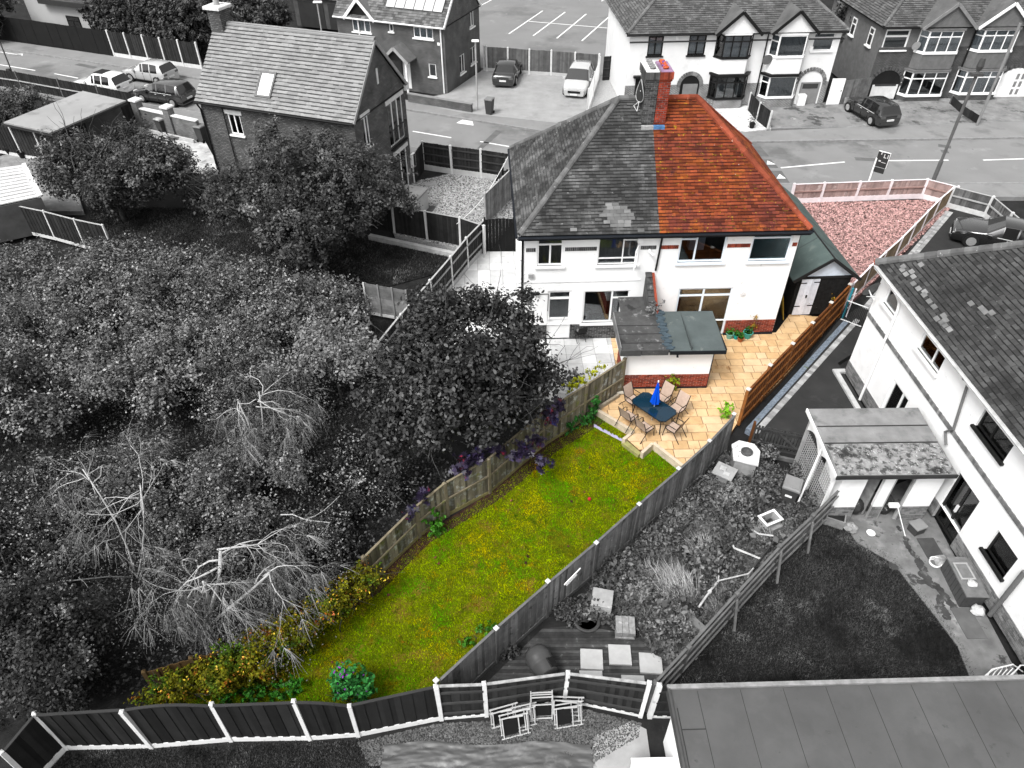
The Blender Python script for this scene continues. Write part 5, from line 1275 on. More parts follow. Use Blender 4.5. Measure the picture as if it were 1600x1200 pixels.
m_wp = M('white_plank', (.66, .68, .74), .7, .12, 5, rnd=.12, per='object', spots=[((.4, .36, .34), 5, .62, .7)])
for k in range(7):
    a = .14 + k * .116; MB().cbox(a + .004, -.06, .06, a + .112, -.036, 1.92, .003).build('plank', m_wp, dr)
for zz in (.5, 1.72): MB().box(.1, -.07, zz, .38, -.061, zz + .05).box(.7, -.07, zz + .03, 1.0, -.061, zz + .08).build('hinge', M('dark_iron', g(.02), .6), dr)
MB().box(.5, -.09, .98, .56, -.06, 1.12).build('lock', M('dark_iron', g(.02)), dr)
gb = MB(); gb.add([(-.1, .0, GE), (GWD + .1, .0, GE), (GWD / 2, .0, GR_), (-.1, .05, GE), (GWD + .1, .05, GE), (GWD / 2, .05, GR_)], [(0, 1, 2), (3, 5, 4), (0, 3, 4, 1)]); gb.build('gable', M('pale_gable', (.62, .68, .76), .7, .1, 4, spots=[(g(.3), 6, .66, .7)]), sg_)
MB().box(-.12, -.05, GE - .1, GWD + .2, .03, GE).build('head_rail', M('dark_iron', g(.02)), sg_)
m_gf = M('green_felt', (.075, .1, .095), .9, .15, 1.5, bump=.5, bs=80, spots=[((.12, .14, .13), 1.5, .58, .7)])
for s_ in (-1, 1):
    e = GWD / 2 + s_ * (GWD / 2 + .32); ze = GE - .15
    rf = MB().add([(e, -.2, ze), (GWD / 2, -.2, GR_ + .03), (GWD / 2, GL_ + .2, GR_ + .03), (e, GL_ + .2, ze), (e, -.2, ze + .06), (GWD / 2, -.2, GR_ + .1), (GWD / 2, GL_ + .2, GR_ + .1), (e, GL_ + .2, ze + .06)], BOXF).build('roof_slope', m_gf, sg_)
    b_ = MB(); b_.bar((e, -.22, ze + .02), (GWD / 2, -.22, GR_ + .05), .04, .14); b_.build('barge_board', M('dark_iron', g(.02)), sg_)
    for yy in (1.6, 4.0): lp = MB(); lp.bar((e, yy, ze + .064), (GWD / 2, yy, GR_ + .103), .03, .012); lp.build('felt_lap', M('green_felt_edge', (.06, .07, .07)), rf)
MB().tube([(GWD / 2, -.2, GR_ + .1), (GWD / 2, GL_ + .2, GR_ + .1)], .035, 6).build('ridge_roll', M('dark_iron', g(.02)), sg_)

# flat-roofed garage at the left and the white cabin
gf = thing('flat_roof_garage', 'garage with a smooth pale grey flat roof inside the dark fences, left', 'garage', (-27.5, 42.1, 0), R(64))
a_, b_, c_, d_ = (-27.31, 41.88), (-25.02, 47.16), (-28.60, 48.95), (-30.97, 43.47)
gf.location = (a_[0], a_[1], 0); gf.rotation_euler = (0, 0, 0)
rel = [(p[0] - a_[0], p[1] - a_[1]) for p in (a_, b_, c_, d_)]
MB().prism(rel, 2.2, 2.34, .0).build('roof', M('smooth_grey_roof', g(.26), .85, .1, .6, spots=[(g(.18), .7, .58, .7), (g(.05), 5, .72, .76)]), gf)
cx = sum(p[0] for p in rel) / 4; cy_ = sum(p[1] for p in rel) / 4
MB().prism([(cx + (p[0] - cx) * .8 - .2, cy_ + (p[1] - cy_) * .8 + .9) for p in rel], 0, 2.2).build('wall', M('dark_garage_wall', g(.07)), gf)
MB().prism([(cx + (p[0] - cx) * 1.015, cy_ + (p[1] - cy_) * 1.015) for p in rel], 2.1, 2.25).build('fascia', M('dark_fascia', g(.03)), gf)
cb = thing('white_cabin', 'white boarded cabin roof cut by the left edge of the picture', 'cabin', (-26.72, 37.31)+(0,), R(0))
a_, b_, c_, d_ = (-26.46, 37.20), (-24.40, 34.43), (-26.98, 32.89), (-29.22, 36.08)
o_ = cb.location
def rl_(p, z): return (p[0] - o_[0], p[1] - o_[1], z)
n = 11
for k in range(n):
    t0, t1 = k / n, (k + 1) / n - .012
    lp = lambda p, q, t: tuple(p[i] + (q[i] - p[i]) * t for i in range(3))
    A, B = rl_(a_, 2.4), rl_(b_, 1.9); D, C = rl_(d_, 2.4), rl_(c_, 1.9)
    q0, q1, q2, q3 = lp(A, B, t0), lp(A, B, t1), lp(D, C, t1), lp(D, C, t0)
    MB().add([q1, q0, q3, q2] + [(x, y, z + .03 + (.02 if i in (0, 3) else 0)) for i, (x, y, z) in enumerate((q1, q0, q3, q2))], BOXF).build('roof_board', M('white_board', g(.5), .7, .1, 2, rnd=.08, per='object', spots=[(g(.35), 4, .66, .72)]), cb)
b2 = MB(); b2.bar(rl_(a_, 2.45), rl_(b_, 1.95), .2, .12); b2.build('barge_board', m_upvc, cb)
MB().prism([rl_(p, 0)[:2] for p in (a_, b_, c_, d_)], 0, 1.85).build('wall', M('dark_garage_wall', g(.07)), cb)

# ================================================================ patios, lawns, fences
tan = [M('sandstone_a', (.54, .365, .195), .85, .14, 2.5, bump=.2, bs=50, spots=[((.36, .19, .08), 2.2, .56, .7)]), M('sandstone_b', (.58, .4, .225), .85, .14, 2.5, bump=.2, bs=50, spots=[((.42, .24, .1), 2, .56, .7)]),
       M('sandstone_c', (.5, .325, .165), .85, .16, 3, bump=.2, bs=50), M('sandstone_d', (.57, .41, .25), .85, .14, 2, bump=.2, bs=50, spots=[((.5, .24, .09), 3, .6, .7)])]
patio_poly = [(3.37, 20.31), (4.62, 19.22), (4.23, 18.81), (4.73, 18.10), (5.18, 18.52), (6.07, 17.44), (6.35, 16.95), (7.75, 18.45), (8.55, 19.6), (11.0, 22.2), (14.6, 26.4), (12.6, 26.7), (11.6, 25.3), (4.3, 24.9), (4.35, 21.55), (4.26, 21.20)]
paving('patio', patio_poly, 0.0, .56, .43, R(1.0), tan, bed=M('brown_joint', (.1, .055, .03), .95, .2), z0=ZG - .05, joint=.022)
gslab = [M('grey_flag_a', g(.5), .85, .12, 2, bump=.2, bs=40, spots=[(g(.32), 1.6, .58, .7)]), M('grey_flag_b', g(.58), .85, .12, 2, bump=.2, bs=40, spots=[(g(.38), 1.3, .6, .7)]), M('grey_flag_c', g(.44), .85, .15, 2, bump=.2, bs=40, spots=[(g(.25), 2, .6, .7)])]
paving('patio', [(-1.55, 32.2), (.3, 32.2), (.5, 24.78), (4.3, 24.95), (4.3, 22.6), (3.67, 22.46), (2.00, 20.64), (0.00, 21.47), (-2.96, 23.50), (-4.6, 25.4)], 0.0, .62, .62, R(2.4), gslab, bed=M('grey_joint', g(.16), .95, .2), z0=ZG - .05, vary=False, bond=False, origin=(.5, 24.78))

# lawn
m_lawn = M('lawn_thatch', (.08, .1, .0), .95, .3, 3, bump=.6, bs=40, spots=[((.14, .09, .012), 1.1, .55, .66)])
lawn_poly = [(3.46, 20.50), (4.66, 19.37), (4.68, 18.08), (5.23, 18.63), (6.14, 17.57), (6.2, 16.85), (5.4, 15.95), (3.9, 14.5), (2.45, 13.1), (1.0, 11.7), (-.45, 10.3), (-1.85, 8.85), (-4.0, 8.3), (-9.2, 8.15), (-9.82, 9.11), (-6.94, 10.06), (-5.63, 11.62), (-4.28, 12.59), (-2.93, 14.42), (-0.67, 16.32), (1.30, 18.53)]
struct(MB().prism(lawn_poly, ZG - .1, ZG + .012).build('lawn', m_lawn))
def grass(name, poly, n, h, w, mat, z=ZG, label=None, keep=None):
    X, Y = scatter(poly, n)
    if keep is not None: k = keep(X, Y); X, Y = X[k], Y[k]
    n = len(X); X = X + rng.normal(size=n) * .04; Y = Y + rng.normal(size=n) * .04; a = rng.uniform(0, 2 * np.pi, n); t = rng.uniform(0, 2 * np.pi, n); L = h * rng.uniform(.5, 1.3, n); le = rng.uniform(.2, .9, n) * L
    V = np.zeros((n, 3, 3)); ww = w * rng.uniform(.6, 1.3, n)
    V[:, 0] = np.c_[X + ww * np.cos(a), Y + ww * np.sin(a), np.full(n, z)]; V[:, 1] = np.c_[X - ww * np.cos(a), Y - ww * np.sin(a), np.full(n, z)]
    V[:, 2] = np.c_[X + le * np.cos(t), Y + le * np.sin(t), z + L]
    me = bpy.data.meshes.new(name); me.vertices.add(3 * n); me.vertices.foreach_set('co', V.reshape(-1)); me.loops.add(3 * n); me.loops.foreach_set('vertex_index', np.arange(3 * n, dtype=np.int32))
    me.polygons.add(n); me.polygons.foreach_set('loop_start', np.arange(0, 3 * n, 3, dtype=np.int32)); me.update(calc_edges=True); me.materials.append(mat)
    return setp(link(name, me), label, 'grass', kind='stuff')
m_blade = M('grass_blade', (.26, .34, .0), .9, .35, 1.7, rnd=.55, spec=.0, spots=[((.5, .43, .0), .5, .52, .62), ((.11, .33, .0), .7, .5, .6), ((.5, .31, .0), 1.6, .58, .65), ((.05, .14, .0), 3.2, .58, .64), ((.3, .15, .01), 2.4, .6, .68), ((.2, .12, .01), .4, .58, .7)], trans=.25)
grass('grass', lawn_poly, 330000, .055, .012, m_blade, ZG + .01, 'mossy green and yellow grass of the long back lawn')
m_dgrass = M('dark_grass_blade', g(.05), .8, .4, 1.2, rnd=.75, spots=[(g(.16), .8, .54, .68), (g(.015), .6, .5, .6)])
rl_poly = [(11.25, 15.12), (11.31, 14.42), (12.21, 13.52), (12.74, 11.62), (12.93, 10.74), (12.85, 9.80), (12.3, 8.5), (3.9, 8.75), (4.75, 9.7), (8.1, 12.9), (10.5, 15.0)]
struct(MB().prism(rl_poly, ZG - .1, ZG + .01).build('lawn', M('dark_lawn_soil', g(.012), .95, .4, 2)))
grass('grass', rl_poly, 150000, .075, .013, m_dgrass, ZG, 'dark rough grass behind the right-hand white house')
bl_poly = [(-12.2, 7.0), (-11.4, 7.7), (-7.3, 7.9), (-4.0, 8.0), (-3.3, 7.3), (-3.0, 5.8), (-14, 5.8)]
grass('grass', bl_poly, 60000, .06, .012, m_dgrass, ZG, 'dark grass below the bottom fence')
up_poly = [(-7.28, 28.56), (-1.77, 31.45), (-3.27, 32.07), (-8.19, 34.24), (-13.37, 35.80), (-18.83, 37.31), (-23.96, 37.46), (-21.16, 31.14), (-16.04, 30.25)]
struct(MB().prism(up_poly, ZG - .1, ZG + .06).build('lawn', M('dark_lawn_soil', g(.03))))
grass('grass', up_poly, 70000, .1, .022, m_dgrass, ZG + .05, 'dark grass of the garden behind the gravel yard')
def pebbles(name, poly, n, s, mat, z, label):
    X, Y = scatter(poly, n); n = len(X)
    t = np.array([(1, 0, 0), (0, 1, 0), (-1, 0, 0), (0, -1, 0), (0, 0, .7)], float)
    a = rng.uniform(0, 6.28, n); sc = s * rng.uniform(.5, 1.4, (n, 1, 1)) * rng.uniform(.7, 1.3, (n, 1, 3))
    c, s_ = np.cos(a)[:, None], np.sin(a)[:, None]
    V = np.empty((n, 5, 3)); V[:, :, 0] = t[:, 0] * c - t[:, 1] * s_; V[:, :, 1] = t[:, 0] * s_ + t[:, 1] * c; V[:, :, 2] = t[:, 2]
    V = V * sc + np.c_[X, Y, np.full(n, z)][:, None, :]
    f = np.array([(0, 1, 4), (1, 2, 4), (2, 3, 4), (3, 0, 4)]); F = (f[None] + 5 * np.arange(n)[:, None, None]).reshape(-1)
    me = bpy.data.meshes.new(name); me.vertices.add(5 * n); me.vertices.foreach_set('co', V.reshape(-1)); me.loops.add(12 * n); me.loops.foreach_set('vertex_index', F.astype(np.int32))
    me.polygons.add(4 * n); me.polygons.foreach_set('loop_start', np.arange(0, 12 * n, 3, dtype=np.int32)); me.update(calc_edges=True); me.materials.append(mat)
    return setp(link(name, me), label, 'gravel', kind='stuff')
pink_poly = [(12.6, 34.2), (15.8, 37.5), (23.5, 37.9), (24.9, 37.2), (14.9, 26.8), (14.6, 26.7)]
m_pink = M('pink_gravel_bed', (.2, .115, .11), .9, .2, 5)
struct(MB().prism(pink_poly, ZG - .1, 0.0).build('gravel_garden', m_pink))
pebbles('gravel', pink_poly, 46000, .058, M('pink_stone', (.27, .16, .15), .85, .3, 5, rnd=.9, spots=[((.4, .33, .3), 9, .6, .66)]), 0.0, 'pink stone chippings of the front garden by the road')
pebbles('gravel', yard, 20000, .052, M('grey_stone', g(.22), .85, .2, 3, rnd=.8), 0.0, 'pale grey gravel of the yard beside the dark fence')
pb_poly = [(-4.0, 7.95), (-1.9, 8.45), (-.6, 8.5), (1.4, 8.95), (3.4, 8.45), (3.3, 8.1), (2.0, 7.4), (-3.6, 7.4)]
struct(MB().prism(pb_poly, ZG - .1, ZG + .015).build('gravel_strip', M('pebble_bed', g(.03), .9, .3, 5)))
pebbles('gravel', pb_poly, 26000, .028, M('dark_pebble', g(.075), .8, .3, 3, rnd=.75), ZG + .02, 'grey pebbles along the foot of the bottom fence')

# soil beds beside the lawn
m_bed = M('brown_soil', (.035, .017, .012), .95, .5, 5, bump=1, bs=18, spots=[((.09, .05, .03), 9, .62, .7)])
bd = [(4.30, 21.29), (1.19, 18.59), (-0.78, 16.35), (-3.04, 14.47), (-4.40, 12.63), (-5.72, 11.62), (-5.44, 11.35), (-4.07, 12.38), (-2.67, 14.26), (-0.33, 16.14), (1.65, 18.33), (3.57, 19.89)]
struct(MB().prism(bd, ZG - .1, ZG + .03).build('flower_bed', m_bed))

# raised timber edge and step between patio and lawn
m_sleep = M('sleeper', (.5, .42, .32), .85, .2, 3, spots=[((.28, .24, .14), 2.5, .58, .68)])
m_sleep2 = M('mossy_sleeper', (.26, .25, .1), .9, .3, 3)
def sleeper(p, q, name, label, z0, z1, w, mat):
    r_ = thing(name, label, 'timber edging', (p[0], p[1], z0), math.atan2(q[1] - p[1], q[0] - p[0])); L = math.hypot(q[0] - p[0], q[1] - p[1])
    MB().cbox(0, -w / 2, 0, L, w / 2, z1 - z0, .012).build('top_sleeper', mat, r_)
    MB().box(.01, -w / 2 + .012, -.0, L - .01, w / 2 - .012, .04).build('lower_sleeper', m_sleep2, r_)
    return r_
s1 = sleeper((3.29, 20.29), (4.55, 19.10), 'patio_edging', 'timber sleeper along the lawn edge left of the step', ZG, .07, .13, m_sleep)
sleeper((5.20, 18.50), (6.08, 17.36), 'patio_edging', 'timber sleeper along the lawn edge right of the step', ZG, .07, .13, m_sleep)
sleeper((4.12, 18.68), (4.55, 19.10), 'step_cheek', 'left timber cheek of the lawn step', ZG, .08, .12, m_sleep)
sleeper((4.71, 18.00), (5.17, 18.47), 'step_cheek', 'right timber cheek of the lawn step', ZG, .08, .12, m_sleep)
sleeper((4.18, 18.71), (4.69, 18.09), 'lawn_step', 'greenish timber step from patio down to lawn', ZG, -.08, .26, m_sleep2)
sleeper((3.36, 20.35), (4.21, 21.09), 'planter_edging', 'timber edge of the narrow bed by the weathered fence', ZG, .16, .1, M('grey_sleeper', (.3, .26, .2), .9, .3, 3))
mb = MB()
for k in range(14):
    t = k / 14; p = (3.12 + (4.38 - 3.12) * t, 19.62 - (19.62 - 18.62) * t)
    mb.add([(p[0], p[1], ZG + .02), (p[0] + .1, p[1] - .08, ZG + .02), (p[0] + .1 + random.uniform(-.02, .02), p[1] - .08, ZG + random.uniform(.1, .2)), (p[0], p[1], ZG + random.uniform(.1, .2))], [(0, 1, 2, 3)])
setp(mb.build('plastic_sheet', M('lilac_sheet', (.55, .5, .75), .5)), 'torn pale lilac sheet showing under the left sleeper', 'plastic sheet')

# --- fences
m_conpost = M('concrete_post', g(.55), .85, .12, 4)
m_darkb = M('dark_stained_board', g(.022), .85, .25, 3, rnd=.35, per='object', bump=.3, bs=30)
m_darkb_i = M('dark_stained_boards', g(.022), .85, .25, 3, rnd=.35, bump=.3, bs=30)
m_old = M('weathered_board', (.15, .135, .1), .9, .3, 2, rnd=.5, per='object', bump=.5, bs=30, spots=[((.3, .31, .29), 3.2, .54, .64), ((.13, .14, .04), 2.2, .58, .68), ((.08, .06, .035), 4, .62, .7)])
m_oldp = M('weathered_post', (.17, .145, .1), .9, .3, 3, spots=[((.14, .15, .05), 3, .58, .68)])
m_grb = M('grey_board', g(.12), .85, .3, 2, rnd=.3, per='object', bump=.4, bs=30, spots=[(g(.2), 4, .6, .7), (g(.05), 3, .6, .7)])
m_grb = M('silvered_board', g(.15), .85, .3, 2, rnd=.4, per='object', bump=.5, bs=30, spots=[(g(.24), 5, .6, .7), (g(.06), 3, .58, .68)])
m_grp = M('grey_post', g(.11), .85, .25, 3)
fence('weathered tan board fence along the left side of the lawn', [(4.33, 21.33), (2.71, 19.93), (1.14, 18.56), (-0.78, 16.35), (-2.16, 15.37), (-3.04, 14.47), (-4.40, 12.63)], 1.65, boards=m_old, post=m_oldp, rail=m_oldp, rails=1, side=-1, gravel=M('mossy_gravel_board', (.18, .16, .07), .9, .3), gh=.16, bw=.115, cap=m_oldp, heights=[1.95, 1.85, 1.8, 1.75, 1.65, 1.55, 1.45], pw=.11)
fence('brown board fence buried under the autumn creeper', [(-4.40, 12.63), (-5.63, 11.66), (-6.98, 10.02), (-8.49, 9.57), (-9.59, 9.18)], 1.3, boards=M('brown_board', (.06, .036, .014), .9, .3, 3, rnd=.3, per='object'), post=M('brown_fence_post', (.07, .045, .02), .9), rail=M('brown_fence_post', (.07, .045, .02)), rails=1, side=-1, bw=.13)
fence('silvered grey board fence along the right side of the lawn', [(7.9, 18.45), (6.72, 17.12), (5.43, 15.83), (3.92, 14.37), (2.5, 12.97), (1.03, 11.59), (-.43, 10.18), (-1.85, 8.72)], 1.75, boards=m_grb, post=m_grp, rail=m_grp, rails=2, side=1, gravel=m_grp, gh=.18, bw=.13, cap=m_grp, pw=.09, postcap=m_conpost)
m_wc = M('white_concrete', g(.66), .8, .08, 3, spots=[(g(.4), 4, .6, .72)])
fence('black board fence with white posts and base along the bottom left', [(-11.87, 6.96), (-11.47, 7.8), (-9.29, 7.84), (-7.29, 8.01), (-5.25, 8.04), (-4.01, 8.13), (-1.87, 8.56)], 1.9, boards=M('black_board', g(.016), .7, .2, 3, rnd=.4, per='object'), post=m_wc, rails=0, gravel=m_wc, gh=.22, bw=.15, cap=M('black_cap', g(.03), .7), heights=[1.8, 1.92, 2.1, 1.95, 2.05, 1.7, 1.8], arch=[0, 0, .14, 0, .05, 0], pw=.1)
fence('dark railed fence with white posts behind the folded chairs', [(-1.87, 8.56), (-.68, 8.66), (1.41, 9.06), (3.42, 8.64)], 1.7, boards=m_darkb, post=m_wc, rail=M('dark_rail', g(.04), .8, .2), rails=3, side=1, gravel=m_wc, gh=.12, bw=.125, cap=M('worn_cap', g(.3), .9, .4, 5), heights=[1.82, 1.72, 1.5, 1.8], pw=.11)
fence('short dark fence stub between the post and the felt-roofed outbuilding', [(3.66, 8.62), (4.7, 8.6)], 1.75, boards=m_darkb, post=m_wc, rail=m_darkb, rails=3, side=1, gravel=m_wc, gh=.1, bw=.125, pw=.12)
m_rough = M('rough_dark_board', g(.13), .9, .3, 2, rnd=.35, per='object', spots=[(g(.13), 4, .6, .7)])
rf_ = fence('sagging dark fence with rails between weed garden and dark lawn', [(10.6, 15.25), (9.3, 14.1), (8.0, 12.98), (6.3, 11.36), (4.63, 9.74), (3.62, 8.78)], 1.55, boards=m_rough, post=m_grp, rail=M('worn_rail', g(.16), .9, .3), rails=3, side=-1, bw=.14, cap=m_grp, pw=.09, jit=.03, postcap=m_grp)
for (px, py) in ((9.3, 14.1), (8.0, 12.98), (6.3, 11.36)):
    b_ = MB(); b_.bar((px - 10.6 + .05, py - 15.25 - .06, 1.35), (px - 10.6 + .2, py - 15.25 - .24, .0), .07, .07); b_.build('brace', M('worn_rail', g(.16)), rf_)
m_brown = M('brown_stain_board', (.13, .045, .012), .7, .3, 3, rnd=.3, per='object', bump=.3, bs=30, spots=[((.07, .025, .008), 2, .56, .68)])
m_brownr = M('brown_rail', (.2, .075, .02), .7, .3, 3, spots=[((.45, .38, .32), 7, .66, .72)])
fence('brown railed fence along the right side of the patio', [(8.58, 19.52), (9.75, 20.86), (10.98, 22.24), (12.2, 23.62), (13.45, 25.02), (14.72, 26.45)], 1.7, z=0, boards=m_brown, post=m_brownr, rail=m_brownr, rails=3, side=1, bw=.12, cap=m_brown, pw=.11, postcap=M('white_cap', (.5, .48, .45), .7))
struct(MB().prism([(8.8, 19.3), (14.95, 26.25), (15.1, 26.1), (8.95, 19.15)], ZG, .02).build('gravel_strip', M('blue_grey_gravel', (.16, .19, .23), .9, .4, 12, bump=.8, bs=50, spots=[((.1, .13, .03), 3, .64, .7)])))
eb = MB(); L = math.hypot(15.5 - 9.05, 26.3 - 19.08); n = 44; a = math.atan2(26.3 - 19.08, 15.5 - 9.05)
T = Matrix.Translation((9.08, 19.05, 0)) @ Matrix.Rotation(a, 4, 'Z')
root = struct(MB().box(0, -.12, ZG, L, .1, -.02, T).build('block_edging', m_kerb))
m_blk = M('edging_block', g(.3), .85, .2, 4, rnd=.3, per='object')
for k in range(n): MB().cbox(k * L / n + .005, -.12, -.03, (k + 1) * L / n - .005, .1, .03, .008, T).build('block', m_blk, root)
a0, b0 = (16.15, 27.14), (24.27, 36.55)
L = math.hypot(b0[0] - a0[0], b0[1] - a0[1]); T = Matrix.Translation((a0[0], a0[1], 0)) @ Matrix.Rotation(math.atan2(b0[1] - a0[1], b0[0] - a0[0]), 4, 'Z')
root = struct(MB().box(0, -.3, ZG, L, .1, -.02, T).build('block_edging', m_kerb)); n = int(L / .2)
for k in range(n):
    for j in range(2): MB().cbox(k * L / n + .005, -.3 + j * .2, -.03, (k + 1) * L / n - .005, -.11 + j * .2, .03, .008, T).build('block', m_blk, root)
m_pinkb = M('pinkish_board', (.3, .22, .205), .85, .2, 3, rnd=.2, spots=[((.5, .42, .4), 2, .56, .7)])
m_wpost = M('white_post', (.72, .66, .68), .8, .08, 3)
fence('pinkish fence with white posts between pink gravel and road', [(15.76, 37.46), (17.48, 37.62), (19.50, 37.78), (21.35, 37.94), (23.44, 38.09), (24.69, 37.15)], 1.15, z=0, boards=m_pinkb, post=m_wpost, rail=M('pink_rail', (.3, .2, .18), .85), rails=1, side=1, gravel=m_wpost, gh=.3, bw=.12, cap=m_wpost, single=False, pw=.13)
m_tanb = M('tan_board', (.2, .15, .1), .85, .25, 3, rnd=.25)
fence('low brown fence with white posts between pink gravel and the black drive', [(15.36, 27.37), (16.74, 28.89), (17.98, 30.21), (19.30, 31.56), (20.54, 32.92), (21.83, 34.36), (23.08, 35.74), (24.38, 37.04)], 1.15, z=0, boards=m_tanb, post=m_wpost, rails=1, rail=m_tanb, side=-1, gravel=m_conpost, gh=.12, bw=.12, cap=m_wpost, single=False, pw=.1)
fence('grey fence with concrete posts behind the parked black saloon', [(24.42, 37.02), (25.96, 35.86), (26.04, 33.98), (26.11, 32.69), (26.13, 30.73)], 1.2, z=0, boards=M('grey_board_mix', g(.1), .85, .3, 3, rnd=.5), post=m_conpost, rail=M('pale_rail', g(.35)), rails=1, side=1, gravel=m_conpost, gh=.28, bw=.11, cap=M('pale_rail', g(.35)), single=False, pw=.13)
fence('black fence with concrete posts between gravel yard and road', [(-5.39, 41.93), (-3.62, 41.30), (-1.85, 40.77), (-0.11, 40.16)], 1.75, z=0, boards=m_darkb_i, post=m_conpost, rail=M('dark_rail', g(.06)), rails=3, side=1, gravel=M('pale_gravel_board', g(.42), .85), gh=.35, bw=.11, single=False, pw=.13)
fence('short black fence panel between the brick house and gravel yard fence', [(-5.71, 40.08), (-5.38, 41.84)], 1.75, z=0, boards=m_darkb_i, post=None, rails=0, single=False)
fence('black fence with pale posts between gravel yard and dark garden', [(-8.31, 34.94), (-6.23, 34.11), (-4.43, 33.43), (-2.65, 32.77), (-1.40, 31.94)], 1.6, z=0, boards=m_darkb_i, post=m_conpost, rails=0, bw=.11, single=False, pw=.11, cap=M('pale_cap', g(.35)))
fence('pale timber fence above the black side gate', [(-1.42, 35.08), (-0.68, 36.70), (0.04, 38.33)], 1.75, z=0, boards=M('pale_timber', g(.26), .85, .3, 3, rnd=.3), post=M('pale_timber_post', g(.32), .85, .3), rails=0, bw=.12, single=False, cap=M('pale_cap', g(.35)))
fence('dark railed fence with pale posts beside the grey flagged patio', [(-1.40, 32.36), (-2.18, 30.59), (-2.84, 28.83), (-3.61, 26.84), (-4.59, 24.32), (-5.27, 22.42)], 1.68, z=0, boards=m_darkb_i, post=m_conpost, rail=M('pale_rail2', g(.24)), rails=2, side=-1, gravel=m_conc2, gh=.28, bw=.12, single=False, pw=.1, cap=M('pale_cap', g(.35)))
wf = thing('fence', 'weathered fence of horizontal boards behind the dark maple', 'fence', (-6.52, 26.73)+(0,), 0)
a_, b_ = (-6.52, 26.73), (-4.59, 26.14); an = math.atan2(b_[1] - a_[1], b_[0] - a_[0]); L = math.hypot(b_[0] - a_[0], b_[1] - a_[1])
wf.rotation_euler = (0, 0, an)
for k in range(11): MB().box(0, -.012 - .006 * (k % 2), .15 + k * .135, L, .006, .15 + k * .135 + .145).build('board', M('waney_board', g(.15), .9, .3, 3, rnd=.3, per='object'), wf)
for k in range(4): MB().box(k * L / 3 - .035, -.06, 0, k * L / 3 + .035, -.02, 1.7).build('post', m_conpost if k == 0 else M('waney_batten', g(.2)), wf)
MB().box(0, -.03, 0, L, .03, .15).build('gravel_board', m_conpost, wf)
gt_ = thing('side_gate', 'solid black side gate between the fence and the white house', 'gate', (-1.35, 32.15, 0), R(2.4))
for k in range(9): MB().box(k * .17 + .003, -.02, .05, (k + 1) * .17 - .003, .015 + .006 * (k % 2), 1.82 + .05 * math.sin(k / 8 * math.pi)).build('board', M('gate_black', g(.006), .7), gt_)
for x in (-.06, 1.56): MB().box(x, -.05, 0, x + .1, .05, 1.95).build('post', m_black, gt_)
# left-hand fences
fence('dark fence with pale posts in front of the flat-roofed garage', [(-33.08, 44.51), (-30.91, 43.72), (-29.17, 43.14), (-27.18, 42.21)], 1.95, z=0, boards=m_darkb_i, post=m_conpost, rails=0, gravel=m_conpost, gh=.2, single=False, pw=.09)
fence('dark fence with pale posts running from the garage to the brick wall', [(-27.18, 42.21), (-26.92, 45.83), (-26.15, 47.75), (-25.16, 48.76)], 1.95, z=0, boards=m_darkb_i, post=m_conpost, rails=0, single=False, pw=.09)
fence('dark fence with thin pale posts below the white cabin', [(-28.38, 34.94), (-27.19, 34.52), (-25.57, 33.97), (-23.89, 33.36), (-21.93, 32.51), (-20.18, 31.88)], 1.65, z=0, boards=m_darkb_i, post=m_conpost, rails=0, gravel=m_conpost, gh=.18, single=False, pw=.08, cap=M('pale_cap', g(.35)))
fence('low dark fence with a pale rail along the near side of the road, left', [(-41.35, 57.55), (-37.32, 56.11), (-33.42, 54.46), (-29.93, 53.01), (-26.39, 51.37)], 1.3, z=0, boards=m_darkb_i, post=M('grey_post', g(.15)), rails=1, rail=M('pale_rail', g(.35)), side=1, single=False, pw=.1)
fence('tall black hoarding along the far pavement, top left', [(-47.53, 69.65), (-41.17, 67.34), (-36.33, 65.32), (-33.69, 64.26)], 2.0, z=0, boards=M('hoarding_black', g(.01), .8, .2), post=None, rails=0, single=False, bw=.6)
fence('black fence with white posts under the tall hedge across the road', [(-33.69, 64.26), (-32.00, 63.57), (-30.28, 62.89), (-28.60, 62.22), (-26.89, 61.56), (-25.21, 60.92)], 2.0, z=0, boards=m_darkb_i, post=m_conpost, rails=0, gravel=m_conpost, gh=.3, single=False, pw=.12)
fence('grey close-boarded fence between car park and block-paved drive', [(-2.23, 60.60), (-2.02, 60.44), (-0.31, 60.13), (1.38, 59.66), (3.11, 59.35), (4.92, 58.89), (6.71, 58.44)], 1.85, z=0, boards=M('mid_grey_boards', g(.1), .85, .2, 3, rnd=.25), post=m_conpost, rails=0, gravel=M('pale_gravel_board', g(.42)), gh=.25, single=False, pw=.13)
fence('dark brown fence between the car park and the far white house', [(7.08, 58.14), (8.37, 58.44)], 1.8, z=0, boards=m_darkb_i, post=None, rail=M('dark_rail', g(.06)), rails=3, side=1, single=False)
tf = thing('trellis_fence', 'pale diamond trellis fence beside the silver people carrier', 'fence', (6.78, 58.14)+(0,), 0)
a_, b_ = (6.78, 58.14), (5.32, 51.12); an = math.atan2(b_[1] - a_[1], b_[0] - a_[0]); L = math.hypot(b_[0] - a_[0], b_[1] - a_[1]); tf.rotation_euler = (0, 0, an)
tm = MB(); n = int(L / .35)
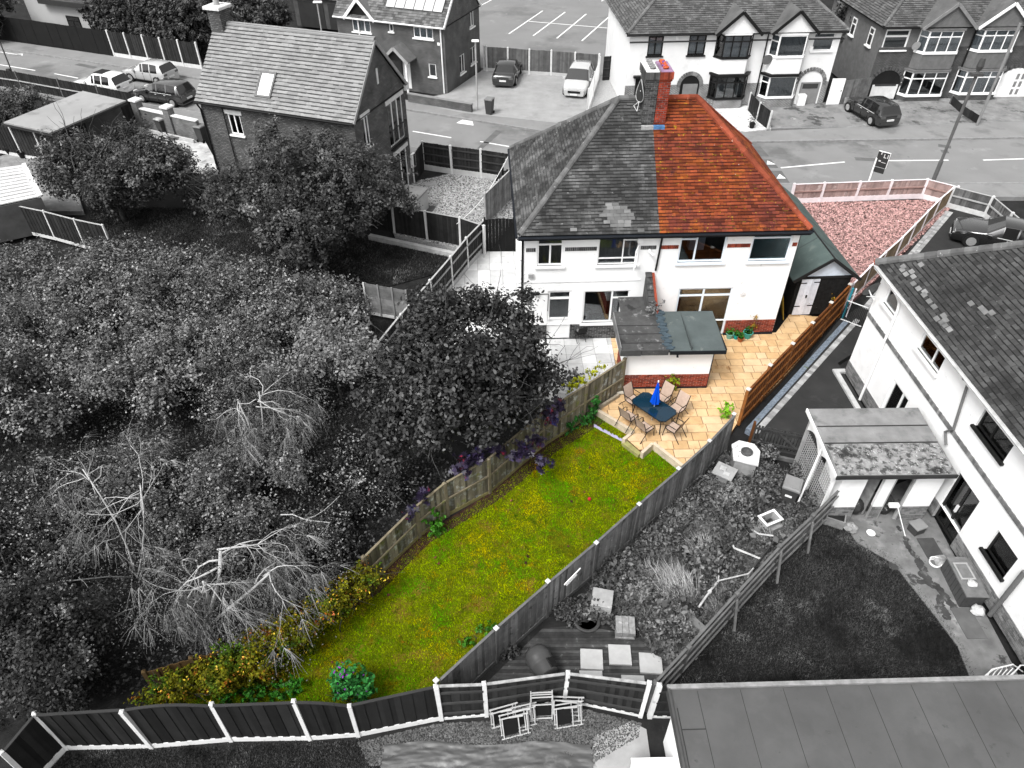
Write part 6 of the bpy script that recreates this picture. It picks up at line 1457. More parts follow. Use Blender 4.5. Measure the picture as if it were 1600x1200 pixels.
for k in range(-5, n + 1):
    for s_ in (0, 1):
        x0_, x1_ = (k * .35, k * .35 + 1.6) if s_ == 0 else (k * .35 + 1.6, k * .35)
        z0_, z1_ = .1, 1.7
        if x0_ < 0: z0_ = .1 - x0_ if s_ == 0 else z0_; x0_ = 0 if s_ == 0 else x0_
        if x1_ < 0: z1_ = 1.7 + x1_; x1_ = 0
        if x1_ > L and s_ == 0: z1_ = 1.7 - (x1_ - L); x1_ = L
        if x0_ > L and s_ == 1: z0_ = .1 + (x0_ - L); x0_ = L
        if z1_ - z0_ > .1: tm.bar((x0_, .01 * s_, z0_), (x1_, .01 * s_, z1_), .012, .03, up=(0, 1, 0))
stuff(tm.build('lattice', M('pale_lattice', g(.5), .8), tf))
for x in (0, L * .5, L): MB().box(x - .05, -.05, 0, x + .05, .05, 1.8).build('post', M('pale_lattice', g(.5)), tf)
# brick wall with gate piers by the road
bw2 = thing('brick_wall', 'brick boundary wall with pale coping and square piers beside the road', 'wall', (-25.12, 48.54)+(0,), 0)
a_, b_ = (-25.12, 48.54), (-20.64, 46.35); an = math.atan2(b_[1] - a_[1], b_[0] - a_[0]); L = math.hypot(b_[0] - a_[0], b_[1] - a_[1]); bw2.rotation_euler = (0, 0, an)
m_wbr = Mbrick('garden_wall_brick', g(.16), g(.1), g(.12))
MB().box(0, -.11, 0, L + .3, .11, 1.35).build('brickwork', m_wbr, bw2); MB().box(.25, -.16, 1.351, L * .52, .16, 1.42).box(L * .62, -.16, 1.3512, L + .3, .16, 1.42).build('coping', m_wc, bw2)
for x in (0, L * .57):
    p_ = MB().box(x - .25, -.25, 0, x + .25, .25, 1.85).build('pier', m_wbr, bw2); MB().cbox(x - .33, -.33, 1.851, x + .33, .33, 1.98, .05).build('pier_cap', m_wc, p_)
MB().box(0, -.5, 0, L, -.35, .22).build('foot_kerb', m_ps, bw2)
# across the road
fence('black front garden fence with grey posts before the far white pair', [(16.93, 51.86), (17.07, 49.92), (17.40, 48.31)], 1.2, z=0, boards=m_darkb_i, post=m_conpost, rails=0, single=False, pw=.1)
fence('brown timber fence beside the far white house gate', [(23.94, 53.01), (26.06, 53.66)], 1.7, z=0, boards=M('grey_timber', g(.13), .85, .3, 3, rnd=.3), post=None, rails=0, single=False, bw=.16)
fence('low dark post and rail fence in the far front garden, top right', [(32.05, 53.14), (31.94, 51.12), (32.15, 49.22)], .55, z=0, boards=m_darkb_i, post=M('grey_post', g(.15)), rails=0, single=False, bw=.4)
wg = thing('white_gate', 'plain white side gate of the far white pair', 'gate', (22.87, 52.88)+(0,), R(3))
MB().cbox(0, -.03, .03, .95, .03, 1.85, .01).build('panel', m_upvc, wg); MB().box(.8, -.05, .95, .86, -.03, 1.05).build('latch', m_black, wg)
# raised bed edge in the dark garden
sleeper((-7.55, 33.83), (-2.80, 31.94), 'bed_edging', 'pale concrete edging of the raised bed in the dark garden', ZG, .06, .25, m_ps)

m_stain = M('damp_stain', g(.045), .6, .4, 3, spots=[(g(.12), 5, .56, .66)])
q = 0
for (ax, ay), (bx_, by_), r0, n_ in (((12.79, 14.38), (12.88, 13.32), .1, 8), ((12.89, 13.44), (12.89, 12.78), .14, 6), ((12.89, 12.78), (12.53, 12.78), .09, 4), ((12.89, 12.78), (13.24, 12.17), .13, 7), ((12.93, 12.17), (12.90, 11.59), .12, 6), ((13.16, 12.17), (13.28, 11.68), .12, 5), ((12.02, 13.29), (12.04, 13.25), .14, 2), ((12.79, 14.84), (12.79, 14.79), .07, 2)):
    for k in range(n_):
        t = k / max(1, n_ - 1); cx_, cy2 = ax + (bx_ - ax) * t + random.gauss(0, .03), ay + (by_ - ay) * t + random.gauss(0, .03); q += 1
        struct(MB().add([(cx_ + r0 * random.uniform(.7, 1.25) * math.cos(6.283 * m / 13), cy2 + r0 * random.uniform(.7, 1.25) * math.sin(6.283 * m / 13), ZG + .0535 + .0002 * q) for m in range(13)], [tuple(range(13))]).build('damp_stain', m_stain))
# picket gate of the weed garden
pk = thing('picket_gate', 'dark picket fence with a diagonal brace at the end of the black drive', 'gate', (8.75, 18.5, 0), math.atan2(17.85 - 18.5, 10.75 - 8.75))
Lk_ = math.hypot(2.0, .65)
m_pk = M('dark_picket', g(.045), .85, .3, 4, rnd=.3, per='object')
unit = MB().box(0, -.01, .05, .07, .01, .98).mesh('picket'); unit.materials.append(m_pk)
for k in range(19): link('picket', unit, pk, (k * Lk_ / 19, 0, random.uniform(-.02, .02)))
for z in (.2, .82): MB().box(0, -.055, z, Lk_, -.012, z + .08).build('rail', m_pk, pk)
b_ = MB(); b_.bar((.9, -.04, .8), (1.6, -.04, .25), .04, .07); b_.build('brace', m_pk, pk)
MB().box(-.09, -.06, 0, 0, .06, 1.1).build('post', M('brown_post', (.09, .035, .012), .8), pk)
sleeper((9.0, 18.2), (10.8, 17.62), 'gravel_edging', 'weathered timber edging below the dark picket fence', ZG, -.1, .1, m_grp)
dg = thing('driveway_gate', 'low metal-barred gate across the black drive beside the white house', 'gate', (14.75, 26.24)+(0,), 0)
a_, b_ = (14.75, 26.24), (15.46, 25.66); L = math.hypot(b_[0] - a_[0], b_[1] - a_[1]); dg.rotation_euler = (0, 0, math.atan2(b_[1] - a_[1], b_[0] - a_[0]))
mb = MB()
for k in range(14): mb.tube([(k * L / 13, 0, .05), (k * L / 13, 0, 1.05)], .012, 5)
mb.build('bars', m_black, dg); MB().tube([(0, 0, .06), (L, 0, .06)], .025, 6).tube([(0, 0, 1.05), (L, 0, 1.05)], .025, 6).build('rail', M('pale_metal', g(.6)), dg)
sc = thing('scroll_post', 'white tubular gate post with a blue stay by the pale fence', 'gate post', (14.89, 26.39)+(0,), 0)
MB().tube([(0, 0, 0), (0, 0, 1.6)], .05, 8).build('post', M('teal_paint', (.03, .22, .28), .5), sc)
MB().tube([(.2, .1, 0), (.2, .1, 1.5)], .035, 7).tube([(.0, 0, .5), (.3, .2, .5)], .02, 5).tube([(.0, 0, 1.2), (.35, .2, 1.2)], .02, 5).build('stay', M('white_post', (.72, .66, .68)), sc)
# boarded deck of the weed garden
dk = struct(MB().prism([(-.9, 9.35), (1.45, 9.15), (3.6, 8.8), (4.55, 9.8), (4.0, 10.9), (2.0, 11.3), (.9, 11.2)], ZG - .1, ZG - .01).build('deck', M('deck_bed', g(.015))))
pb = MB(); y = 8.8; dpoly = [(-.9, 9.35), (1.45, 9.15), (3.6, 8.8), (4.55, 9.8), (4.0, 10.9), (2.0, 11.3), (.9, 11.2)]
while y < 11.4:
    c = clip_rect(dpoly, -2, y + .004, 6, y + .091)
    if len(c) >= 3: pb.prism(c, ZG - .012, ZG + .02 + random.uniform(0, .006))
    y += .095
stuff(pb.build('planks', M('deck_plank', g(.045), .9, .4, 3, rnd=.4, spots=[(g(.13), 6, .62, .7)]), dk))

# ================================================================ trees, shrubs, weeds
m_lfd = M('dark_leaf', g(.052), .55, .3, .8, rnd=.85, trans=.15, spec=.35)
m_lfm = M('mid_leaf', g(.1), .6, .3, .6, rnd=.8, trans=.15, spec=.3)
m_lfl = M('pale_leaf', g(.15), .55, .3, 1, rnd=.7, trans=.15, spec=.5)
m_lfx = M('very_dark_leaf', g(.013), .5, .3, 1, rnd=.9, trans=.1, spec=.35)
m_bark = M('grey_bark', g(.06), .9, .3, 6, bump=.6, bs=30)
m_birch = M('white_bark', g(.4), .75, .12, 8, spots=[(g(.12), 14, .64, .68)])
m_twig = M('pale_twig', g(.26), .8, .25, 6)

def tree(name, label, base, blobs, n, size, shape, leafm, barkm=None, trunk=.16, clump=.28, cn=0, h=None, shell=.5, up=.8, limbs=4, group=None, cat='tree', n2=0, mat2=None):
    r_ = thing(name, label, cat, (base[0], base[1], base[2] if len(base) > 2 else ZG), 0, group)
    bx, by, bz = r_.location
    loc = [(b[0] - bx, b[1] - by, b[2] - bz, b[3], b[4], b[5]) for b in blobs]
    P_, d = blob_points(loc, n, shell, clump, cn or max(40, n // 45))
    k = P_[:, 2] > .05; P_, d = P_[k], d[k]
    leaves('crown', P_, rng.uniform(.4, 1.5, len(P_)) * size, shape, leafm, r_, up, d)
    if n2:
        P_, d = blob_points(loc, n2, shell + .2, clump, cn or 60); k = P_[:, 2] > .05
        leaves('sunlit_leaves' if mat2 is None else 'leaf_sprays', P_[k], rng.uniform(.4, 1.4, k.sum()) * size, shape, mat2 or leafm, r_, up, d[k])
    mb = MB(); top = max(b[2] + b[5] * .3 for b in loc); hh = h or top * .45
    limb(mb, (0, 0, -.05), (0, 0, 1), hh, trunk, 0, n=8, wig=.05, taper=.8)
    for b in loc[:max(limbs, 1) * 3]:
        d_ = Vector((b[0], b[1], max(.4, b[2] - hh * .8)))
        limb(mb, (0, 0, hh * .75), d_, d_.length * .75, trunk * .5, 2, spread=.5, kids=3, n=6, rmin=.008)
    mb.build('trunk', barkm or m_bark, r_, smooth=True)
    return r_
def lobes(c, rx, ry, rz, n, k=.5, jit=.62):
    out = []
    for i in range(n):
        a = random.uniform(0, 6.283); q = random.random() ** .5 * jit; s = k * random.uniform(.75, 1.2)
        zz = random.uniform(-.5, .62) * (1.1 - q)
        out.append((c[0] + rx * q * math.cos(a), c[1] + ry * q * math.sin(a), c[2] + rz * zz, rx * s, ry * s, rz * s * .85))
    return out
random.seed(11)
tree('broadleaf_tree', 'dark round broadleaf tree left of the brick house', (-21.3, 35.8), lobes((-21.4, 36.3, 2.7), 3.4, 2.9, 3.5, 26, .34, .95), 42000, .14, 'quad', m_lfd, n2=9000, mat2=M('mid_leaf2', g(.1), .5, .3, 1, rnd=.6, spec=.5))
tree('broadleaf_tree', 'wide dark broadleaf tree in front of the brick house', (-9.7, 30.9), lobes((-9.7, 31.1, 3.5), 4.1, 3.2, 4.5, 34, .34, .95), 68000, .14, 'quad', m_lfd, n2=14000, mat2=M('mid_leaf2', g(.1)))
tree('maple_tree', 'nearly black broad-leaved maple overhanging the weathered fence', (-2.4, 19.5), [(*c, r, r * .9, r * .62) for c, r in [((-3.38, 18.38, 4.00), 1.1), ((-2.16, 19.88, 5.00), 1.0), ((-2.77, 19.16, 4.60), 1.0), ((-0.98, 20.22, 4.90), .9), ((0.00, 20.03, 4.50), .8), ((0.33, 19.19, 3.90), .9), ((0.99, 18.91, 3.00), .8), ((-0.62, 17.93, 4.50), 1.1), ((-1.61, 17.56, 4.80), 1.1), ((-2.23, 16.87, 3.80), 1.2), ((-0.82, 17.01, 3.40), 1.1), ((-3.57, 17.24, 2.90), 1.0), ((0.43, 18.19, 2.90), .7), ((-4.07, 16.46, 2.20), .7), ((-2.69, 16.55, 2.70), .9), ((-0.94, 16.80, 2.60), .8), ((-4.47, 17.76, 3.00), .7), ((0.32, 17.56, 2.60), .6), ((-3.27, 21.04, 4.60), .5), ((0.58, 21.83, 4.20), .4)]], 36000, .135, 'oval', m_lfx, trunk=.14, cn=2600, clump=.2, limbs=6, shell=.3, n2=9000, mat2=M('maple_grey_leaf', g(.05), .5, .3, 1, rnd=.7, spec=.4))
# purple sprays of the maple over the fence
ms = thing('maple_spray', 'purple and red maple leaves hanging over the weathered fence', 'foliage', (.2, 17.2, ZG))
bl = [(b[0] - .2, b[1] - 17.2, b[2] - ZG, r_, r_ * .7, .3) for b, r_ in ((((1.82, 18.80, 1.75)), .3), ((1.33, 18.09, 1.80), .3), ((0.76, 17.15, 1.50), .35), ((0.32, 16.74, 1.45), .38), ((-0.43, 16.74, 1.55), .32), ((-1.17, 16.40, 1.60), .3), ((-1.57, 15.94, 1.60), .25), ((-2.83, 14.80, 1.45), .18), ((-3.20, 14.38, 1.30), .2), ((0.98, 16.66, 1.00), .2))]
P_, d = blob_points(bl, 620, .2, .12, 120)
leaves('leaves', P_, rng.uniform(.16, .27, len(P_)), 'maple', M('purple_maple', (.014, .008, .028), .5, .3, 2, rnd=.7, spec=.5, spots=[((.12, .008, .018), 2.2, .58, .64), ((.014, .016, .08), 3, .6, .66)]), ms, .6)
tw = MB()
for b in bl: limb(tw, (b[0] - .5, b[1] + .5, b[2] + .15), (.5, -.5, -.1), .5, .01, 1, kids=2, n=4)
stuff(tw.build('twigs', m_bark, ms))
# light shrub and the mid-left thicket: separate bushes
tree('pale_shrub', 'pale-leaved shrub left of the dark maple', (-6.7, 20.9), lobes((-6.7, 21.2, 2.2), 1.5, 1.3, 1.7, 16, .36, .9), 11000, .12, 'oval', m_lfl, trunk=.05, cat='shrub')
bushes = [('grey-green bush against the far left dark fence', (-21.78, 27.24), 3.1, 3.4, 3.0, m_lfm), ('tall bush in the thicket below the left tree', (-17.95, 27.24), 3.6, 3.0, 2.6, m_lfm), ('bush in the thicket below the wide tree, left of the arching bramble', (-13.81, 26.24), 3.5, 3.0, 2.6, m_lfm),
          ('arching bramble bush left of the horizontal board fence', (-9.00, 25.29), 3.0, 2.6, 2.3, M('bramble_leaf', g(.095), .55, .3, 1, rnd=.6, trans=.15, spec=.5)), ('dark bush at the left edge halfway down', (-18.60, 20.35), 3.2, 3.2, 2.6, m_lfd), ('mottled bush in the middle of the thicket', (-13.91, 21.09), 4.2, 2.6, 2.4, m_lfm), ('dark bush between the thicket and the pale shrub', (-9.42, 20.35), 3.2, 2.2, 2.0, m_lfd),
          ('low dark bush by the leaning branches', (-14.78, 15.33), 2.0, 2.4, 2.0, m_lfx), ('dark shade bush under the maple', (-5.32, 16.45), 1.6, 1.6, 1.5, m_lfx), ('fine-leaved bush below the arching white branches', (-8.72, 15.88), 3.0, 1.9, 1.7, m_lfm), ('bush left of the creeper fence', (-9.58, 13.78), 2.2, 1.7, 1.4, m_lfd), ('mottled bush at the left edge above the leaning branches', (-19.92, 23.50), 3.2, 2.8, 2.2, m_lfm), ('bush in the thicket just left of the arching birch', (-12.13, 21.86), 3.4, 2.2, 2.0, m_lfm), ('low bush above the creeper fence', (-6.52, 13.78), 1.5, 1.6, 1.3, m_lfx), ('dark bush at the lower left edge', (-14.85, 12.16), 2.4, 2.0, 1.8, m_lfx), ('twiggy bush between the two pale birches', (-11.98, 15.88), 2.6, 2.0, 1.7, m_lfd)]
for i, (lb, p, h_, rx, ry, mt) in enumerate(bushes):
    n_ = int(4000 * rx * ry * .6) + 4500
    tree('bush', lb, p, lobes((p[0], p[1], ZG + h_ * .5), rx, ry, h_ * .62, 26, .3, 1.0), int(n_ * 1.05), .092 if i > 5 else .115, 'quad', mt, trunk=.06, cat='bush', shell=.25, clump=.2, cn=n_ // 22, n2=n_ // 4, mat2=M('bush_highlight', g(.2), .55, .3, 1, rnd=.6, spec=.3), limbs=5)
ug = [(-26.27, 30.54), (-15.83, 30.54), (-7.32, 28.83), (-5.50, 24.37), (-6.07, 21.09), (-3.78, 18.62), (-0.96, 16.68), (-3.14, 14.64), (-4.54, 12.83), (-5.72, 11.83), (-7.69, 10.70), (-10.15, 9.29), (-13.70, 8.02)]
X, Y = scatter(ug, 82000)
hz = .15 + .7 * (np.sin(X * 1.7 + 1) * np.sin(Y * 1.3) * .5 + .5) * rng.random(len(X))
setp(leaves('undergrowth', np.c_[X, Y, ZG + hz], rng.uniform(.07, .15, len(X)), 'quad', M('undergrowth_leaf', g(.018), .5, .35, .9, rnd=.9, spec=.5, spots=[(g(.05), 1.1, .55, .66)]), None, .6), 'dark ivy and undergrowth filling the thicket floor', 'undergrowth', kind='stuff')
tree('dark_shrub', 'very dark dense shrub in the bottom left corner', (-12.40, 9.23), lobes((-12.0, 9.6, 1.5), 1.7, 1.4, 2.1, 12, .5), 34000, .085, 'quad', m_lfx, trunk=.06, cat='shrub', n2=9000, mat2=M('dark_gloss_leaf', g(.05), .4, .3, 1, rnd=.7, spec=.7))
tree('shrub', 'small bushy shrubs along the dark fence below the brick house', (-15.24, 36.17), lobes(((-15.24, 36.17)[0], (-15.24, 36.17)[1], .9), 3.2, 1.0, 1.2, 10, .4), 16000, .13, 'oval', m_lfd, trunk=.05, cat='shrub')
tree('shrub', 'dark shrub at the left edge above the flagged yard', (-33.34, 45.83), lobes(((-34.49, 47.98)[0], (-34.49, 47.98)[1], 1.2), 2.2, 1.8, 1.7, 8, .5), 9000, .14, 'oval', m_lfd, trunk=.05, cat='shrub')
tree('shrub', 'scrubby shrub behind the low fence by the road, left', (-33.92, 50.28), lobes(((-34.23, 50.88)[0], (-34.23, 50.88)[1], .8), 2.4, 1.0, 1.0, 8, .5), 7000, .14, 'oval', m_lfm, trunk=.04, cat='shrub')
# hedge and trees across the road
hp = (-30.63, 64.79)
tree('conifer_hedge', 'tall clipped conifer hedge across the road, top left', hp, [(hp[0] + x * math.cos(R(-21)), hp[1] + 1.2 + x * math.sin(R(-21)), 1.9 + z, 1.6, 1.5, 1.8) for x in (-5.0, -3.6, -2.4, -1.2, 0, 1.2, 2.4, 3.8, 5) for z in (0, 1.1)], 42000, .2, 'quad', m_lfd, trunk=.1, cat='hedge', shell=.7, clump=.2)
for lb, px, h_, rx, n_ in (('dark round tree behind the slate roof chimney', (-22.36, 66.59), 4.2, 3.4, 34000), ('dark tree at the top edge left of the garage block', (-26.57, 67.53), 5.0, 3.2, 26000), ('dark tree filling the top left behind the hedge', (-32.18, 70.45), 5.5, 4.0, 26000), ('dark tree in the far top left corner', (-46.55, 69.46), 5.0, 2.6, 14000), ('dark tree behind the gap between the two far pairs', (26.45, 60.28), 4.5, 2.2, 10000)):
    tree('broadleaf_tree', lb, px, lobes((px[0], px[1], h_ * .55), rx, rx, h_ * .55, 10, .5), n_ * 2 // 3, .24, 'quad', m_lfd, trunk=.15)

# birch tree with pale branches, bottom left; a second arching one above
def birch(label, base, crowns, drop, n_leaf, seed, r0, scale=1.0, lf=None):
    random.seed(seed)
    r_ = thing('birch_tree', label, 'tree', (base[0], base[1], ZG))
    mb = MB(); tips = []
    for (p0, dirs, rr, L) in crowns:
        p0 = Vector(p0) - Vector((base[0], base[1], ZG))
        mb.tube([Vector((0, 0, 0)) + (p0 - Vector((0, 0, 0))) * t + Vector((.12 * math.sin(3 * t), .1 * math.sin(4 * t), 0)) for t in (0, .25, .5, .75, 1)], [rr * 1.6, rr * 1.5, rr * 1.35, rr * 1.2, rr], 8)
        for d_ in dirs: limb(mb, p0 * random.uniform(.78, 1.0) + Vector((random.gauss(0, .05), random.gauss(0, .05), 0)), d_, L * random.uniform(.8, 1.15), rr * random.uniform(.6, .85), 3, spread=.42, up=.05, kids=4, n=6, wig=.26, taper=.45, rmin=.0025, pts_out=tips, bend=drop)
    mb.build('trunk', m_birch, r_, smooth=True)
    tw = MB()
    for p, d_ in tips:
        for k in range(8):
            e = Vector((random.gauss(0, .3), random.gauss(0, .3), -.5)) + d_ * .6
            tw.tube([p, p + e * .22, p + e * .5 + Vector((0, 0, -.12))], [.006, .004, .002], 3, cap=False)
    stuff(tw.build('twigs', m_twig, r_))
    if n_leaf:
        T_ = np.array([tuple(p) for p, _ in tips]); j = rng.integers(0, len(T_), n_leaf)
        P_ = T_[j] + rng.normal(size=(n_leaf, 3)) * np.array([.3, .3, .28]) - np.array([0, 0, .25]); P_ = P_[P_[:, 2] > .1]
        leaves('crown', P_, rng.uniform(.03, .06, len(P_)), 'oval', lf or M('birch_leaf', g(.09), .5, .3, 1, rnd=.8, trans=.2, spec=.5), r_, .5)
    return r_
b1 = (-9.04, 11.14)
c1, c2 = (-8.27, 11.51, 2.90), (-7.69, 11.67, 3.20)
birch('birch with thick white branches at the lower left', b1, [((-8.18, 10.98, 2.60), [(-1, .1, .25), (1, .05, .2), (-.6, -.5, .1), (.7, -.6, .1), (.2, -1, .2)], .032, 1.2), ((-7.82, 11.65, 3.00), [(-1, .3, .1), (-.7, -.2, -.1), (.9, .4, .1), (.6, .8, .2)], .045, 1.35), ((-6.59, 11.35, 2.40), [(1, .2, .2), (.5, -.8, 0), (.8, .7, .3)], .03, 1.0)], .55, 14000, 5, .07)
b2 = (-9.03, 17.26)
birch('arching pale-twigged birch in the middle of the thicket', b2, [((-8.29, 17.63, 3.40), [(1, .3, .3), (.9, -.3, .2), (-.8, -.1, .2), (.6, .7, .4), (.7, -.6, 0), (-.5, .6, .3), (1, 0, .1)], .02, 1.2), ((-9.01, 17.49, 3.10), [(-.8, -.4, .1), (-.3, -.9, 0), (-.9, .3, .2), (.2, -1, 0)], .018, 1.0)], .5, 9000, 9, .04)
b3 = (-11.65, 12.88)
birch('tangled bare-branched birch at the far left', b3, [((-10.61, 13.63, 3.40), [(-1, .1, .2), (-1, .5, .3), (.9, .5, .4), (-.6, -.7, 0), (.5, -.7, .1), (-.2, 1, .3), (-.9, -.3, .1)], .02, 1.5), ((-12.85, 14.61, 3.00), [(-1, .2, .2), (-.4, .9, .3), (-.8, -.6, 0), (.7, .7, .2)], .018, 1.3), ((-12.17, 11.24, 2.20), [(-1, 0, .2), (-.7, -.7, 0), (.7, -.3, .2)], .014, 1.2)], .35, 9000, 21, .04)
random.seed(5)
tw = thing('fallen_branch', 'thin pale branch lying over the thicket by the weathered fence', 'branch', (-6.16, 14.03)+(1.3,))
mb = MB(); limb(mb, (-.9, -.1, .3), (1, .1, 0), 1.6, .02, 2, kids=3, n=5); mb.build('stem', m_birch, tw)

# autumn creeper over the lower fence
cr_ = thing('creeper', 'autumn creeper of red, orange and green leaves over the lower fence', 'climbing plant', (-6.99, 10.06)+(ZG,))
ox, oy, oz = cr_.location
bl = []
for (px, py, z, r_) in (((-4.23, 12.22) + (.9, .45)), ((-4.72, 11.79) + (.9, .5)), ((-5.30, 11.33) + (.8, .55)), ((-5.76, 10.93) + (.8, .6)), ((-6.27, 10.44) + (.8, .65)), ((-6.71, 10.02) + (.7, .7)), ((-7.16, 9.74) + (.7, .7)), ((-7.68, 9.47) + (.7, .65)), ((-8.15, 9.26) + (.6, .55)), ((-8.56, 9.12) + (.8, .45)), ((-9.11, 8.95) + (.7, .4)), ((-5.98, 10.58) + (.2, .45)), ((-6.68, 9.69) + (.1, .45)), ((-9.55, 8.88) + (.3, .35)), ((-8.69, 8.72) + (1.0, .35)), ((-7.59, 8.97) + (1.1, .4)), ((-6.69, 9.39) + (1.2, .4)), ((-5.87, 10.21) + (1.2, .4)), ((-5.00, 11.08) + (1.2, .4))):
    bl.append((px - ox, py - oy, z - oz, r_, r_ * .8, r_ * .9))
P_, d = blob_points(bl, 21000, .5, .12, 1100); k = P_[:, 2] > .03
leaves('leaves', P_[k], rng.uniform(.05, .1, k.sum()), 'oval', M('creeper_leaf', (.1, .1, .004), .7, .35, 2, rnd=.6, trans=.15, spec=.1, spots=[((.2, .055, .008), 2.6, .57, .64), ((.24, .19, .006), 5, .58, .64), ((.035, .075, .004), 1.2, .52, .6)]), cr_, .7, d[k])
P_, d = blob_points(bl, 900, .9, .1, 300); k = P_[:, 2] > .05
leaves('bright_leaves', P_[k], rng.uniform(.05, .08, k.sum()), 'oval', M('creeper_bright', (.5, .36, .03), .5, .3, 3, rnd=.4, spots=[((.45, .12, .03), 4, .5, .6)]), cr_, .7, d[k])
mb = MB()
for b in bl: limb(mb, (b[0], b[1], 0), (random.gauss(0, .3), random.gauss(0, .3), 1), b[2] + .2, .012, 1, kids=3, n=4)
stuff(mb.build('stems', m_bark, cr_))

def plant(name, label, base, blobs, n, size, shape, mat, cat='plant', clump=.06, extra=None, z=ZG, up=.7):
    r_ = thing(name, label, cat, (base[0], base[1], z))
    loc = [(b[0] - base[0], b[1] - base[1], b[2] - z, *b[3:]) for b in blobs]
    P_, d = blob_points(loc, n, .35, clump, max(20, n // 14)); P_ = np.where(P_[:, 2:3] < .02, np.c_[P_[:, :2], np.full(len(P_), .04)], P_)
    leaves('leaves', P_, rng.uniform(.7, 1.3, len(P_)) * size, shape, mat, r_, up, d)
    mb = MB()
    for b in loc:
        for k in range(3): limb(mb, (b[0] * .5, b[1] * .5, 0), (b[0] * .5 + random.gauss(0, .1), b[1] * .5 + random.gauss(0, .1), max(.2, b[2])), max(.2, b[2] * .9), .01, 1, kids=2, n=4)
    stuff(mb.build('stems', m_bark, r_))
    if extra: extra(r_, loc)
    return r_
m_gr = M('fresh_leaf', (.045, .16, .012), .5, .3, 3, rnd=.5, trans=.2)
m_yg = M('yellow_leaf', (.34, .36, .01), .5, .3, 3, rnd=.4, trans=.2)
bdl = (-4.33, 9.00)
def flowers(r_, loc):
    mb = MB()
    for k in range(22):
        b = random.choice(loc); a = random.uniform(0, 6.28); p = Vector((b[0] + b[3] * math.cos(a) * random.uniform(.3, 1), b[1] + b[4] * math.sin(a) * random.uniform(.3, 1), b[2] + b[5] * random.uniform(.2, 1)))
        d_ = Vector((random.gauss(0, .5), random.gauss(0, .5), .5)).normalized(); mb.tube([p, p + d_ * .03, p + d_ * .1], [.012, .028, .006], 6)
    mb.build('flowers', M('purple_flower', (.22, .04, .34), .6, .3, 5), r_).__setitem__('kind', 'stuff')
plant('buddleia', 'green bush with small purple flowers at the bottom of the lawn', bdl, [(bdl[0] + dx, bdl[1] + dy, z, r_, r_, r_) for dx, dy, z, r_ in ((0, 0, .7, .34), (.3, .1, .65, .34), (-.25, .1, .5, .3), (.1, .2, 1.0, .3), (.42, .0, .4, .3), (-.1, .25, .8, .3))], 1500, .12, 'quad', M('buddleia_leaf', (.03, .17, .035), .6, .4, 3, rnd=.7, trans=.2, spec=.15), 'bush', .08, flowers)
p_ = (-2.65, 14.73); plant('bramble', 'bright green leafy plant at the foot of the weathered fence', p_, [(p_[0] + .05, p_[1] - .05, .35, .35, .3, .55), (p_[0] + .2, p_[1], -.02, .35, .3, .2)], 420, .12, 'oval', m_gr)
p_ = (2.44, 19.61); plant('garden_plant', 'low green plants along the bed below the weathered fence', p_, [(p_[0] + dx, p_[1] + dy, .05, .32, .25, .28) for dx, dy in ((0, 0), (.35, .3), (.6, .55), (-.4, -.25), (.8, .85))], 900, .1, 'oval', M('deep_leaf', (.02, .1, .015), .5, .4, 3, rnd=.6))
p_ = (3.07, 20.13); plant('garden_plant', 'tall green plant at the upper corner of the lawn beside the fence', p_, [(p_[0], p_[1], .35, .25, .25, .35), (p_[0] + .15, p_[1] + .2, .5, .2, .2, .3)], 380, .1, 'oval', M('deep_leaf', (.02, .1, .015)))
p_ = (2.76, 21.01); plant('climber', 'yellow-green climber on top of the weathered fence by the patio', p_, [(p_[0] + k * .23, p_[1] + k * .21, 1.0 + .08 * (k % 2), .2, .2, .2) for k in range(-3, 4)], 650, .09, 'oval', m_yg, 'climbing plant')
p_ = (2.45, 21.86); plant('shrub', 'small grey-leaved shrub on the flagged patio', p_, [(p_[0], p_[1], .4, .3, .3, .4)], 400, .09, 'oval', m_lfm, 'shrub', z=0)
p_ = (6.30, 21.70); plant('variegated_shrub', 'yellow-green shrub against the outhouse brickwork', p_, [(p_[0], p_[1] - .05, .45, .28, .2, .42), (p_[0] + .15, p_[1] - .15, .2, .25, .2, .25)], 620, .09, 'oval', M('golden_leaf', (.22, .26, .012), .5, .4, 4, rnd=.6, spots=[((.03, .09, .01), 4, .5, .58)]), 'shrub', z=0)
p_ = (8.14, 19.91); plant('garden_plant', 'bright green plant at the end of the silvered fence on the patio', p_, [(p_[0], p_[1], .35, .25, .22, .35)], 380, .09, 'oval', M('lime_leaf', (.16, .36, .015), .5, .3, 4, rnd=.4), z=0)
p_ = (14.42, 27.24); plant('garden_plant', 'orange and green leafy plant behind the brown fence by the garage', p_, [(p_[0] - .15, p_[1] - .25, .75, .35, .3, .4)], 330, .1, 'oval', M('orange_leaf', (.3, .16, .012), .5, .4, 4, rnd=.5, spots=[((.07, .09, .01), 4, .5, .58)]), z=0)
p_ = (5.85, 23.63); plant('roof_weed', 'grey and green weed growing where the dividing wall meets the outhouse roof', p_, [(p_[0], p_[1], 2.55, .28, .25, .3), (p_[0] - .3, p_[1] - .1, 2.5, .25, .2, .25)], 300, .09, 'oval', m_lfl, z=2.2)
p_ = (-1.16, 9.68); plant('weed', 'dark leafy weed at the foot of the silvered fence near the composter', (-0.09, 10.44), [((-0.05, 10.46) + (-.05, .3, .22, .2))], 260, .1, 'oval', m_lfd)
p_ = (-0.75, 11.14); plant('weed', 'bright green weeds at the right edge of the lawn', p_, [(p_[0], p_[1], -.1, .3, .25, .15), (p_[0] - .5, p_[1] - .45, -.1, .25, .2, .15)], 260, .08, 'oval', m_gr)
